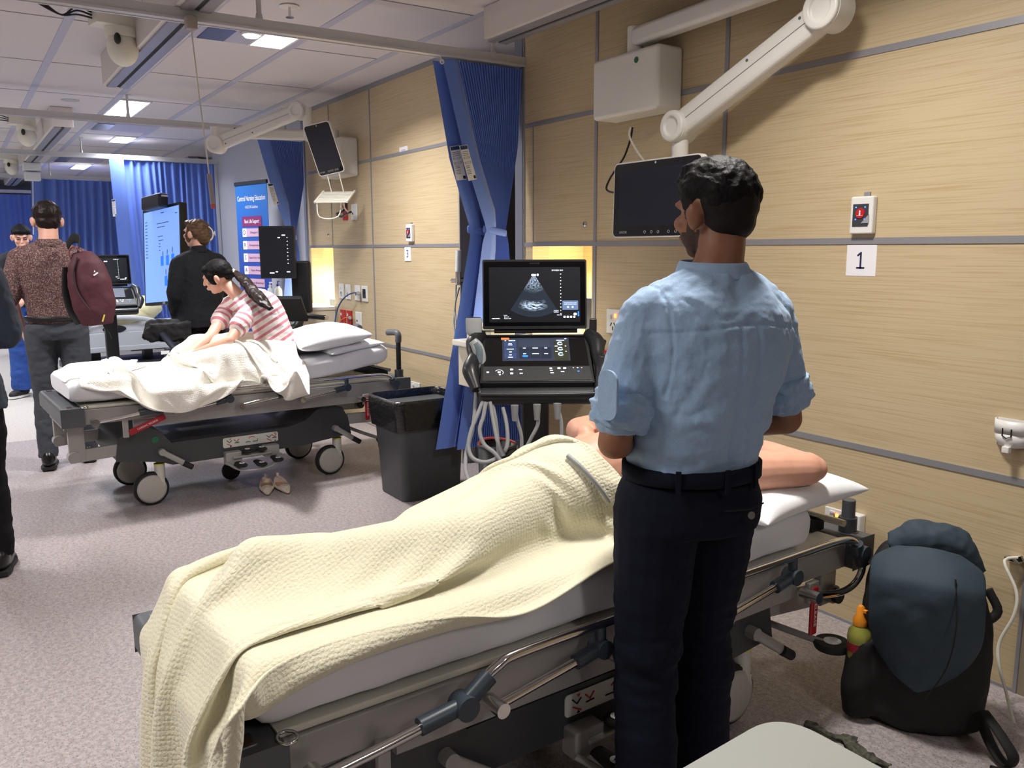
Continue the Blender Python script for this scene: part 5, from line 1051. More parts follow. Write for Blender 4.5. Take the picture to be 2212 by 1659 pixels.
ma = N.new('ShaderNodeMath'); ma.operation = 'MAXIMUM'; L.new(r_.outputs[0], ma.inputs[0]); L.new(r2.outputs[0], ma.inputs[1]); mx = N.new('ShaderNodeMix'); mx.data_type = 'RGBA'; L.new(ma.outputs[0], mx.inputs[0]); mx.inputs[6].default_value = rgb((172, 142, 134)); mx.inputs[7].default_value = rgb((72, 47, 48)); L.new(mx.outputs[2], p.inputs['Base Color'])
shirt(S2, man2, pat, amp=.007, hem=.2, armr=(.072, .070, .066), seed=4)
q = MB(); an2 = np.linspace(0, 2*PI, 28); c0 = S2['spine'][-1]+A3(0, .01, -.015); q.grid(np.array([[c0+A3(rx*math.cos(a), rx*math.sin(a), h) for a in an2] for h, rx in ((0, .09), (.03, .078), (.05, .074), (.03, .086), (0, .10))])); q.obj('collar', pat, man2, solid=.003)
trousers(S2, man2, mat('charcoal_chinos', (62, 66, 74), .85, bump=((20, 20, 20), .3, .01)), seed=6)
MB().tube([S2['spine'][1]+A3(.184*math.cos(a), .148*math.sin(a), -.052) for a in an2[:-1]], 1, 8, flat=((0, 0, 1), .004, .017), close=True).obj('belt', mat('black_belt', (14, 14, 16), .4), man2)
for s_ in 'LR': shoe(S2, man2, mat('black_leather', (14, 14, 15), .3), s_)
std_hair(S2, man2, hair_dark)
# ---- person at the left edge
S3 = scaled(mod(spine=[A3(0, 0, .76), A3(0, -.005, .98), A3(0, -.015, 1.22), A3(0, -.02, 1.43)], elL=A3(-.24, 0, 1.10), elR=A3(.205, .02, 1.10), wrR=A3(.10, .20, 1.0), wrL=A3(-.15, .2, 1.0), knL=A3(-.10, .0, .48)), 1.03)
man3 = person('person in a dark navy top and black trousers cut off by the left edge', (4.50, .05, 0), -5, S3, skin_mid, {'L': (None, A3(0, 0, -1), 30, -1), 'R': (None, A3(0, 0, -1), 30, 1)}, .008)
shirt(S3, man3, mat('navy_scrub_top', (44, 54, 72), .85, bump=((18, 18, 18), .3, .01)), amp=.009, hem=0, armr=(.078, .080, .078), seed=14, secs=[(0, .185, .13), (.12, .18, .125), (.3, .165, .118), (.5, .168, .12), (.68, .182, .125), (.82, .19, .115), (.90, .175, .1), (.96, .12, .08), (1, .07, .065)])
trousers(S3, man3, mat('black_trousers', (20, 20, 23), .85, bump=((20, 20, 20), .3, .01)), seed=16)
for s_ in 'LR': shoe(S3, man3, mat('black_leather', (14, 14, 15), .3), s_, A3(.1, 1, 0))
std_hair(S3, man3, hair_dark)
# ---- person in black polo neck by the touch screen
S4 = scaled(mod(fem=1, elL=A3(-.22, -.01, 1.10), wrL=A3(-.16, .12, .88), elR=A3(.22, -.01, 1.10), wrR=A3(.12, .2, .95), hR=headR(25, 0), head=A3(0, .02, 1.58)), 1.035)
w4 = person('person in a black polo neck, brown hair in a claw clip, facing the touch screen', (7.30, -1.70, 0), 12, S4, skin_fair, {'L': (None, A3(1, 0, 0), 25, -1), 'R': (None, A3(0, 0, -1), 30, 1)})
blk_knit = mat('black_knit', (15, 17, 23), .9, bump=((20, 20, 20), .3, .008))
shirt(S4, w4, blk_knit, name='jumper', fsleeve=.8, amp=.008, hem=0, armr=(.066, .066, .060), seed=24, secs=[(0, .19, .15), (.12, .19, .15), (.3, .165, .125), (.5, .16, .12), (.68, .165, .12), (.82, .17, .105), (.90, .15, .09), (.96, .105, .072), (1, .06, .06)])
MB().tube([S4['spine'][-1]-A3(0, 0, .01), S4['spine'][-1]+A3(0, .01, .045)], [.066, .058], 20).obj('polo_neck', blk_knit, w4)
trousers(S4, w4, mat('black_trousers', (20, 20, 23), .85), seed=26)
for s_ in 'LR': shoe(S4, w4, mat('black_leather', (14, 14, 15), .3), s_)
hairmesh(S4, w4, hair_brown, [((0, -.025, .025), (.088, .096, .088)), ((0, -.075, -.02), (.062, .05, .075)), ((0, -.06, -.07), (.04, .035, .04)), ((.078, .01, -.03), (.012, .03, .05)), ((-.078, .01, -.03), (.012, .03, .05)), ((0, .04, .08), (.055, .05, .025))], .006, 2, .006, 45, (1, 1, .4), 3)
q = MB(); c, R = S4['head'], S4['hR']; f = lambda *p: c+R@(A3(*p)*1.035)
q.tube([f(.012, -.118, .05), f(.03, -.135, .02), f(.03, -.138, -.03), f(.012, -.125, -.06)], .006, 8, res=5); q.tube([f(.03, -.137, .0), f(.055, -.14, -.004), f(.065, -.13, -.006)], .006, 8); q.tube([f(.05, -.14, .016), f(.052, -.142, -.02)], .006, 8); q.obj('hair_claw', mat('claw_ivory', (216, 206, 182), .3), w4)
# ---- person in blue scrubs facing us at the far left
S5 = scaled(mod(fem=1, hR=headR(0, -22), head=A3(0, .05, 1.575), wrL=A3(-.1, .22, 1.0), wrR=A3(.1, .22, 1.0)), 1.04)
w5 = person('person in blue scrubs with dark hair tied back, looking down behind the backpack man', (9.95, -.60, 0), 178, S5, skin_fair, {'L': (None, A3(0, 0, -1), 30, -1), 'R': (None, A3(0, 0, -1), 30, 1)})
scrub = mat('royal_blue_scrubs', (38, 74, 150), .85, bump=((16, 16, 16), .3, .012))
shirt(S5, w5, mat('dark_vest', (26, 26, 34), .85), name='vest', amp=.006, hem=.1, armr=(.066, .066, .062), fsleeve=.5, seed=34)
trousers(S5, w5, scrub, seed=36, r=(.12, .115, .10, .10, .098), waist=.3)
for s_ in 'LR': shoe(S5, w5, mat('black_runner', (24, 24, 27), .6), s_, A3(-.75 if s_ == 'L' else .6, .7, 0), white)
hairmesh(S5, w5, hair_black, [((0, -.028, .028), (.084, .090, .084)), ((0, -.06, -.03), (.06, .05, .06)), ((.0, .035, .072), (.066, .062, .038)), ((.05, .02, .06), (.035, .055, .03)), ((-.05, .02, .06), (.035, .055, .03))], .007, 3, .002, 40)
c, R = S5['head'], S5['hR']; f = lambda *p: c+R@(A3(*p)*1.04)
for s_ in (-1, 1):
    MB().tube([f(s_*.016, .084, .004), f(s_*.033, .082, .0), f(s_*.048, .072, .003)], .003, 6, res=3).obj('eyelashes', hair_black, w5)
    MB().tube([f(s_*.014, .088, .022), f(s_*.035, .086, .028), f(s_*.055, .07, .022)], .0035, 6, res=3).obj('eyebrow', hair_black, w5)
MB().tube([f(-.022, .098, -.058), f(0, .103, -.060), f(.022, .098, -.058)], .0045, 6, res=3).obj('lips', mat('lip_red', (176, 84, 80), .5), w5)
# ---- sitting woman on the far stretcher (points given in the room, relative to her seat)
q0 = np.array([5.56, -1.80, 0.0])
def L_(x, y, z): return A3(x, y, z)-q0
hp = bedpt(bed3, .42, 1.36, .87)-q0
nk = ond(519, 644, 5.56)-q0; hd_ = ond(469, 596, 5.56)-q0
shL = ond(538, 674, 5.42)-q0; shR = ond(494, 662, 5.72)-q0
elL = ond(496, 736, 5.24)-q0; wrL = ond(412, 767, 5.17)-q0; elR = ond(456, 724, 5.5)-q0; wrR = ond(402, 768, 5.26)-q0
knL = bedpt(bed3, .16, .98, .97)-q0; knR = bedpt(bed3, .62, .97, 1.03)-q0
fwd = norm(A3(.62, .78, 0))
sx_ = norm(shR-shL); up_ = norm(hd_-nk); fy = norm(np.cross(up_, sx_)); 
hRm = rotz(math.radians(62-90))@rotx(math.radians(-22))@roty(math.radians(-6))
hp = hp-A3(0, 0, .035)
knL = bedpt(bed3, .15, .91, .855)-q0; knR = bedpt(bed3, .56, .87, .885)-q0
S6 = dict(spine=[hp-A3(0, 0, .04), hp*.66+nk*.34+A3(-.03, -.04, .03), hp*.3+nk*.7+A3(-.04, -.06, .03), nk], hipax=norm(A3(.9, -.55, 0)), shax=sx_, shL=shL, shR=shR, elL=elL, elR=elR, wrL=wrL, wrR=wrR,
    hipL=bedpt(bed3, .32, 1.34, .835)-q0, hipR=bedpt(bed3, .50, 1.34, .855)-q0, knL=knL, knR=knR, anL=bedpt(bed3, .38, .68, .80)-q0, anR=bedpt(bed3, .44, .70, .81)-q0, head=hd_, hR=hRm, k=.96, fem=1)
w6 = person('person in a red and white striped top sitting on the far stretcher, looking down', q0, 90, S6, skin_fair, {'L': (norm(wrR-wrL+A3(.10, .12, -.10)), A3(-.3, -.3, -1), 24, -1, .1), 'R': (A3(.3, .55, -.55), A3(-.2, -.1, -1), 30, 1, .1)}, .005)
st = bpy.data.materials.new('red_striped_cotton'); st.use_nodes = True; N = st.node_tree.nodes; L = st.node_tree.links; p = N['Principled BSDF']; p.inputs['Roughness'].default_value = .85
at = N.new('ShaderNodeAttribute'); at.attribute_name = 'stripe'; mth = N.new('ShaderNodeMath'); mth.operation = 'MULTIPLY'; mth.inputs[1].default_value = 21.0; L.new(at.outputs['Fac'], mth.inputs[0])
fr = N.new('ShaderNodeMath'); fr.operation = 'FRACT'; L.new(mth.outputs[0], fr.inputs[0]); gt = N.new('ShaderNodeMath'); gt.operation = 'GREATER_THAN'; gt.inputs[1].default_value = .62; L.new(fr.outputs[0], gt.inputs[0])
mx = N.new('ShaderNodeMix'); mx.data_type = 'RGBA'; L.new(gt.outputs[0], mx.inputs[0]); mx.inputs[6].default_value = rgb((238, 228, 226)); mx.inputs[7].default_value = rgb((204, 128, 140)); L.new(mx.outputs[2], p.inputs['Base Color'])
tp, V, N_ = shirt(S6, w6, st, name='striped_top', sleeve=.5, amp=.008, hem=.0, armr=(.062, .062, .066), seed=44, vox=.006, secs=[(0, .17, .135), (.12, .17, .13), (.3, .15, .115), (.5, .148, .112), (.68, .155, .115), (.82, .16, .10), (.90, .148, .088), (.96, .10, .07), (1, .056, .056)])
T_ = norm(nk-hp); sv = V@T_*1.05
for s_ in 'LR':
    a, e = S6['sh'+s_], S6['el'+s_]; d = norm(e-a); t_ = (V-a)@d; r_d = np.linalg.norm(V-a-np.outer(t_, d), axis=1); k_ = (r_d < .085) & (t_ > .05); sv[k_] = -t_[k_]*1.05+a@T_
at_ = tp.data.attributes.new('stripe', 'FLOAT', 'POINT'); at_.data.foreach_set('value', sv)
mb = MB(); torso(mb, S6, .014, None, 0, .14)
for s_ in 'LR': limb(mb, [S6['hip'+s_], (S6['hip'+s_]+S6['kn'+s_])/2, S6['kn'+s_]], [.085, .076, .066] if s_ == 'L' else [.10, .088, .070]); limb(mb, [S6['kn'+s_], (S6['kn'+s_]+S6['an'+s_])/2, S6['an'+s_]], [.064, .055, .045] if s_ == 'L' else [.070, .068, .06])
V, Fc, N_ = remesh(mb, .008, 4); V = folds(V, N_, .007, 9, 3); mk('trousers', V, Fc, mat('cream_trousers', (206, 198, 180), .9), parent=w6)
hairmesh(S6, w6, hair_black, [((0, -.018, .028), (.084, .098, .084)), ((0, -.065, .0), (.066, .05, .06)), ((.07, .02, .0), (.016, .035, .05)), ((-.07, .02, .0), (.016, .035, .05)), ((0, .05, .065), (.06, .035, .03)), ((0, -.10, -.02), (.03, .03, .03))], .006, 3, .0022, 50, (1, .4, 1))
c, R = S6['head'], S6['hR']; f = lambda *p: c+R@(A3(*p)*.96)
b0 = f(0, -.118, -.025); q = MB(); q.tube([b0+R@A3(.02*math.cos(a), 0, .02*math.sin(a)) for a in np.linspace(0, 2*PI, 17)[:-1]], .008, 8, close=True); q.obj('hair_tie', mat('tie_cream', (222, 200, 176), .6), w6)
tl = [b0, ond(533, 615, 5.60)-q0, ond(558, 632, 5.52)-q0, ond(582, 652, 5.46)-q0]
tl = [b0, b0*.6+(ond(556, 640, 5.42)-q0)*.4+A3(0, 0, .015), ond(560, 645, 5.38)-q0, ond(586, 668, 5.32)-q0]
mb = MB(); mb.tube(spline(tl, 6), [.024, .042, .050, .022], 14, flat=(A3(-1, -.2, .6), 1, .6))
V, Fc, N_ = remesh(mb, .006, 2); V = folds(V, N_, .006, 40, 3, st=(.6, .6, .6)); mk('ponytail', V, Fc, hair_dark, parent=w6)
MB().tube([ond(384, 789, 5.2)-q0+A3(.008*math.cos(a), 0, .008*math.sin(a)) for a in np.linspace(0, 2*PI, 13)[:-1]], .0015, 6, close=True).obj('ring', chrome, w6)
# ---- lying patient
pl = lambda v, u, z: bedpt(bed1, v, u, z)
o7 = pl(.35, 1.1, .70)
def B_(v, u, z): return bedpt(bed1, v, u, z)-o7
skin_p = mat('skin_patient', (214, 162, 138), .5, sss=.08, noise_=(v3(26), .35, (198, 140, 118)))
mb = MB()
mb.tube(spline([B_(.35, 1.08, .80), B_(.34, 1.18, .825), B_(.33, 1.35, .83), B_(.36, 1.52, .84)], 6), [.10, .128, .150, .12], 26, flat=(A3(0, 0, 1), .74, 1.0)); mb.ell(B_(.36, 1.52, .84), (.09, .10, .13)); mb.ell(B_(.37, 1.02, .80), (.11, .09, .095))
hc = B_(.42, 1.68, .875); Rh = np.array([A3(0, 0, -1), norm(A3(-1, .15, .1)), A3(0, 0, 0)]).T
hx = norm(A3(-.0, .25, 1)); hf = norm(A3(-1, -.1, 0)-hx*(A3(-1, -.1, 0)@hx)); hu = np.cross(hx, hf); Rh = np.array([hx, hf, hu]).T
S7 = dict(head=hc, hR=Rh, k=.98, fem=0, spine=[B_(.36, 1.5, .84)]*3+[B_(.37, 1.56, .85)]); headprims(mb, S7)
# near arm: shoulder hidden behind the man, elbow resting on the pillow
sh = B_(.20, 1.47, .80); el = B_(.03, 1.785, .825); hnd = B_(.34, 1.82, .845)
limb(mb, [sh, (sh+el)/2+A3(0, 0, .01), el], [.072, .066, .052]); mb.ell(el+A3(-.01, -.018, .0), (.042, .042, .04)); limb(mb, [el, (el+hnd)/2, hnd], [.048, .044, .03])
# far arm: on the flank, fist resting on the hip
sh2 = B_(.36, 1.46, .97); el2 = B_(.62, 1.36, .90); wr2 = B_(.42, 1.26, .965)
fs = ond(1272, 952, 2.60)-o7
limb(mb, [sh2, (sh2+el2)/2, el2], [.055, .048, .042]); limb(mb, [el2, (el2+fs)/2+A3(0, 0, .0), fs-norm(A3(-.75, .35, -.15))*.055], [.042, .038, .028])
hand(mb, fs-norm(A3(-.75, .35, -.15))*.05, A3(-.75, .35, -.15), A3(.05, -.25, -1), 1.0, 72, 1, 0, 30)
for s_, (h, n_, a) in {'L': (B_(.36, .98, .79), B_(.24, .66, .77), B_(.39, .32, .75)), 'R': (B_(.44, .96, .78), B_(.38, .62, .76), B_(.42, .30, .75))}.items(): limb(mb, [h, (h+n_)/2, n_], [.07, .06, .045]); limb(mb, [n_, (n_+a)/2, a], [.045, .04, .028]); mb.ell(a+A3(0, .05, .0), (.03, .04, .028))
V, Fc, N_ = remesh(mb, .0045, 4)
pt = mk('person', V, Fc, skin_p, o7); tag(pt, 'person lying on one side on the nearest stretcher, bare torso, elbow raised on the pillow', 'person')
hairmesh(S7, pt, hair_dark, [((0, -.02, .03), (.088, .095, .088)), ((0, -.05, -.01), (.075, .06, .07)), ((0, .05, .08), (.06, .05, .035))], .006, 1, .014, 34, (1, 1, 1), 7)

co_ = MB().tube([surf(x, y, .011) for x, y in ((1226, 984), (1250, 1004), (1275, 1030), (1298, 1058), (1316, 1084))], .0065, 8, res=6).obj('probe_cable', cablegrey); tag(co_, 'grey probe cable lying across the cream blanket over the hip', 'cable')
MB()
# ------------------------------------------------------------------ ultrasound machines
usm = mat('ultrasound_charcoal', (30, 31, 34), .42, coat=.1); usg = mat('ultrasound_gloss', (8, 9, 12), .12, coat=.3); usgrey = mat('ultrasound_rim', (70, 72, 76), .35, .3)
uiw = emat('ui_white', (235, 242, 255), 1.6); uib = emat('ui_blue_panel', (44, 60, 96), .8); uid = emat('ui_dark_panel', (24, 32, 50), .7); uihi = emat('ui_blue', (40, 110, 230), 1.6); uior = emat('ui_orange', (235, 110, 60), 1.2); uiscr = emat('ui_screen_black', (7, 10, 18), .55)
uiol = emat('ui_olive', (40, 42, 26), .7)
def sector_mat():
    m = bpy.data.materials.new('ultrasound_sector_image'); m.use_nodes = True; N = m.node_tree.nodes; L = m.node_tree.links; p = N['Principled BSDF']; p.inputs['Base Color'].default_value = (0, 0, 0, 1); p.inputs['Roughness'].default_value = .2
    uv = N.new('ShaderNodeUVMap'); n1 = N.new('ShaderNodeTexNoise'); mp = N.new('ShaderNodeMapping'); mp.inputs['Scale'].default_value = (9, 26, 1); L.new(uv.outputs[0], mp.inputs[0]); L.new(mp.outputs[0], n1.inputs['Vector']); n1.inputs['Scale'].default_value = 1; n1.inputs['Detail'].default_value = 6
    sp = N.new('ShaderNodeSeparateXYZ'); L.new(uv.outputs[0], sp.inputs[0])
    def rg(s, a, b, c, d):
        r = N.new('ShaderNodeMapRange'); r.inputs[1].default_value, r.inputs[2].default_value, r.inputs[3].default_value, r.inputs[4].default_value = a, b, c, d; L.new(s, r.inputs[0]); return r.outputs[0]
    def M_(op, a, b):
        q = N.new('ShaderNodeMath'); q.operation = op
        for i, v in enumerate((a, b)):
            if isinstance(v, (int, float)): q.inputs[i].default_value = v
            else: L.new(v, q.inputs[i])
        return q.outputs[0]
    near = rg(sp.outputs[1], .10, .42, 1, 0); far = M_('MULTIPLY', rg(sp.outputs[1], .60, .72, 0, 1), rg(sp.outputs[1], .76, .86, 1, 0))
    side = M_('SUBTRACT', 1, M_('MULTIPLY', M_('ABSOLUTE', M_('SUBTRACT', sp.outputs[0], .48), 0), 2.6))
    nn = rg(n1.outputs['Fac'], .40, .66, 0, 1)
    f = M_('ADD', M_('MULTIPLY', near, M_('MULTIPLY', nn, .75)), M_('MULTIPLY', M_('MULTIPLY', far, M_('MAXIMUM', side, 0)), M_('MULTIPLY', rg(n1.outputs['Fac'], .42, .56, 0, 1), 1.3)))
    f = M_('ADD', f, .035)
    cr = N.new('ShaderNodeMix'); cr.data_type = 'RGBA'; L.new(f, cr.inputs[0]); cr.inputs[6].default_value = (.0, .002, .006, 1); cr.inputs[7].default_value = (.62, .78, 1, 1)
    L.new(cr.outputs[2], p.inputs['Emission Color']); p.inputs['Emission Strength'].default_value = 1.3; return m
def ultrasound(lab, loc, rz, hi=True, sect=True, closed=False):
    """local: x right as seen by the user, y away from the user, z up; keyboard faces -y"""
    t = thing('ultrasound_machine', lab, 'ultrasound machine', loc, rz)
    # display head
    tl = math.radians(8); sy = np.array([0, math.sin(tl), math.cos(tl)]); sn = np.array([0, -math.cos(tl), math.sin(tl)])
    W_, H_ = .448, .298; C0 = A3(0, .0, 1.305)
    mo = MB().prism(rrect(W_, H_, .008), C0-sn*.028, EX, sy, sn, .028).obj('display', usm, t, .003)
    MB().prism(rrect(W_-.012, H_-.022, .006), C0+sy*.002, EX, sy, sn, .001).obj('display_glass', usg, mo)
    sc = MB(); sc.prism(rrect(.392, .236, .002), C0+sn*.0012-sy*.002, EX, sy, sn, .0004); sc.obj('screen', uiscr, mo)
    if hi:
        q = MB(); addtext(q, 'SONOSITE', .011, C0+sn*.002+sy*.132, EX, sy, wid=.042); q.obj('lettering', usgrey, mo)
    o = C0+sn*.0022; P = lambda x, y, e=0: o+EX*x+sy*y+sn*e
    if sect:
        ap = (-.004, .088); R0, R1, ha = .012, .186, math.radians(33); nu_, nv_ = 24, 24; s = MB(); G = np.zeros((nu_, nv_, 3)); uvs = []
        for i in range(nu_):
            for j in range(nv_):
                a = -ha+2*ha*i/(nu_-1); r = R0+(R1-R0)*j/(nv_-1); G[i, j] = P(ap[0]+r*math.sin(a), ap[1]-r*math.cos(a)); uvs.append((i/(nu_-1), j/(nv_-1)))
        s.grid(G); so = s.obj('sector_image', sector_mat(), mo); ul = so.data.uv_layers.new(name='UVMap'); ul.data.foreach_set('uv', np.array([uvs[l.vertex_index] for l in so.data.loops]).ravel())
    u = MB()
    u.prism(rrect(.02, .009, .004), P(-.004, .082, .001), EX, sy, sn, .0003); u.prism(rrect(.008, .010, .003), P(.013, .083, .001), EX, sy, sn, .0003)
    addtext(u, '29/10/2024 10:41', .0085, P(.098, .102), EX, sy, wid=.048)
    for k in range(13): u.prism(rrect(.005 if k % 2 == 0 else .003, .0035, .001), P(.112, .086-k*.0142, .0), EX, sy, sn, .0003)
    addtext(u, 'ABDOMEN', .006, P(-.168, -.104), EX, sy, wid=.034); addtext(u, 'Cardiac', .006, P(-.126, -.090), EX, sy, wid=.016); addtext(u, 'General', .006, P(-.122, -.097), EX, sy, wid=.02); addtext(u, 'Tissue 0.9', .006, P(-.118, -.104), EX, sy, wid=.030)
    for k in range(4): u.prism(rrect(.009, .008, .002), P(.128+.014*k, -.098), EX, sy, sn, .0003)
    u.prism(rrect(.014, .010, .004), P(.174, -.086), EX, sy, sn, .0003); addtext(u, 'MI 0.9', .006, P(.106, -.09), EX, sy, wid=.02); u.tube([P(x, y) for x, y in ((.082, -.070), (.102, -.070), (.102, -.078), (.082, -.078))], .0005, 4, close=True); addtext(u, 'Linear', .005, P(.092, -.074), EX, sy, wid=.014)
    u.obj('screen_readouts', uiw, mo)
    if hi:
        q = MB(); q.prism(rrect(.068, .040, .003), P(.153, -.048), EX, sy, sn, .0003); po = q.obj('message_panel', emat('ui_message', (92, 112, 150), .8), mo)
        q = MB(); addtext(q, 'Transducer disconnected', .005, P(.153, -.038, .0008), EX, sy, wid=.054); addtext(q, 'please reconnect device', .005, P(.153, -.044, .0008), EX, sy, wid=.054); q.prism(rrect(.008, .008, .004), P(.143, -.056, .0008), EX, sy, sn, .0002); q.prism(rrect(.008, .008, .004), P(.163, -.056, .0008), EX, sy, sn, .0002); q.obj('message_text', uiw, po)
        MB().prism(rrect(.006, .022, .002), P(.188, -.085), EX, sy, sn, .0003).obj('scroll_bar', uihi, mo)
    MB().cyl(A3(-.175, -.0, 1.148), A3(.185, -.0, 1.148), .011).obj('hinge', usm, t); MB().cyl(A3(-.222, -.0, 1.146), A3(-.17, -.0, 1.146), .004).obj('hinge_pin', chrome, t)
    if closed: return t
    # console: sloping panel from hinge towards the user
    ta = math.radians(38); cy = np.array([0, math.cos(ta), math.sin(ta)]); cn = np.array([0, -math.sin(ta), math.cos(ta)]); K0 = A3(0, -.010, 1.132)
    Q = lambda x, y, e=0: K0+EX*x-cy*y+cn*e      # y measured down the slope
    def quadw(w0, w1, y0, y1): return [(-w0/2, -y0), (-w1/2, -y1), (w1/2, -y1), (w0/2, -y0)]
    co2 = MB().prism(quadw(.452, .470, .0, .285), K0-cn*.035, EX, cy, cn, .035).obj('console', usm, t, .008, 3)
    MB().prism([(x, y) for x, y in ((-.212, -.012), (-.220, -.188), (.220, -.188), (.212, -.012))], K0+cn*.0005, EX, cy, cn, .001).obj('touch_glass', usg, co2)
    MB().prism([(x, y) for x, y in ((-.222, -.194), (-.226, -.272), (.226, -.272), (.222, -.194))], K0+cn*.0005, EX, cy, cn, .002).obj('key_strip', mat('key_strip_grey', (52, 53, 56), .5), co2)
    q = MB(); q.tube([Q(-.228, .277, .003), Q(.228, .277, .003)], .002, 6); q.obj('strip_edge', usgrey, co2)
    def pan(x0, x1, y0, y1, m, nm, e=.002): 
        return MB().prism([(x0, -y0), (x0, -y1), (x1, -y1), (x1, -y0)], K0+cn*e, EX, cy, cn, .0004).obj(nm, m, co2)
    pan(-.142, .144, .024, .162, emat('ui_slate', (38, 46, 62), .75), 'touch_screen')
    if hi:
        MB().prism([(-.146, -.022), (-.146, -.034), (-.112, -.034), (-.112, -.022)], K0+cn*.0026, EX, cy, cn, .0004).obj('orange_key', uior, co2)
        for x0, x1, y0, y1 in ((-.134, -.082, .046, .078), (-.134, -.082, .082, .103), (-.134, -.082, .106, .112), (-.134, -.082, .115, .148)): pan(x0, x1, y0, y1, uib, 'touch_key', .0026)
        for r in range(2):
            for c_ in range(3): x0 = -.070+.046*c_; pan(x0, x0+.043, .082+.034*r, .113+.034*r, uid, 'touch_key', .0026)
        pan(-.072, .062, .034, .078, emat('ui_panel_mid', (44, 52, 70), .7), 'touch_key', .0024); pan(.078, .138, .048, .160, uiol, 'thumbnail_column', .0024)
        for y0 in (.060, .092, .124): MB().tube([Q(.105+.010*math.cos(a), y0+.008*math.sin(a), .004) for a in np.linspace(.4, 5.6, 12)], .003, 5).obj('thumbnail', emat('ui_thumb', (180, 196, 214), .9), co2)
        u = MB()
        for x, y, w in ((-.108, .058, .014), (-.108, .066, .018), (-.108, .092, .03), (-.108, .109, .012), (-.108, .126, .012), (-.108, .140, .02), (-.048, .086, .012), (-.002, .086, .024), (.043, .086, .012), (-.048, .120, .012), (-.002, .120, .028), (.043, .120, .016), (-.128, .040, .006), (-.105, .040, .018), (-.09, .040, .008), (.13, .03, .008), (.108, .04, .034), (.088, .075, .012), (.088, .107, .012), (.128, .075, .006), (.128, .107, .006)):
            u.prism(rrect(w, .0035, .001), Q(x, y, .0032), EX, cy, cn, .0003)
        u.obj('key_legends', uiw, co2)
        MB().prism(rrect(.024, .011, .0055), Q(-.046, .134, .0034), EX, cy, cn, .0004).obj('toggle', uihi, co2)
    u = MB()
    for x, y, w in ((-.204, .226, .010), (-.157, .226, .012), (-.154, .240, .008), (-.105, .212, .012), (-.105, .234, .012), (-.068, .212, .014), (-.066, .234, .013), (.058, .206, .010), (.060, .218, .013), (.062, .232, .014), (.092, .206, .012), (.116, .206, .012), (.106, .226, .015), (.152, .204, .004), (.170, .204, .006), (.187, .204, .004)):
        u.prism(rrect(w, .004 if w > .0125 else w*.7, .0018), Q(x, y, .0032), EX, cy, cn, .0003)
    u.tube([Q(-.157+.017*math.cos(a), .228+.015*math.sin(a), .003) for a in np.linspace(-2.6, .6, 14)], .0009, 5); u.obj('key_lights', uiw, co2)
    MB().prism(rrect(.009, .006, .002), Q(.172, .224, .0032), EX, cy, cn, .0003).obj('blue_key', uihi, co2)
    for x, w in ((-.157, .046), (-.105, .026), (.104, .046), (.170, .052)): MB().tube([Q(x+px, .220-py, .002) for px, py in rrect(w, .040, .008)], .0008, 5, close=True).obj('key_outline', usm, co2)
    # lower shell with front lip
    e0 = Q(0, .285); sh = MB(); prof = [(Q(0, .03, -.035)), Q(0, .20, -.035), e0-cn*.02-EZ*.006, e0-EZ*.055-EY*.016, e0-EZ*.085-EY*.006, e0-EZ*.10+EY*.04, A3(0, -.06, .93), A3(0, .02, .98), A3(0, .03, 1.08)]
    rs_ = []
    for x, k_ in ((-.245, .9), (-.232, 1), (.232, 1), (.245, .9)):
        c_ = sum(prof)/len(prof); rs_.append([c_*(1-k_)+p_*k_+EX*x for p_ in prof])
    sh.rings(rs_, True, 0, False); sh.obj('lower_shell', usm, t, .012, 3)
    MB().tube([Q(-.236, .05, -.01), Q(-.243, .25, -.02), e0-EX*.235-EZ*.03-EY*.012, e0-EX*.2-EZ*.042-EY*.022, e0+EX*.2-EZ*.042-EY*.022, e0+EX*.235-EZ*.03-EY*.012, Q(.243, .25, -.02)], .006, 8, res=5).obj('front_rim', usgrey, t)
    # side holders
    for s_ in (-1, 1):
        h = MB(); h.tube([A3(s_*.235, -.0, 1.13), A3(s_*.262, -.06, 1.10), A3(s_*.262, -.12, 1.05), A3(s_*.275, -.18, 1.0), A3(s_*.25, -.235, .93)], [.03, .036, .026, .036, .02], 12, res=5)
        h.obj('probe_holder', usm, t)
        if s_ > 0 and hi:
            for y, z in ((-.055, 1.085), (-.135, 1.03)): MB().lathe([(.026, 0), (.026, .03), (.020, .031), (.020, .004), (.0, .004)], A3(.272, y, z), (.25, -.25, 1), cap=False).obj('holder_cup', usm, t)
            MB().bb((.236, -.02, 1.14), (.268, .01, 1.20)).obj('gel_warmer', usm, t, .006)
    # column and base
    MB().bb((-.058, -.08, .12), (.058, .03, .95)).obj('column', blackplast, t, .012)
    b = MB(); b.bb((-.22, -.26, .07), (.22, .22, .12)); b.bb((-.09, -.12, .12), (.09, .08, .17)); b.obj('wheel_base', blackplast, t, .02)
    for x in (-.18, .18):
        for y in (-.22, .18): MB().lathe([(.02, -.018), (.048, -.018), (.05, 0), (.048, .018), (.02, .018)], A3(x, y, .05), (1, 0, 0), 20).obj('caster', rubber, t)
    return t
u0 = ond(1155, 640, 3.62); va = math.atan2(u0[1], u0[0])
U1 = ultrasound('black ultrasound machine showing a bright heart scan beyond the nearest stretcher', (u0[0], u0[1], 0), va-PI/2+math.radians(3))
def up_(x, y, z): return np.array(ROOTS[U1.name]@Vector((x, y, z)))
prg = mat('probe_grey', (176, 180, 182), .35); prd = mat('probe_face', (70, 78, 80), .4)
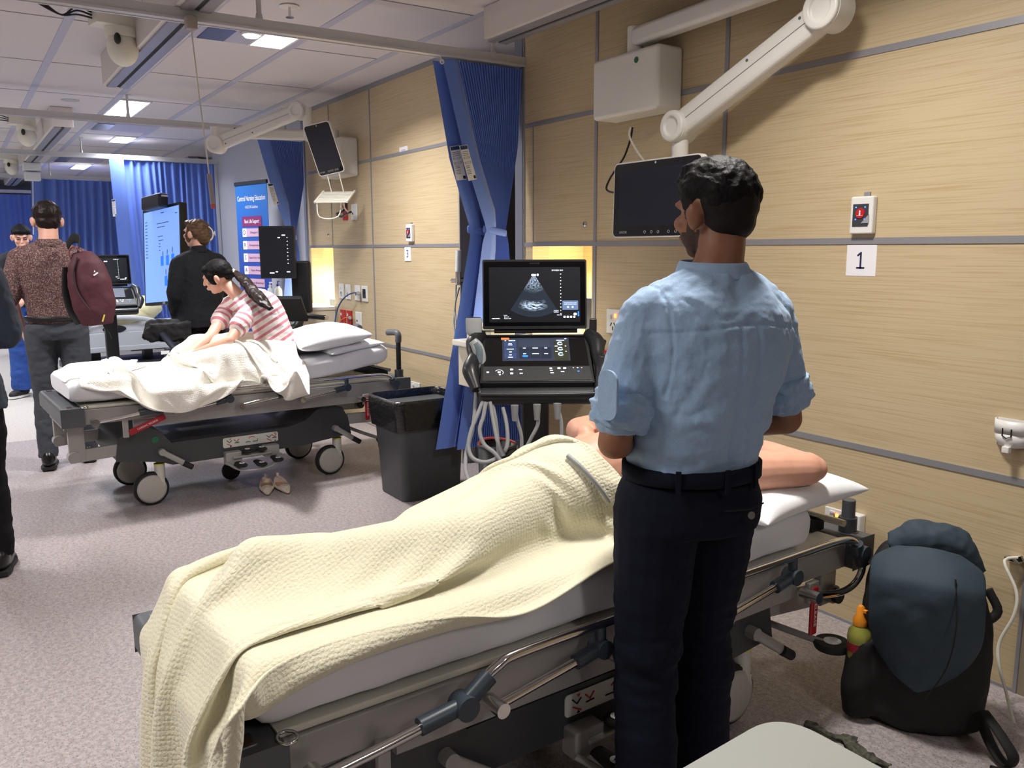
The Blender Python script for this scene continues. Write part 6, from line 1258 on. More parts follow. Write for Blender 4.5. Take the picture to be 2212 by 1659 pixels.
# two probes in the left holders, hanging cables
t = thing('ultrasound_probe', 'flat grey linear ultrasound probe standing in the upper left holder', 'probe', up_(-.262, -.03, 1.08))
M1 = np.array(ROOTS[U1.name].to_3x3())
q = MB(); c = up_(-.262, -.03, 1.165); q.tube([c-EZ*.10, c-EZ*.04, c-EZ*.02, c+EZ*.03, c+EZ*.042], [.016, .020, .034, .036, .033], 16, res=3, flat=(M1[:, 1], 1, .42)); q.obj('body', prg, t, world=True)
MB().box(c+EZ*.043, (.056, .016, .004), M1).obj('scan_face', prd, t, world=True)
t = thing('ultrasound_probe', 'rounded grey curved ultrasound probe resting in the lower left holder', 'probe', up_(-.245, -.12, 1.0))
q = MB(); c = up_(-.238, -.13, 1.03); q.tube([c-EZ*.045, c-EZ*.005, c+EZ*.03, c+EZ*.065+M1[:, 0]*-.01, c+EZ*.09-M1[:, 0]*.028], [.018, .027, .026, .025, .018], 16, res=4, flat=(M1[:, 1], 1, .75)); q.obj('body', prg, t, world=True)
MB().tube([c+EZ*.0-M1[:, 1]*.021, c+EZ*.05-M1[:, 1]*.02, c+EZ*.082-M1[:, 0]*.016-M1[:, 1]*.014], [.012, .014, .010], 10, res=3, flat=(M1[:, 1], 1, .3)).obj('grip_panel', mat('probe_blue_grey', (110, 124, 134), .35), t, world=True)
def ucab(lab, pts, deps, r=.0085, plugs=()):
    t = thing('cable', lab, 'cable', ond(*pts[-1], deps[-1]), 0, 'grey ultrasound probe cables'); deps = np.interp(np.linspace(0, 1, len(pts)), np.linspace(0, 1, len(deps)), deps)
    MB().tube([ond(x, y, d) for (x, y), d in zip(pts, deps)], r, 10, res=8).obj('cord', cablegrey, t, world=True)
    for i in plugs: p = ond(*pts[i], deps[i]); MB().cyl(p+EZ*.012, p-EZ*.05, .016, .011).obj('strain_relief', mat('relief_grey', (128, 130, 132), .5), t, world=True)
ucab('grey cable hanging from the console middle left port', [(1112, 882), (1118, 910), (1126, 940), (1127, 968)], [3.30, 3.35], .0075, (0,))
ucab('grey cable curving from the console centre port', [(1160, 880), (1162, 915), (1148, 945), (1136, 968)], [3.30, 3.35], .0075, (0,))
ucab('grey cable hanging from the console right port', [(1204, 878), (1212, 910), (1213, 945), (1211, 968)], [3.30, 3.35], .0075, (0,))
ucab('long grey cable looping down left of the console to the floor', [(1030, 820), (1028, 860), (1022, 920), (1008, 975), (1006, 1015), (1016, 1045)], [3.50, 3.45, 3.35], .0085)
ucab('grey cable looping wide below the console beside the small bin', [(1046, 860), (1034, 890), (1018, 930), (1012, 965), (1022, 990), (1050, 998), (1080, 985), (1096, 960), (1094, 915), (1086, 880)], [3.45, 3.40, 3.45], .0085)
ucab('second grey cable loop below the console, inner one', [(1050, 868), (1044, 900), (1036, 930), (1046, 960), (1068, 978), (1086, 1000)], [3.42, 3.40], .0085)
ucab('straight grey cable hanging below the left holder', [(1058, 868), (1066, 910), (1074, 950), (1088, 985)], [3.44, 3.40], .0085)
ucab('grey cable hanging in front of the tied curtain below the console', [(1062, 868), (1070, 905), (1076, 960), (1078, 990)], [3.46, 3.42], .0085)
# far ultrasound machines
p3 = ond(602, 545, 7.0)
def us_far(lab, c, face, s=1.0):
    """upright monitor on a tall stand with a folded keyboard, as used beside the far stretcher; face = direction the screen looks"""
    t = thing('ultrasound_machine', lab, 'ultrasound machine', (c[0], c[1], 0), face-(-PI/2))
    W_, H_ = .30, .43; z0 = c[2]
    mo = MB().prism(rrect(W_, H_, .008), A3(0, 0, z0), EX, EZ, -EY, .035).obj('display', usm, t, .004); MB().prism(rrect(W_-.02, H_-.03, .004), A3(0, -.036, z0), EX, EZ, -EY, .001).obj('display_glass', uiscr, mo)
    u = MB()
    for x, z, w in ((.06, .14, .03), (.02, .12, .02), (-.05, -.17, .04), (-.01, -.16, .02), (.09, -.16, .03)): u.prism(rrect(w, .008, .003), A3(x, -.0375, z0+z), EX, EZ, -EY, .0004)
    for k in range(8): u.prism(rrect(.008, .005, .002), A3(.09, -.0375, z0+.12-k*.03), EX, EZ, -EY, .0004)
    u.obj('screen_readouts', uiw, mo); return t
t = us_far('black ultrasound machine with an upright dark screen beside the far stretcher head', p3, math.atan2(-p3[1], -p3[0])-.35)
R3 = ROOTS[t.name]; lx = lambda px, py, dep: np.array(R3.inverted()@Vector(ond(px, py, dep)))
MB().box(lx(652, 620, 7.15), (.16, .08, .44)).obj('rear_cover', blackplast, t, .02)
MB().tube([lx(648, 680, 7.1), lx(640, 705, 7.05), lx(622, 722, 7.0), lx(628, 760, 7.0), A3(.05, .05, .2)], .045, 12, res=5).obj('stand', blackplast, t)
MB().tube([lx(620, 720, 7.0), lx(600, 705, 6.95), lx(590, 690, 6.9)], .035, 10, res=4).obj('stand_fork', blackplast, t)
MB().tube([lx(648, 680, 7.05), lx(665, 683, 6.95), lx(702, 686, 6.85)], [.02, .02, .022], 10, res=4).obj('grab_handle', blackplast, t); MB().cyl(lx(702, 686, 6.85), lx(706, 686.5, 6.83), .018).obj('handle_cap', chrome, t)
kb = MB(); a, b = lx(600, 690, 6.7), lx(628, 645, 6.9); kb.box((a+b)/2, (.34, .04, .26), rotx(.7)); ko = kb.obj('keyboard_deck', blackplast, t, .01)
MB().tube([lx(612, 652, 6.85), lx(628, 645, 6.8), lx(640, 655, 6.8), lx(632, 668, 6.8)], .007, 8, res=5).obj('looped_cable', blackplast, t)
MB().lathe([(.02, 0), (.02, .004)], lx(600, 670, 6.62), (-.3, -1, .3)).obj('round_badge', mat('badge_pink', (214, 150, 156), .5), t)
MB().bb((-.25, -.25, .05), (.25, .25, .12)).obj('wheel_base', blackplast, t, .03)
for x in (-.2, .2):
    for y in (-.2, .2): MB().cyl((x-.02, y, .04), (x+.02, y, .04), .04).obj('caster', rubber, t)
p4_ = ond(226, 545, 8.4)
t = ultrasound('distant black ultrasound machine with small lit touch screen behind the maroon backpack', (p4_[0], p4_[1], .06), math.atan2(p4_[1], p4_[0])-PI/2+.1, False, False)
t.location[2] = 0; 
p5_ = ond(398, 580, 7.9)
t = thing('equipment_stand', 'slim black equipment stand between the touch screen and the person in black', 'equipment', (p5_[0], p5_[1], 0))
MB().box(p5_+(0, .0, .0), (.10, .13, .45)).obj('housing', blackplast, t, .02, world=True); MB().cyl((p5_[0], p5_[1], .03), p5_, .03).lathe([(.2, 0), (.2, .03)], (p5_[0], p5_[1], .0)).obj('pole', blackplast, t, world=True)
# ------------------------------------------------------------------ portrait touch screen on a trolley
A_, B_2, C_2, D_2 = ond(306, 463, 7.62), ond(380, 445, 7.20), ond(395, 660, 7.16), ond(323, 641, 7.60)
ex = norm(B_2-A_); ez_ = norm(np.cross(ex, np.cross(EZ, ex))); ez_ = norm((A_-D_2)/2+(B_2-C_2)/2); ez_ = norm(ez_-ex*(ez_@ex)); nn_ = np.cross(ex, ez_); nn_ = nn_ if nn_@(CAM-A_) > 0 else -nn_
ct = (A_+B_2+C_2+D_2)/4; w_ = (np.linalg.norm(B_2-A_)+np.linalg.norm(C_2-D_2))/2; h_ = (np.linalg.norm(A_-D_2)+np.linalg.norm(B_2-C_2))/2
t = thing('touch_screen_display', 'large portrait touch screen with a blue page, turned towards the person in black', 'display', (ct[0], ct[1], 0))
mo = MB().prism(rrect(w_+.04, h_+.05, .01), ct-nn_*.06, ex, ez_, nn_, .06).obj('display_case', blackplast, t, .006, world=True)
MB().prism(rrect(w_, h_, .004), ct+nn_*.001, ex, ez_, nn_, .001).obj('lit_page', emat('page_blue', (112, 150, 226), .95), mo, world=True)
Pt = lambda x, y, e=.003: ct+ex*x*w_/2+ez_*y*h_/2+nn_*e
u = MB()
for y in np.linspace(.78, -.0, 12): u.prism(rrect(.04, .006, .002), Pt(-.85, y), ex, ez_, nn_, .0004)
for x, y, w in ((.1, .70, .22), (.0, .62, .14), (-.05, .42, .09), (-.02, .33, .09), (-.1, .26, .03), (-.1, .20, .03), (-.1, .12, .02), (.1, .92, .06), (.85, .85, .04)): u.prism(rrect(w, .006, .002), Pt(x, y), ex, ez_, nn_, .0004)
for x, y in ((.05, -.02), (.30, .0), (.58, .04), (.2, -.42), (.48, -.42)): u.tube([Pt(x, y), Pt(x+.02, y+.12), Pt(x+.05, y-.05)], .0015, 4)
u.tube([Pt(.3, -.78), Pt(.95, -.82), Pt(.95, -.88), Pt(.3, -.84)], .0012, 4, close=True); u.obj('page_text', mat('page_ink', (60, 84, 130), .6), mo, world=True)
for x, y in ((.02, -.12), (.32, -.12), (.62, -.11), (.22, -.56), (.52, -.56)): MB().prism(rrect(.052, .085, .003), Pt(x, y), ex, ez_, nn_, .0006).obj('page_picture', emat('page_blue_box', (30, 104, 224), 1.0), mo, world=True)
MB().prism(rrect(.05, .02, .004), ct-ez_*(h_/2+.012)+nn_*.001+ex*.02, ex, ez_, nn_, .002).obj('bezel_logo', greyplast, mo, world=True)
bc = ond(334, 437, 7.35); b = MB(); b.box(bc, (.34, .09, .12), np.array([ex, nn_, ez_]).T); b.obj('camera_bar', mat('camera_bar_dark', (26, 32, 52), .45), t, .02, 3, world=True)
MB().box(ond(352, 424, 7.25), (.08, .05, .012), np.array([ex, nn_, ez_]).T).obj('camera_light', white, t, world=True)
f_ = MB(); c_ = ct-nn_*.10; f_.box((c_[0], c_[1], .62), (.09, .09, 1.1)); f_.box((c_[0], c_[1], .06), (.75, .14, .05), np.array([ex, np.cross(EZ, ex), EZ]).T); f_.box((c_[0], c_[1], .06), (.12, .7, .05), np.array([ex, np.cross(EZ, ex), EZ]).T); f_.obj('trolley_frame', mat('trolley_grey', (74, 76, 80), .5), t, .008, world=True)
for s_ in (-1, 1): MB().cyl(c_*[1, 1, 0]+ex*s_*.34+EZ*.03-EY*.01, c_*[1, 1, 0]+ex*s_*.34+EZ*.03+EY*.01, .03).obj('caster', rubber, t, world=True)
# black patient simulator case / jacket on a trolley below the screen
g0 = ond(365, 720, 6.5)
t = thing('equipment_trolley', 'low black trolley with a sloping arm below the touch screen', 'trolley', (g0[0], g0[1], 0))
MB().bb((g0[0]-.2, g0[1]-.25, .55), (g0[0]+.25, g0[1]+.22, .62)).obj('shelf', mat('dark_navy_plastic', (30, 34, 52), .5), t, .01, world=True)
MB().bb((g0[0]-.1, g0[1]-.2, .62), (g0[0]+.15, g0[1]+.02, .74)).obj('case', blackplast, t, .02, world=True)
MB().tube([ond(345, 715, 6.4), ond(362, 735, 6.35), ond(384, 760, 6.3)], .03, 10, flat=(EZ, 1, .5)).obj('arm', mat('dark_navy_plastic', (30, 34, 52), .5), t, world=True)
MB().add([ond(347, 758, 6.2), ond(366, 757, 6.2), ond(366, 764, 6.2), ond(348, 766, 6.2)], [(0, 1, 2, 3)]).obj('label_patch', paper, t, world=True)
MB().box((g0[0], g0[1], .3), (.06, .06, .55)).box((g0[0], g0[1], .04), (.4, .4, .04)).obj('pedestal', blackplast, t, .01, world=True)
mb = MB(); J = lambda x, y, d: ond(x, y, d-.4)
mb.tube(spline([J(318, 735, 6.75), J(322, 712, 6.78), J(332, 700, 6.85), J(355, 697, 6.9), J(385, 700, 6.95)], 6), [.03, .045, .05, .06, .06], 14, flat=(EZ, 1, .6)); mb.tube(spline([J(318, 735, 6.75), J(324, 720, 6.76), J(335, 712, 6.8)], 5), [.05, .05, .04], 12, flat=(norm(A3(-1, 0, .2)), 1, .5)); mb.box(J(365, 716, 6.9), (.2, .3, .14))
V, Fc, N_ = remesh(mb, .01, 3); V = folds(V, N_, .014, 14, 5); j = mk('jacket', V-np.array(g0*[1, 1, 0])-A3(0, 0, .7), Fc, mat('black_jacket', (24, 24, 25), .85), (g0[0], g0[1], .7)); tag(j, 'black jacket thrown over the trolley below the touch screen', 'jacket')
# ------------------------------------------------------------------ bins, bags and other loose things
linerm = mat('black_bin_liner', (16, 17, 20), .22, coat=.3, bump=((24, 24, 40), .8, .012))
bc_ = onz(868, 1092, 0)
t = thing('waste_bin', 'tall charcoal waste bin with a black liner beside the tied curtain', 'bin', (bc_[0]+.20, bc_[1]-.23, 0))
b = MB(); rs_ = []
for z, k_ in ((0, .84), (.01, .86), (.28, .92), (.285, .935), (.57, 1.0)): rs_.append([A3(x*k_, y*k_, z) for x, y in rrect(.40, .46, .05)])
b.rings(rs_); b.obj('bin_body', mat('bin_charcoal', (66, 69, 73), .5), t)
l = MB(); P = []
pr = rrect(.42, .48, .05, 9); 
for z, k_, a_ in ((.44, 1.02, .012), (.47, 1.03, .014), (.53, 1.05, .012), (.59, 1.06, .006), (.62, 1.04, .004), (.625, .99, .004), (.59, .95, .006), (.45, .9, .01)):
    P.append([A3(x*k_, y*k_, z)+A3(x, y, 0)*3*a_*noise.noise(Vector((x*14, y*14, z*9)))+EZ*(.025*noise.noise(Vector((x*9, y*9, 3))) if z < .46 else 0) for x, y in pr])
l.rings(P, False); l.obj('liner', linerm, t, sub=1)
c_ = ond(1074, 958, 4.30)
t = thing('waste_bin', 'small round black bin behind the ultrasound cables', 'bin', (c_[0], c_[1], 0))
MB().lathe([(.085, 0), (.10, c_[2]), (.094, c_[2]), (.08, .02), (0, .02)], (0, 0, 0), cap=False).obj('bin_body', blackplast, t); MB().lathe([(.102, c_[2]-.012), (.104, c_[2]+.003), (.092, c_[2]+.003)], (0, 0, 0), cap=False).obj('rim', usgrey, t)
q = MB(); q.tube([ond(x, y, 4.2) for x, y in ((1036, 962), (1040, 950), (1065, 946), (1095, 950), (1112, 956))], .006, 8, res=6); q.obj('red_cord', mat('cord_red', (196, 70, 60), .5), t, world=True)
sh_ = ond(1238, 972, 3.66)
MB().box(sh_-EZ*.012, (.17, .14, .016), np.array(ROOTS[U1.name].to_3x3())).obj('bottle_shelf', blackplast, U1, .004, world=True)
MB().cyl(sh_-EZ*.02, np.array(ROOTS[U1.name]@Vector((.04, 0, sh_[2]-.02))), .012).obj('shelf_arm', blackplast, U1, world=True)
t = thing('disinfectant_bottle', 'clear bottle with a red cap and navy label band on the machine shelf', 'bottle', ond(1234, 970, 3.66)-(0, 0, .004))
MB().lathe([(.022, 0), (.025, .006), (.025, .055), (.020, .066), (.023, .074), (.019, .084), (.011, .088)], (0, 0, 0)).obj('body', mat('bottle_clear', (206, 212, 216), .25), t)
MB().cyl((0, 0, .086), (0, 0, .104), .010, .009).obj('cap', redm, t); MB().lathe([(.0254, .046), (.0254, .050)], (0, 0, 0), cap=False).obj('label_band', ink, t)
q = MB(); dd = norm(CAM[:2]-ond(1234, 970, 3.66)[:2]); n3 = A3(dd[0], dd[1], 0); rr3 = np.cross(EZ, n3); q.lathe([(.006, 0), (.006, .001)], n3*.0255+EZ*.018, n3, 12); addtext(q, 'hygienic', .010, n3*.0262+EZ*.034, rr3, EZ, wid=.036); q.obj('lettering', ink, t)
q = MB(); c = ond(1028, 700, 4.55); t = thing('tissue_box', 'cream box on the near cabinet behind the ultrasound probe', 'box', (3.95, -2.50, .985)); MB().bb((3.86, -2.56, .987), (4.12, -2.40, 1.08)).obj('carton', mat('cream_box', (222, 216, 190), .6), t, .006, world=True)
t = thing('tablet_stand', 'dark flat tablet leaning in the near niche behind the ultrasound screen', 'tablet', (3.66, -2.96, .97)); MB().box((3.64, -2.93, 1.10), (.14, .02, .26), rotx(-.15)).obj('tablet', darkplast, t, .004, world=True)
# shoes
def flat_shoe(lab, p, rz, s_):
    t = thing('ballet_flat', lab, 'shoe', p, rz, 'cream flat shoes')
    n = 26; L_ = .225; out = []; inn = []; so = []
    def wd(y): u = y/L_; return .034*(math.sin(PI*min(1, max(0, u))**.75))**.55*(1-.28*max(0, u-.55)/.45) if 0 < u < 1 else 0.002
    prof = [(s, wd(s*L_)) for s in np.linspace(0.0, 1, n)]
    ring = [(w, s*L_) for s, w in prof]+[(-w, s*L_) for s, w in prof[::-1]]
    hgt = lambda y: .045-.024*min(1, max(0, y/L_/.35))+.012*max(0, (y/L_-.5))*1.6-(.02*max(0, y/L_-.85)/.15)
    u = MB(); u.rings([[A3(x*1.0, y, .004) for x, y in ring], [A3(x*1.08, y, .012) for x, y in ring], [A3(x*.95, y*1.0, hgt(y)) for x, y in ring]], False)
    k0 = int(n*.58); top = []
    for i in range(k0, n-1):
        (s0, w0), (s1, w1) = prof[i], prof[i+1]; y0, y1 = s0*L_, s1*L_
        a0 = 6
        for j in range(a0):
            f0, f1 = -1+2*j/a0, -1+2*(j+1)/a0; z = lambda f, y: hgt(y)+.008*(1-f*f)
            u.add([(w0*.95*f0, y0, z(f0, y0)), (w0*.95*f1, y0, z(f1, y0)), (w1*.95*f1, y1, z(f1, y1)), (w1*.95*f0, y1, z(f0, y1))], [(0, 1, 2, 3)], 0, True)
    u.obj('upper', mat('shoe_cream_leather', (228, 212, 200), .45), t, solid=.003)
    i_ = MB(); i_.add([A3(x*.93, y, .010) for x, y in ring], [tuple(range(len(ring)))]); i_.obj('insole', mat('insole_tan', (196, 154, 120), .7), t)
    i_ = MB(); i_.rings([[A3(x*1.05, y*1.01-.001, .0) for x, y in ring], [A3(x*1.09, y*1.01-.001, .007) for x, y in ring]]); i_.obj('sole', rubber, t)
    MB().box((0, .004, .052), (.014, .008, .022)).obj('pull_tab', mat('shoe_cream_leather', (228, 212, 200), .45), t, .003)
    t.scale = (1.2, 1.2, 1.2); return t
pA = onz(575, 1046, 0); vx = norm(onz(580, 1090, 0)-onz(574, 1045, 0)); flat_shoe('left one of the two cream pointed flat shoes on the floor', (pA[0], pA[1], 0), math.atan2(vx[1], vx[0])-PI/2, 1)
pB = onz(600, 1045, 0); vx = norm(onz(636, 1082, 0)-onz(598, 1045, 0)); flat_shoe('right one of the two cream pointed flat shoes, turned outward', (pB[0], pB[1], 0), math.atan2(vx[1], vx[0])-PI/2, 1)
q = MB(); c = onz(836, 1010, 0); mb = MB(); mb.ell(c+EZ*.05, (.07, .04, .06)); mb.ell(c+EZ*.15+A3(.01, 0, 0), (.035, .03, .08)); V, Fc, N_ = remesh(mb, .008, 2); V = folds(V, N_, .012, 22, 3); V[:, 2] = np.maximum(V[:, 2], .002)
t = mk('plastic_bag', V-c, Fc, mat('clear_film', (205, 206, 205), .2, trans=.4), c); tag(t, 'small clear plastic bag standing against the back of the tall bin', 'bag')
# tabletop in the right foreground
zt_ = .76; pts = [onz(1475, 1659, zt_), onz(1620, 1575, zt_), onz(1760, 1580, zt_), onz(1905, 1659, zt_)]
e1_ = norm(pts[0]-pts[1]); e2_ = norm(pts[3]-pts[2]); A_ = np.array([[e1_[0], -e2_[0]], [e1_[1], -e2_[1]]]); st_ = np.linalg.solve(A_, (pts[2]-pts[1])[:2]); cor = pts[1]+e1_*st_[0]
t = thing('overbed_table', 'pale grey overbed table top with a rounded corner in the right foreground', 'table', (cor+e1_*.25+e2_*.2)*A3(1, 1, 0))
r_ = max(np.linalg.norm(pts[1]-cor), np.linalg.norm(pts[2]-cor)); arc = []
for k in range(9): u_ = k/8; arc.append((1-u_)**2*(cor+e1_*r_)+2*u_*(1-u_)*(cor)+u_**2*(cor+e2_*r_))
poly = [cor+e1_*.62]+arc+[cor+e2_*.40, cor+e1_*.62+e2_*.40]
up = MB(); up.rings([[p_-EZ*.022 for p_ in poly], [p_ for p_ in poly]], True, 0, False); up.obj('table_top', mat('table_grey_laminate', (158, 160, 155), .45), t, .004, world=True)
cx_ = cor+e1_*.3+e2_*.2; ed = MB(); ed.rings([[cx_*A3(1, 1, 0)+(p_-cx_)*A3(1, 1, 0)*1.012+EZ*(zt_-.028) for p_ in poly], [cx_*A3(1, 1, 0)+(p_-cx_)*A3(1, 1, 0)*1.012+EZ*(zt_-.006) for p_ in poly]], True, 0, False); ed.obj('edge_band', white, t, world=True)
MB().bb((cx_[0]-.03, cx_[1]-.02, .06), (cx_[0]+.03, cx_[1]+.02, zt_-.03)).obj('pedestal', greymetal, t, .004, world=True)
MB().box((cx_[0], cx_[1], .045), (.5, .05, .04), rotz(math.atan2(e1_[1], e1_[0]))).obj('base_bar', greymetal, t, .006, world=True)
for s_ in (-1, 1): c = cx_*A3(1, 1, 0)+e1_*.22*s_+EZ*.022; MB().cyl(c-e2_*.01, c+e2_*.01, .022).obj('caster', rubber, t, world=True)
# dark teal backpack on the floor
bp0 = onz(1975, 1590, 0); vd = norm(bp0[:2]); rzb = math.atan2(vd[1], vd[0])-PI/2
teal = mat('teal_nylon', (46, 62, 74), .75, bump=((40, 40, 40), .3, .004)); blackny = mat('black_nylon', (17, 17, 19), .8, bump=((60, 60, 60), .3, .003))
mb = MB(); mb.tube([A3(0, .10, .02), A3(0, .10, .18), A3(.0, .12, .38), A3(-.01, .14, .52), A3(-.01, .16, .575)], [.17, .185, .175, .14, .08], 28, res=4, flat=(A3(0, 1, 0), 1.05, .62)); mb.ell(A3(.0, .10, .05), (.19, .115, .07)); mb.tube([A3(-.165, .05, .02), A3(-.175, .04, .12), A3(-.165, .05, .27)], [.06, .055, .045], 16, res=3)
V, Fc, N_ = remesh(mb, .008, 5); V = folds(V, N_, .012, 9, 5, st=(1, 1, .6)); V[:, 2] = np.maximum(V[:, 2], .004)
bpk = mk('backpack', V, Fc, blackny, (bp0[0]-.0*vd[0], bp0[1], 0), rzb); tag(bpk, 'dark teal and black backpack standing on the floor against the wood wall', 'backpack')
G = np.zeros((30, 22, 3))
for i in range(30):
    s = i/29; z = .60-.44*s-.0; w = .158*min(1, (s*6+.55))*math.sqrt(max(.004, 1-max(0, (s-.40)/.6)**2.4))
    for j in range(22):
        u_ = -1+2*j/21; dep = .062*math.sqrt(max(0, 1-(u_*.9)**2)); y = .12-(.085+.045*math.sin(PI*min(1, s*1.1+.12))+dep)+ (0.09*max(0, .18-s)/.18)+.03*(abs(u_)**3)
        p_ = A3(-.005+w*u_+.01*math.sin(s*3), y, z-.03*(abs(u_)**2.5)*(1-s)); nn = noise.noise(Vector((p_[0]*9, p_[2]*7, 1)))*.012+noise.noise(Vector((p_[0]*24+p_[2]*8, p_[2]*18, 4)))*.006; G[i, j] = p_+A3(0, -abs(nn)-.004, 0)
fl = MB().grid(G[::-1]).obj('top_flap', teal, bpk, solid=.008, sub=1)
MB().tube([A3(.075, -.052, .545), A3(.085, -.095, .42), A3(.07, -.11, .30), A3(.03, -.105, .20), A3(.02, -.10, .17)], .0025, 6, res=5).obj('flap_seam', mat('seam_black', (8, 9, 14), .9), fl)
mb = MB(); mb.tube([A3(-.10, .14, .56), A3(-.02, .13, .60), A3(.08, .15, .58), A3(.15, .16, .50)], [.05, .055, .05, .02], 14, res=4); V, Fc, N_ = remesh(mb, .008, 4); V = folds(V, N_, .008, 16, 3); mk('top_roll', V, Fc, teal, parent=bpk)
MB().tube([A3(.165, .05, .10), A3(.21, -.02, .03), A3(.245, -.07, .015), A3(.255, -.10, .06), A3(.225, -.07, .10), A3(.18, .02, .12)], 1, 8, res=6, flat=(A3(1, .6, 0), .006, .018)).obj('shoulder_strap', blackny, bpk)
MB().bb((.20, -.13, .0), (.26, -.09, .018)).obj('buckle', blackplast, bpk, .004); MB().tube([A3(.17, .14, .46), A3(.20, .13, .40), A3(.17, .12, .36)], .014, 8, res=4).obj('side_strap', blackny, bpk)
bw = np.array(ROOTS[bpk.name]@Vector((-.178, .035, .17)))
t = thing('water_bottle', 'translucent green bottle with an orange lid in the side pocket of the teal backpack', 'bottle', bw)
MB().lathe([(.028, 0), (.033, .02), (.034, .085), (.037, .10), (.034, .125), (.020, .143), (.018, .15)], (0, 0, 0)).obj('body', mat('bottle_olive', (150, 152, 70), .3), t); MB().lathe([(.021, .145), (.022, .165), (.014, .178), (.011, .205), (.006, .21)], (0, 0, 0)).box((-.012, 0, .195), (.02, .012, .008)).obj('lid', mat('lid_orange', (240, 150, 40), .4), t)
MB().lathe([(.0345, .06), (.0348, .095)], (0, 0, 0), cap=False).obj('label_band', mat('label_crimson', (150, 20, 44), .5), t)
mb = MB(); pp_ = [onz(x, y, .012) for x, y in ((1742, 1560), (1765, 1572), (1800, 1590), (1830, 1592), (1850, 1600))]; mb.tube(pp_, [.022, .016, .012, .02, .026], 10, res=5, flat=(EZ, 1, .35))
pp_ = [onz(x, y, .014) for x, y in ((1822, 1590), (1838, 1610), (1862, 1628), (1890, 1640), (1925, 1656))]; mb.tube(pp_, [.012, .022, .026, .018, .014], 10, res=5, flat=(EZ, 1, .4))
V, Fc, N_ = remesh(mb, .005, 2); V = folds(V, N_, .007, 40, 2); V[:, 2] = np.maximum(V[:, 2], .002); c = V.mean(0)*A3(1, 1, 0); t = mk('strap_bundle', V-c, Fc, mat('camouflage_webbing', (92, 90, 78), .9, noise_=(v3(70), 1, (44, 46, 38))), c); tag(t, 'crumpled camouflage strap lying on the floor behind the overbed table', 'strap')
# maroon backpack on the shoulder of the man in the patterned shirt
q1 = ond(196, 626, 5.42); vd = norm(q1[:2]); rzm = math.atan2(vd[1], vd[0])-PI/2
mar = mat('maroon_nylon', (70, 24, 36), .7, bump=((30, 30, 30), .3, .006))
mb = MB(); mb.tube([A3(.012, 0, -.235), A3(.01, -.01, -.12), A3(0, -.01, .04), A3(-.01, 0, .17), A3(-.02, .02, .25)], [.10, .138, .142, .115, .06], 26, res=5, flat=(A3(0, 1, 0), 1, .66)); V, Fc, N_ = remesh(mb, .008, 5); V = folds(V, N_, .005, 10, 2); b2 = mk('backpack', V, Fc, mar, q1, rzm); b2.scale = (.92, .92, .96); b2.rotation_euler[1] = math.radians(-3); tag(b2, 'maroon backpack hanging from the right shoulder of the man in the patterned shirt', 'backpack')
MB().tube([A3(-.055, -.06, .22), A3(-.095, -.085, .10), A3(-.075, -.10, -.02), A3(-.02, -.105, -.13)], 1, 8, res=5, flat=(A3(-.3, -1, 0), .004, .011)).obj('zip', mat('zip_dark', (40, 22, 28), .6), b2)
MB().tube([A3(-.13, .02, .16), A3(-.155, .05, .0), A3(-.14, .05, -.14), A3(-.10, .02, -.22)], 1, 8, res=5, flat=(A3(-1, -.6, 0), .010, .03)).obj('back_padding', blackny, b2)
MB().tube([A3(-.115, -.035, .06), A3(-.118, -.04, -.05), A3(-.10, -.045, -.13)], .006, 8, res=4).obj('side_strip', mat('maroon_light', (130, 64, 76), .6), b2)
MB().tube([A3(-.09, .01, .17), A3(-.10, -.01, .26), A3(-.06, -.02, .29), A3(-.03, -.02, .25)], 1, 8, res=5, flat=(A3(0, -1, .2), .004, .013)).obj('grab_loop', mat('maroon_light', (130, 64, 76), .6), b2)
MB().tube([A3(-.05, .05, .24), A3(-.03, .13, .33), A3(-.07, .20, .345), A3(-.11, .28, .30)], 1, 8, res=5, flat=(A3(.3, -.4, 1), .006, .032)).obj('shoulder_strap', blackny, b2)
MB().tube([A3(.05, -.02, -.24), A3(.075, .0, -.30), A3(.085, 0, -.34)], .007, 6).obj('loose_strap', blackny, b2)
q = MB(); q.box(A3(.045, -.098, .105), (.034, .003, .010), roty(-.55)).prism([(-.006, 0), (.006, 0), (0, .014)], A3(.040, -.098, .118), EX, EZ, -EY, .002); q.obj('emblem', paper, b2); MB().box(A3(.055, -.085, -.19), (.010, .004, .05), roty(.4)).obj('zip_pull', mat('pull_yellow', (214, 186, 90), .5), b2)
# pull-up banner
TL, TR = ond(508, 402, 8.55), ond(576, 392, 8.12); exb = norm((TR-TL)*A3(1, 1, 0)); wb = np.linalg.norm((TR-TL)*A3(1, 1, 0)); zb_ = (TL[2]+TR[2])/2; nb_ = np.cross(exb, EZ); nb_ = nb_ if nb_@(CAM-TL) > 0 else -nb_
cb = (TL+TR)/2*A3(1, 1, 0); t = thing('pull_up_banner', 'tall blue pull-up banner about basic life support beside the tied curtain', 'banner', cb)
def banmat():
    m = bpy.data.materials.new('banner_blue'); m.use_nodes = True; N = m.node_tree.nodes; L = m.node_tree.links; p = N['Principled BSDF']; p.inputs['Roughness'].default_value = .6
    tc = N.new('ShaderNodeTexCoord'); s = N.new('ShaderNodeSeparateXYZ'); L.new(tc.outputs['Generated'], s.inputs[0]); r = N.new('ShaderNodeValToRGB'); L.new(s.outputs[2], r.inputs[0]); r.color_ramp.elements[0].color = rgb((60, 50, 140)); r.color_ramp.elements[1].color = rgb((30, 112, 196)); e = r.color_ramp.elements.new(.55); e.color = rgb((36, 66, 160)); L.new(r.outputs[0], p.inputs['Base Color']); return m
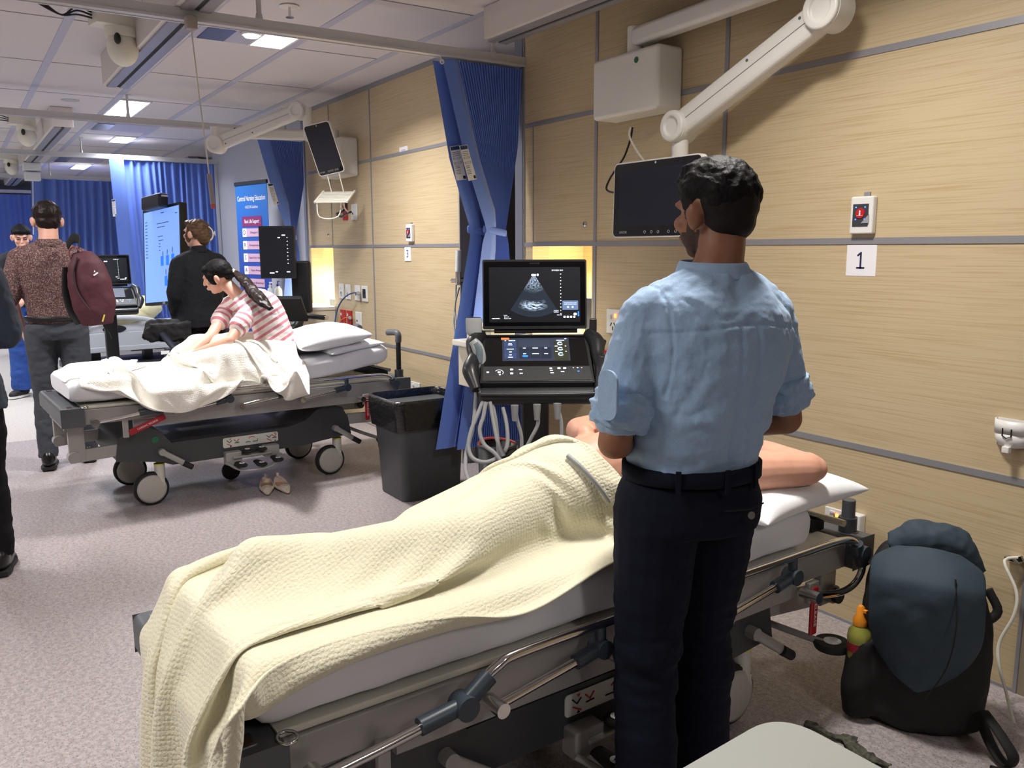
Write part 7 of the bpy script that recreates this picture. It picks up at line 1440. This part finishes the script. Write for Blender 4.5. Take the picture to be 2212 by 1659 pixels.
sb = MB(); sb.box(cb+EZ*(zb_/2+.03), (wb, .004, zb_-.06), np.array([exb, nb_, EZ]).T); sb.obj('graphic_sheet', banmat(), t, world=True)
MB().box(cb+EZ*(zb_+.01), (wb+.01, .02, .035), np.array([exb, nb_, EZ]).T).obj('top_bar', mat('bar_black', (34, 38, 52), .4), t, world=True); MB().box(cb+EZ*.03, (wb+.02, .14, .06), np.array([exb, nb_, EZ]).T).obj('cassette_base', greymetal, t, .01, world=True)
Pb = lambda x, y, e=.004: cb+exb*x*wb/2+EZ*(zb_-y)+nb_*e
q = MB(); addtext(q, 'Central Nursing Education', .07, Pb(-.0, .14), exb, EZ, 0, True, wid=wb*.88); q.obj('title_lettering', paper, t, world=True); q = MB(); addtext(q, 'ANZCOR Guidelines', .04, Pb(.0, .225), exb, EZ, 0, False, wid=wb*.40)
q.obj('subtitle_lettering', paper, t, world=True)
hd = MB(); hd.prism(rrect(wb*.62, .10, .004), Pb(-.02, .365), exb, EZ, nb_, .001); ho = hd.obj('heading_box', mat('banner_magenta', (128, 40, 104), .6), t, world=True); q = MB(); addtext(q, 'Basic Life Support', .05, Pb(-.02, .365, .0055), exb, EZ, 0, True, wid=wb*.46); q.obj('heading_lettering', paper, ho, world=True)
pk = mat('banner_pink', (206, 168, 196), .6)
for k, (l_, s_) in enumerate((('D', 'Dangers?'), ('R', 'Responsive?'), ('S', 'Send for help'), ('A', 'Open Airway'), ('B', 'Normal Breathing?'), ('C', 'Start CPR'), ('D', 'Attach Defibrillator (AED)'))):
    y = .475+.125*k; o_ = MB().prism(rrect(wb*.50, .082, .004), Pb(.10, y), exb, EZ, nb_, .001).obj('step_box', pk, t, world=True); lt = MB().prism(rrect(wb*.13, .085, .008), Pb(-.52, y), exb, EZ, nb_, .0012).obj('letter_box', paper, t, world=True)
    q = MB(); addtext(q, l_, .06, Pb(-.52, y, .006), exb, EZ, 0, True); addtext(q, s_, .03, Pb(.10, y, .006), exb, EZ, 0, False, wid=wb*min(.44, .03*len(s_))); q.obj('lettering', ink, o_, world=True)
o_ = MB().prism(rrect(wb*.60, .11, .004), Pb(.02, .475+.125*7+.01), exb, EZ, nb_, .001).obj('step_box', pk, t, world=True); q = MB(); addtext(q, 'Continue CPR until responsiveness', .02, Pb(.02, 1.345, .006), exb, EZ, 0, False, wid=wb*.54); addtext(q, 'or normal breathing return', .02, Pb(.02, 1.38, .006), exb, EZ, 0, False, wid=wb*.42); q.obj('lettering', ink, o_, world=True)
# hospital bed far behind
f0 = ond(240, 700, 9.7)
t = thing('hospital_bed', 'pale grey hospital bed partly hidden behind the open blue curtain', 'bed', (f0[0], f0[1]-.2, 0), math.radians(8))
palegrey = mat('bed_pale_grey', (196, 200, 204), .45)
MB().tube([A3(0, .55, .40), A3(0, .50, .62), A3(0, .25, .72), A3(0, -.15, .70), A3(0, -.5, .58)], .03, 10, res=5).bb((-.02, -.5, .38), (.02, .55, .56)).obj('side_panel', palegrey, t, .01); MB().ell((-.025, .18, .60), (.006, .13, .045)).obj('panel_opening', inkblack, t)
MB().bb((.03, -1.2, .45), (.85, .8, .52)).obj('platform', darkplast, t, .01); MB().bb((-.03, -.9, .34), (.03, .7, .40)).obj('lower_rail', palegrey, t, .008); MB().bb((.1, -1.0, .12), (.8, .6, .20)).obj('base_frame', darkplast, t, .01); MB().box((.4, -.3, .33), (.1, .1, .28)).box((.4, .3, .33), (.1, .1, .28)).obj('lift_column', darkplast, t)
for x in (.15, .75):
    for y in (-.9, .5): MB().cyl((x-.02, y, .06), (x+.02, y, .06), .06).obj('castor', rubber, t)
MB().bb((.05, -1.15, .525), (.83, .75, .66)).obj('mattress_pad', sheetm, t, .04, 3)
mb = MB(); mb.ell((.35, .1, .72), (.3, .55, .12)); mb.ell((.3, -.25, .80), (.2, .25, .14)); V, Fc, N_ = remesh(mb, .02, 3); V = folds(V, N_, .05, 5, 2); o_ = mk('blanket', V, Fc, mat('yellow_blanket', (226, 220, 178), .9), (0, 0, 0)); 
Mx = np.array(ROOTS[t.name]); o_.matrix_world = Matrix(Mx.tolist()); tag(o_, 'pale yellow blanket heaped on the distant hospital bed', 'blanket')
t = thing('instrument_tray', 'low dark shelf with blue folders under the distant bed', 'shelf', (f0[0]-.35, f0[1]-.1, .0)); MB().bb((f0[0]-.5, f0[1]-.45, .15), (f0[0]-.3, f0[1]+.35, .19)).bb((f0[0]-.5, f0[1]-.45, .0), (f0[0]-.3, f0[1]-.42, .16)).bb((f0[0]-.5, f0[1]+.32, .0), (f0[0]-.3, f0[1]+.35, .16)).obj('shelf', darkplast, t, world=True)
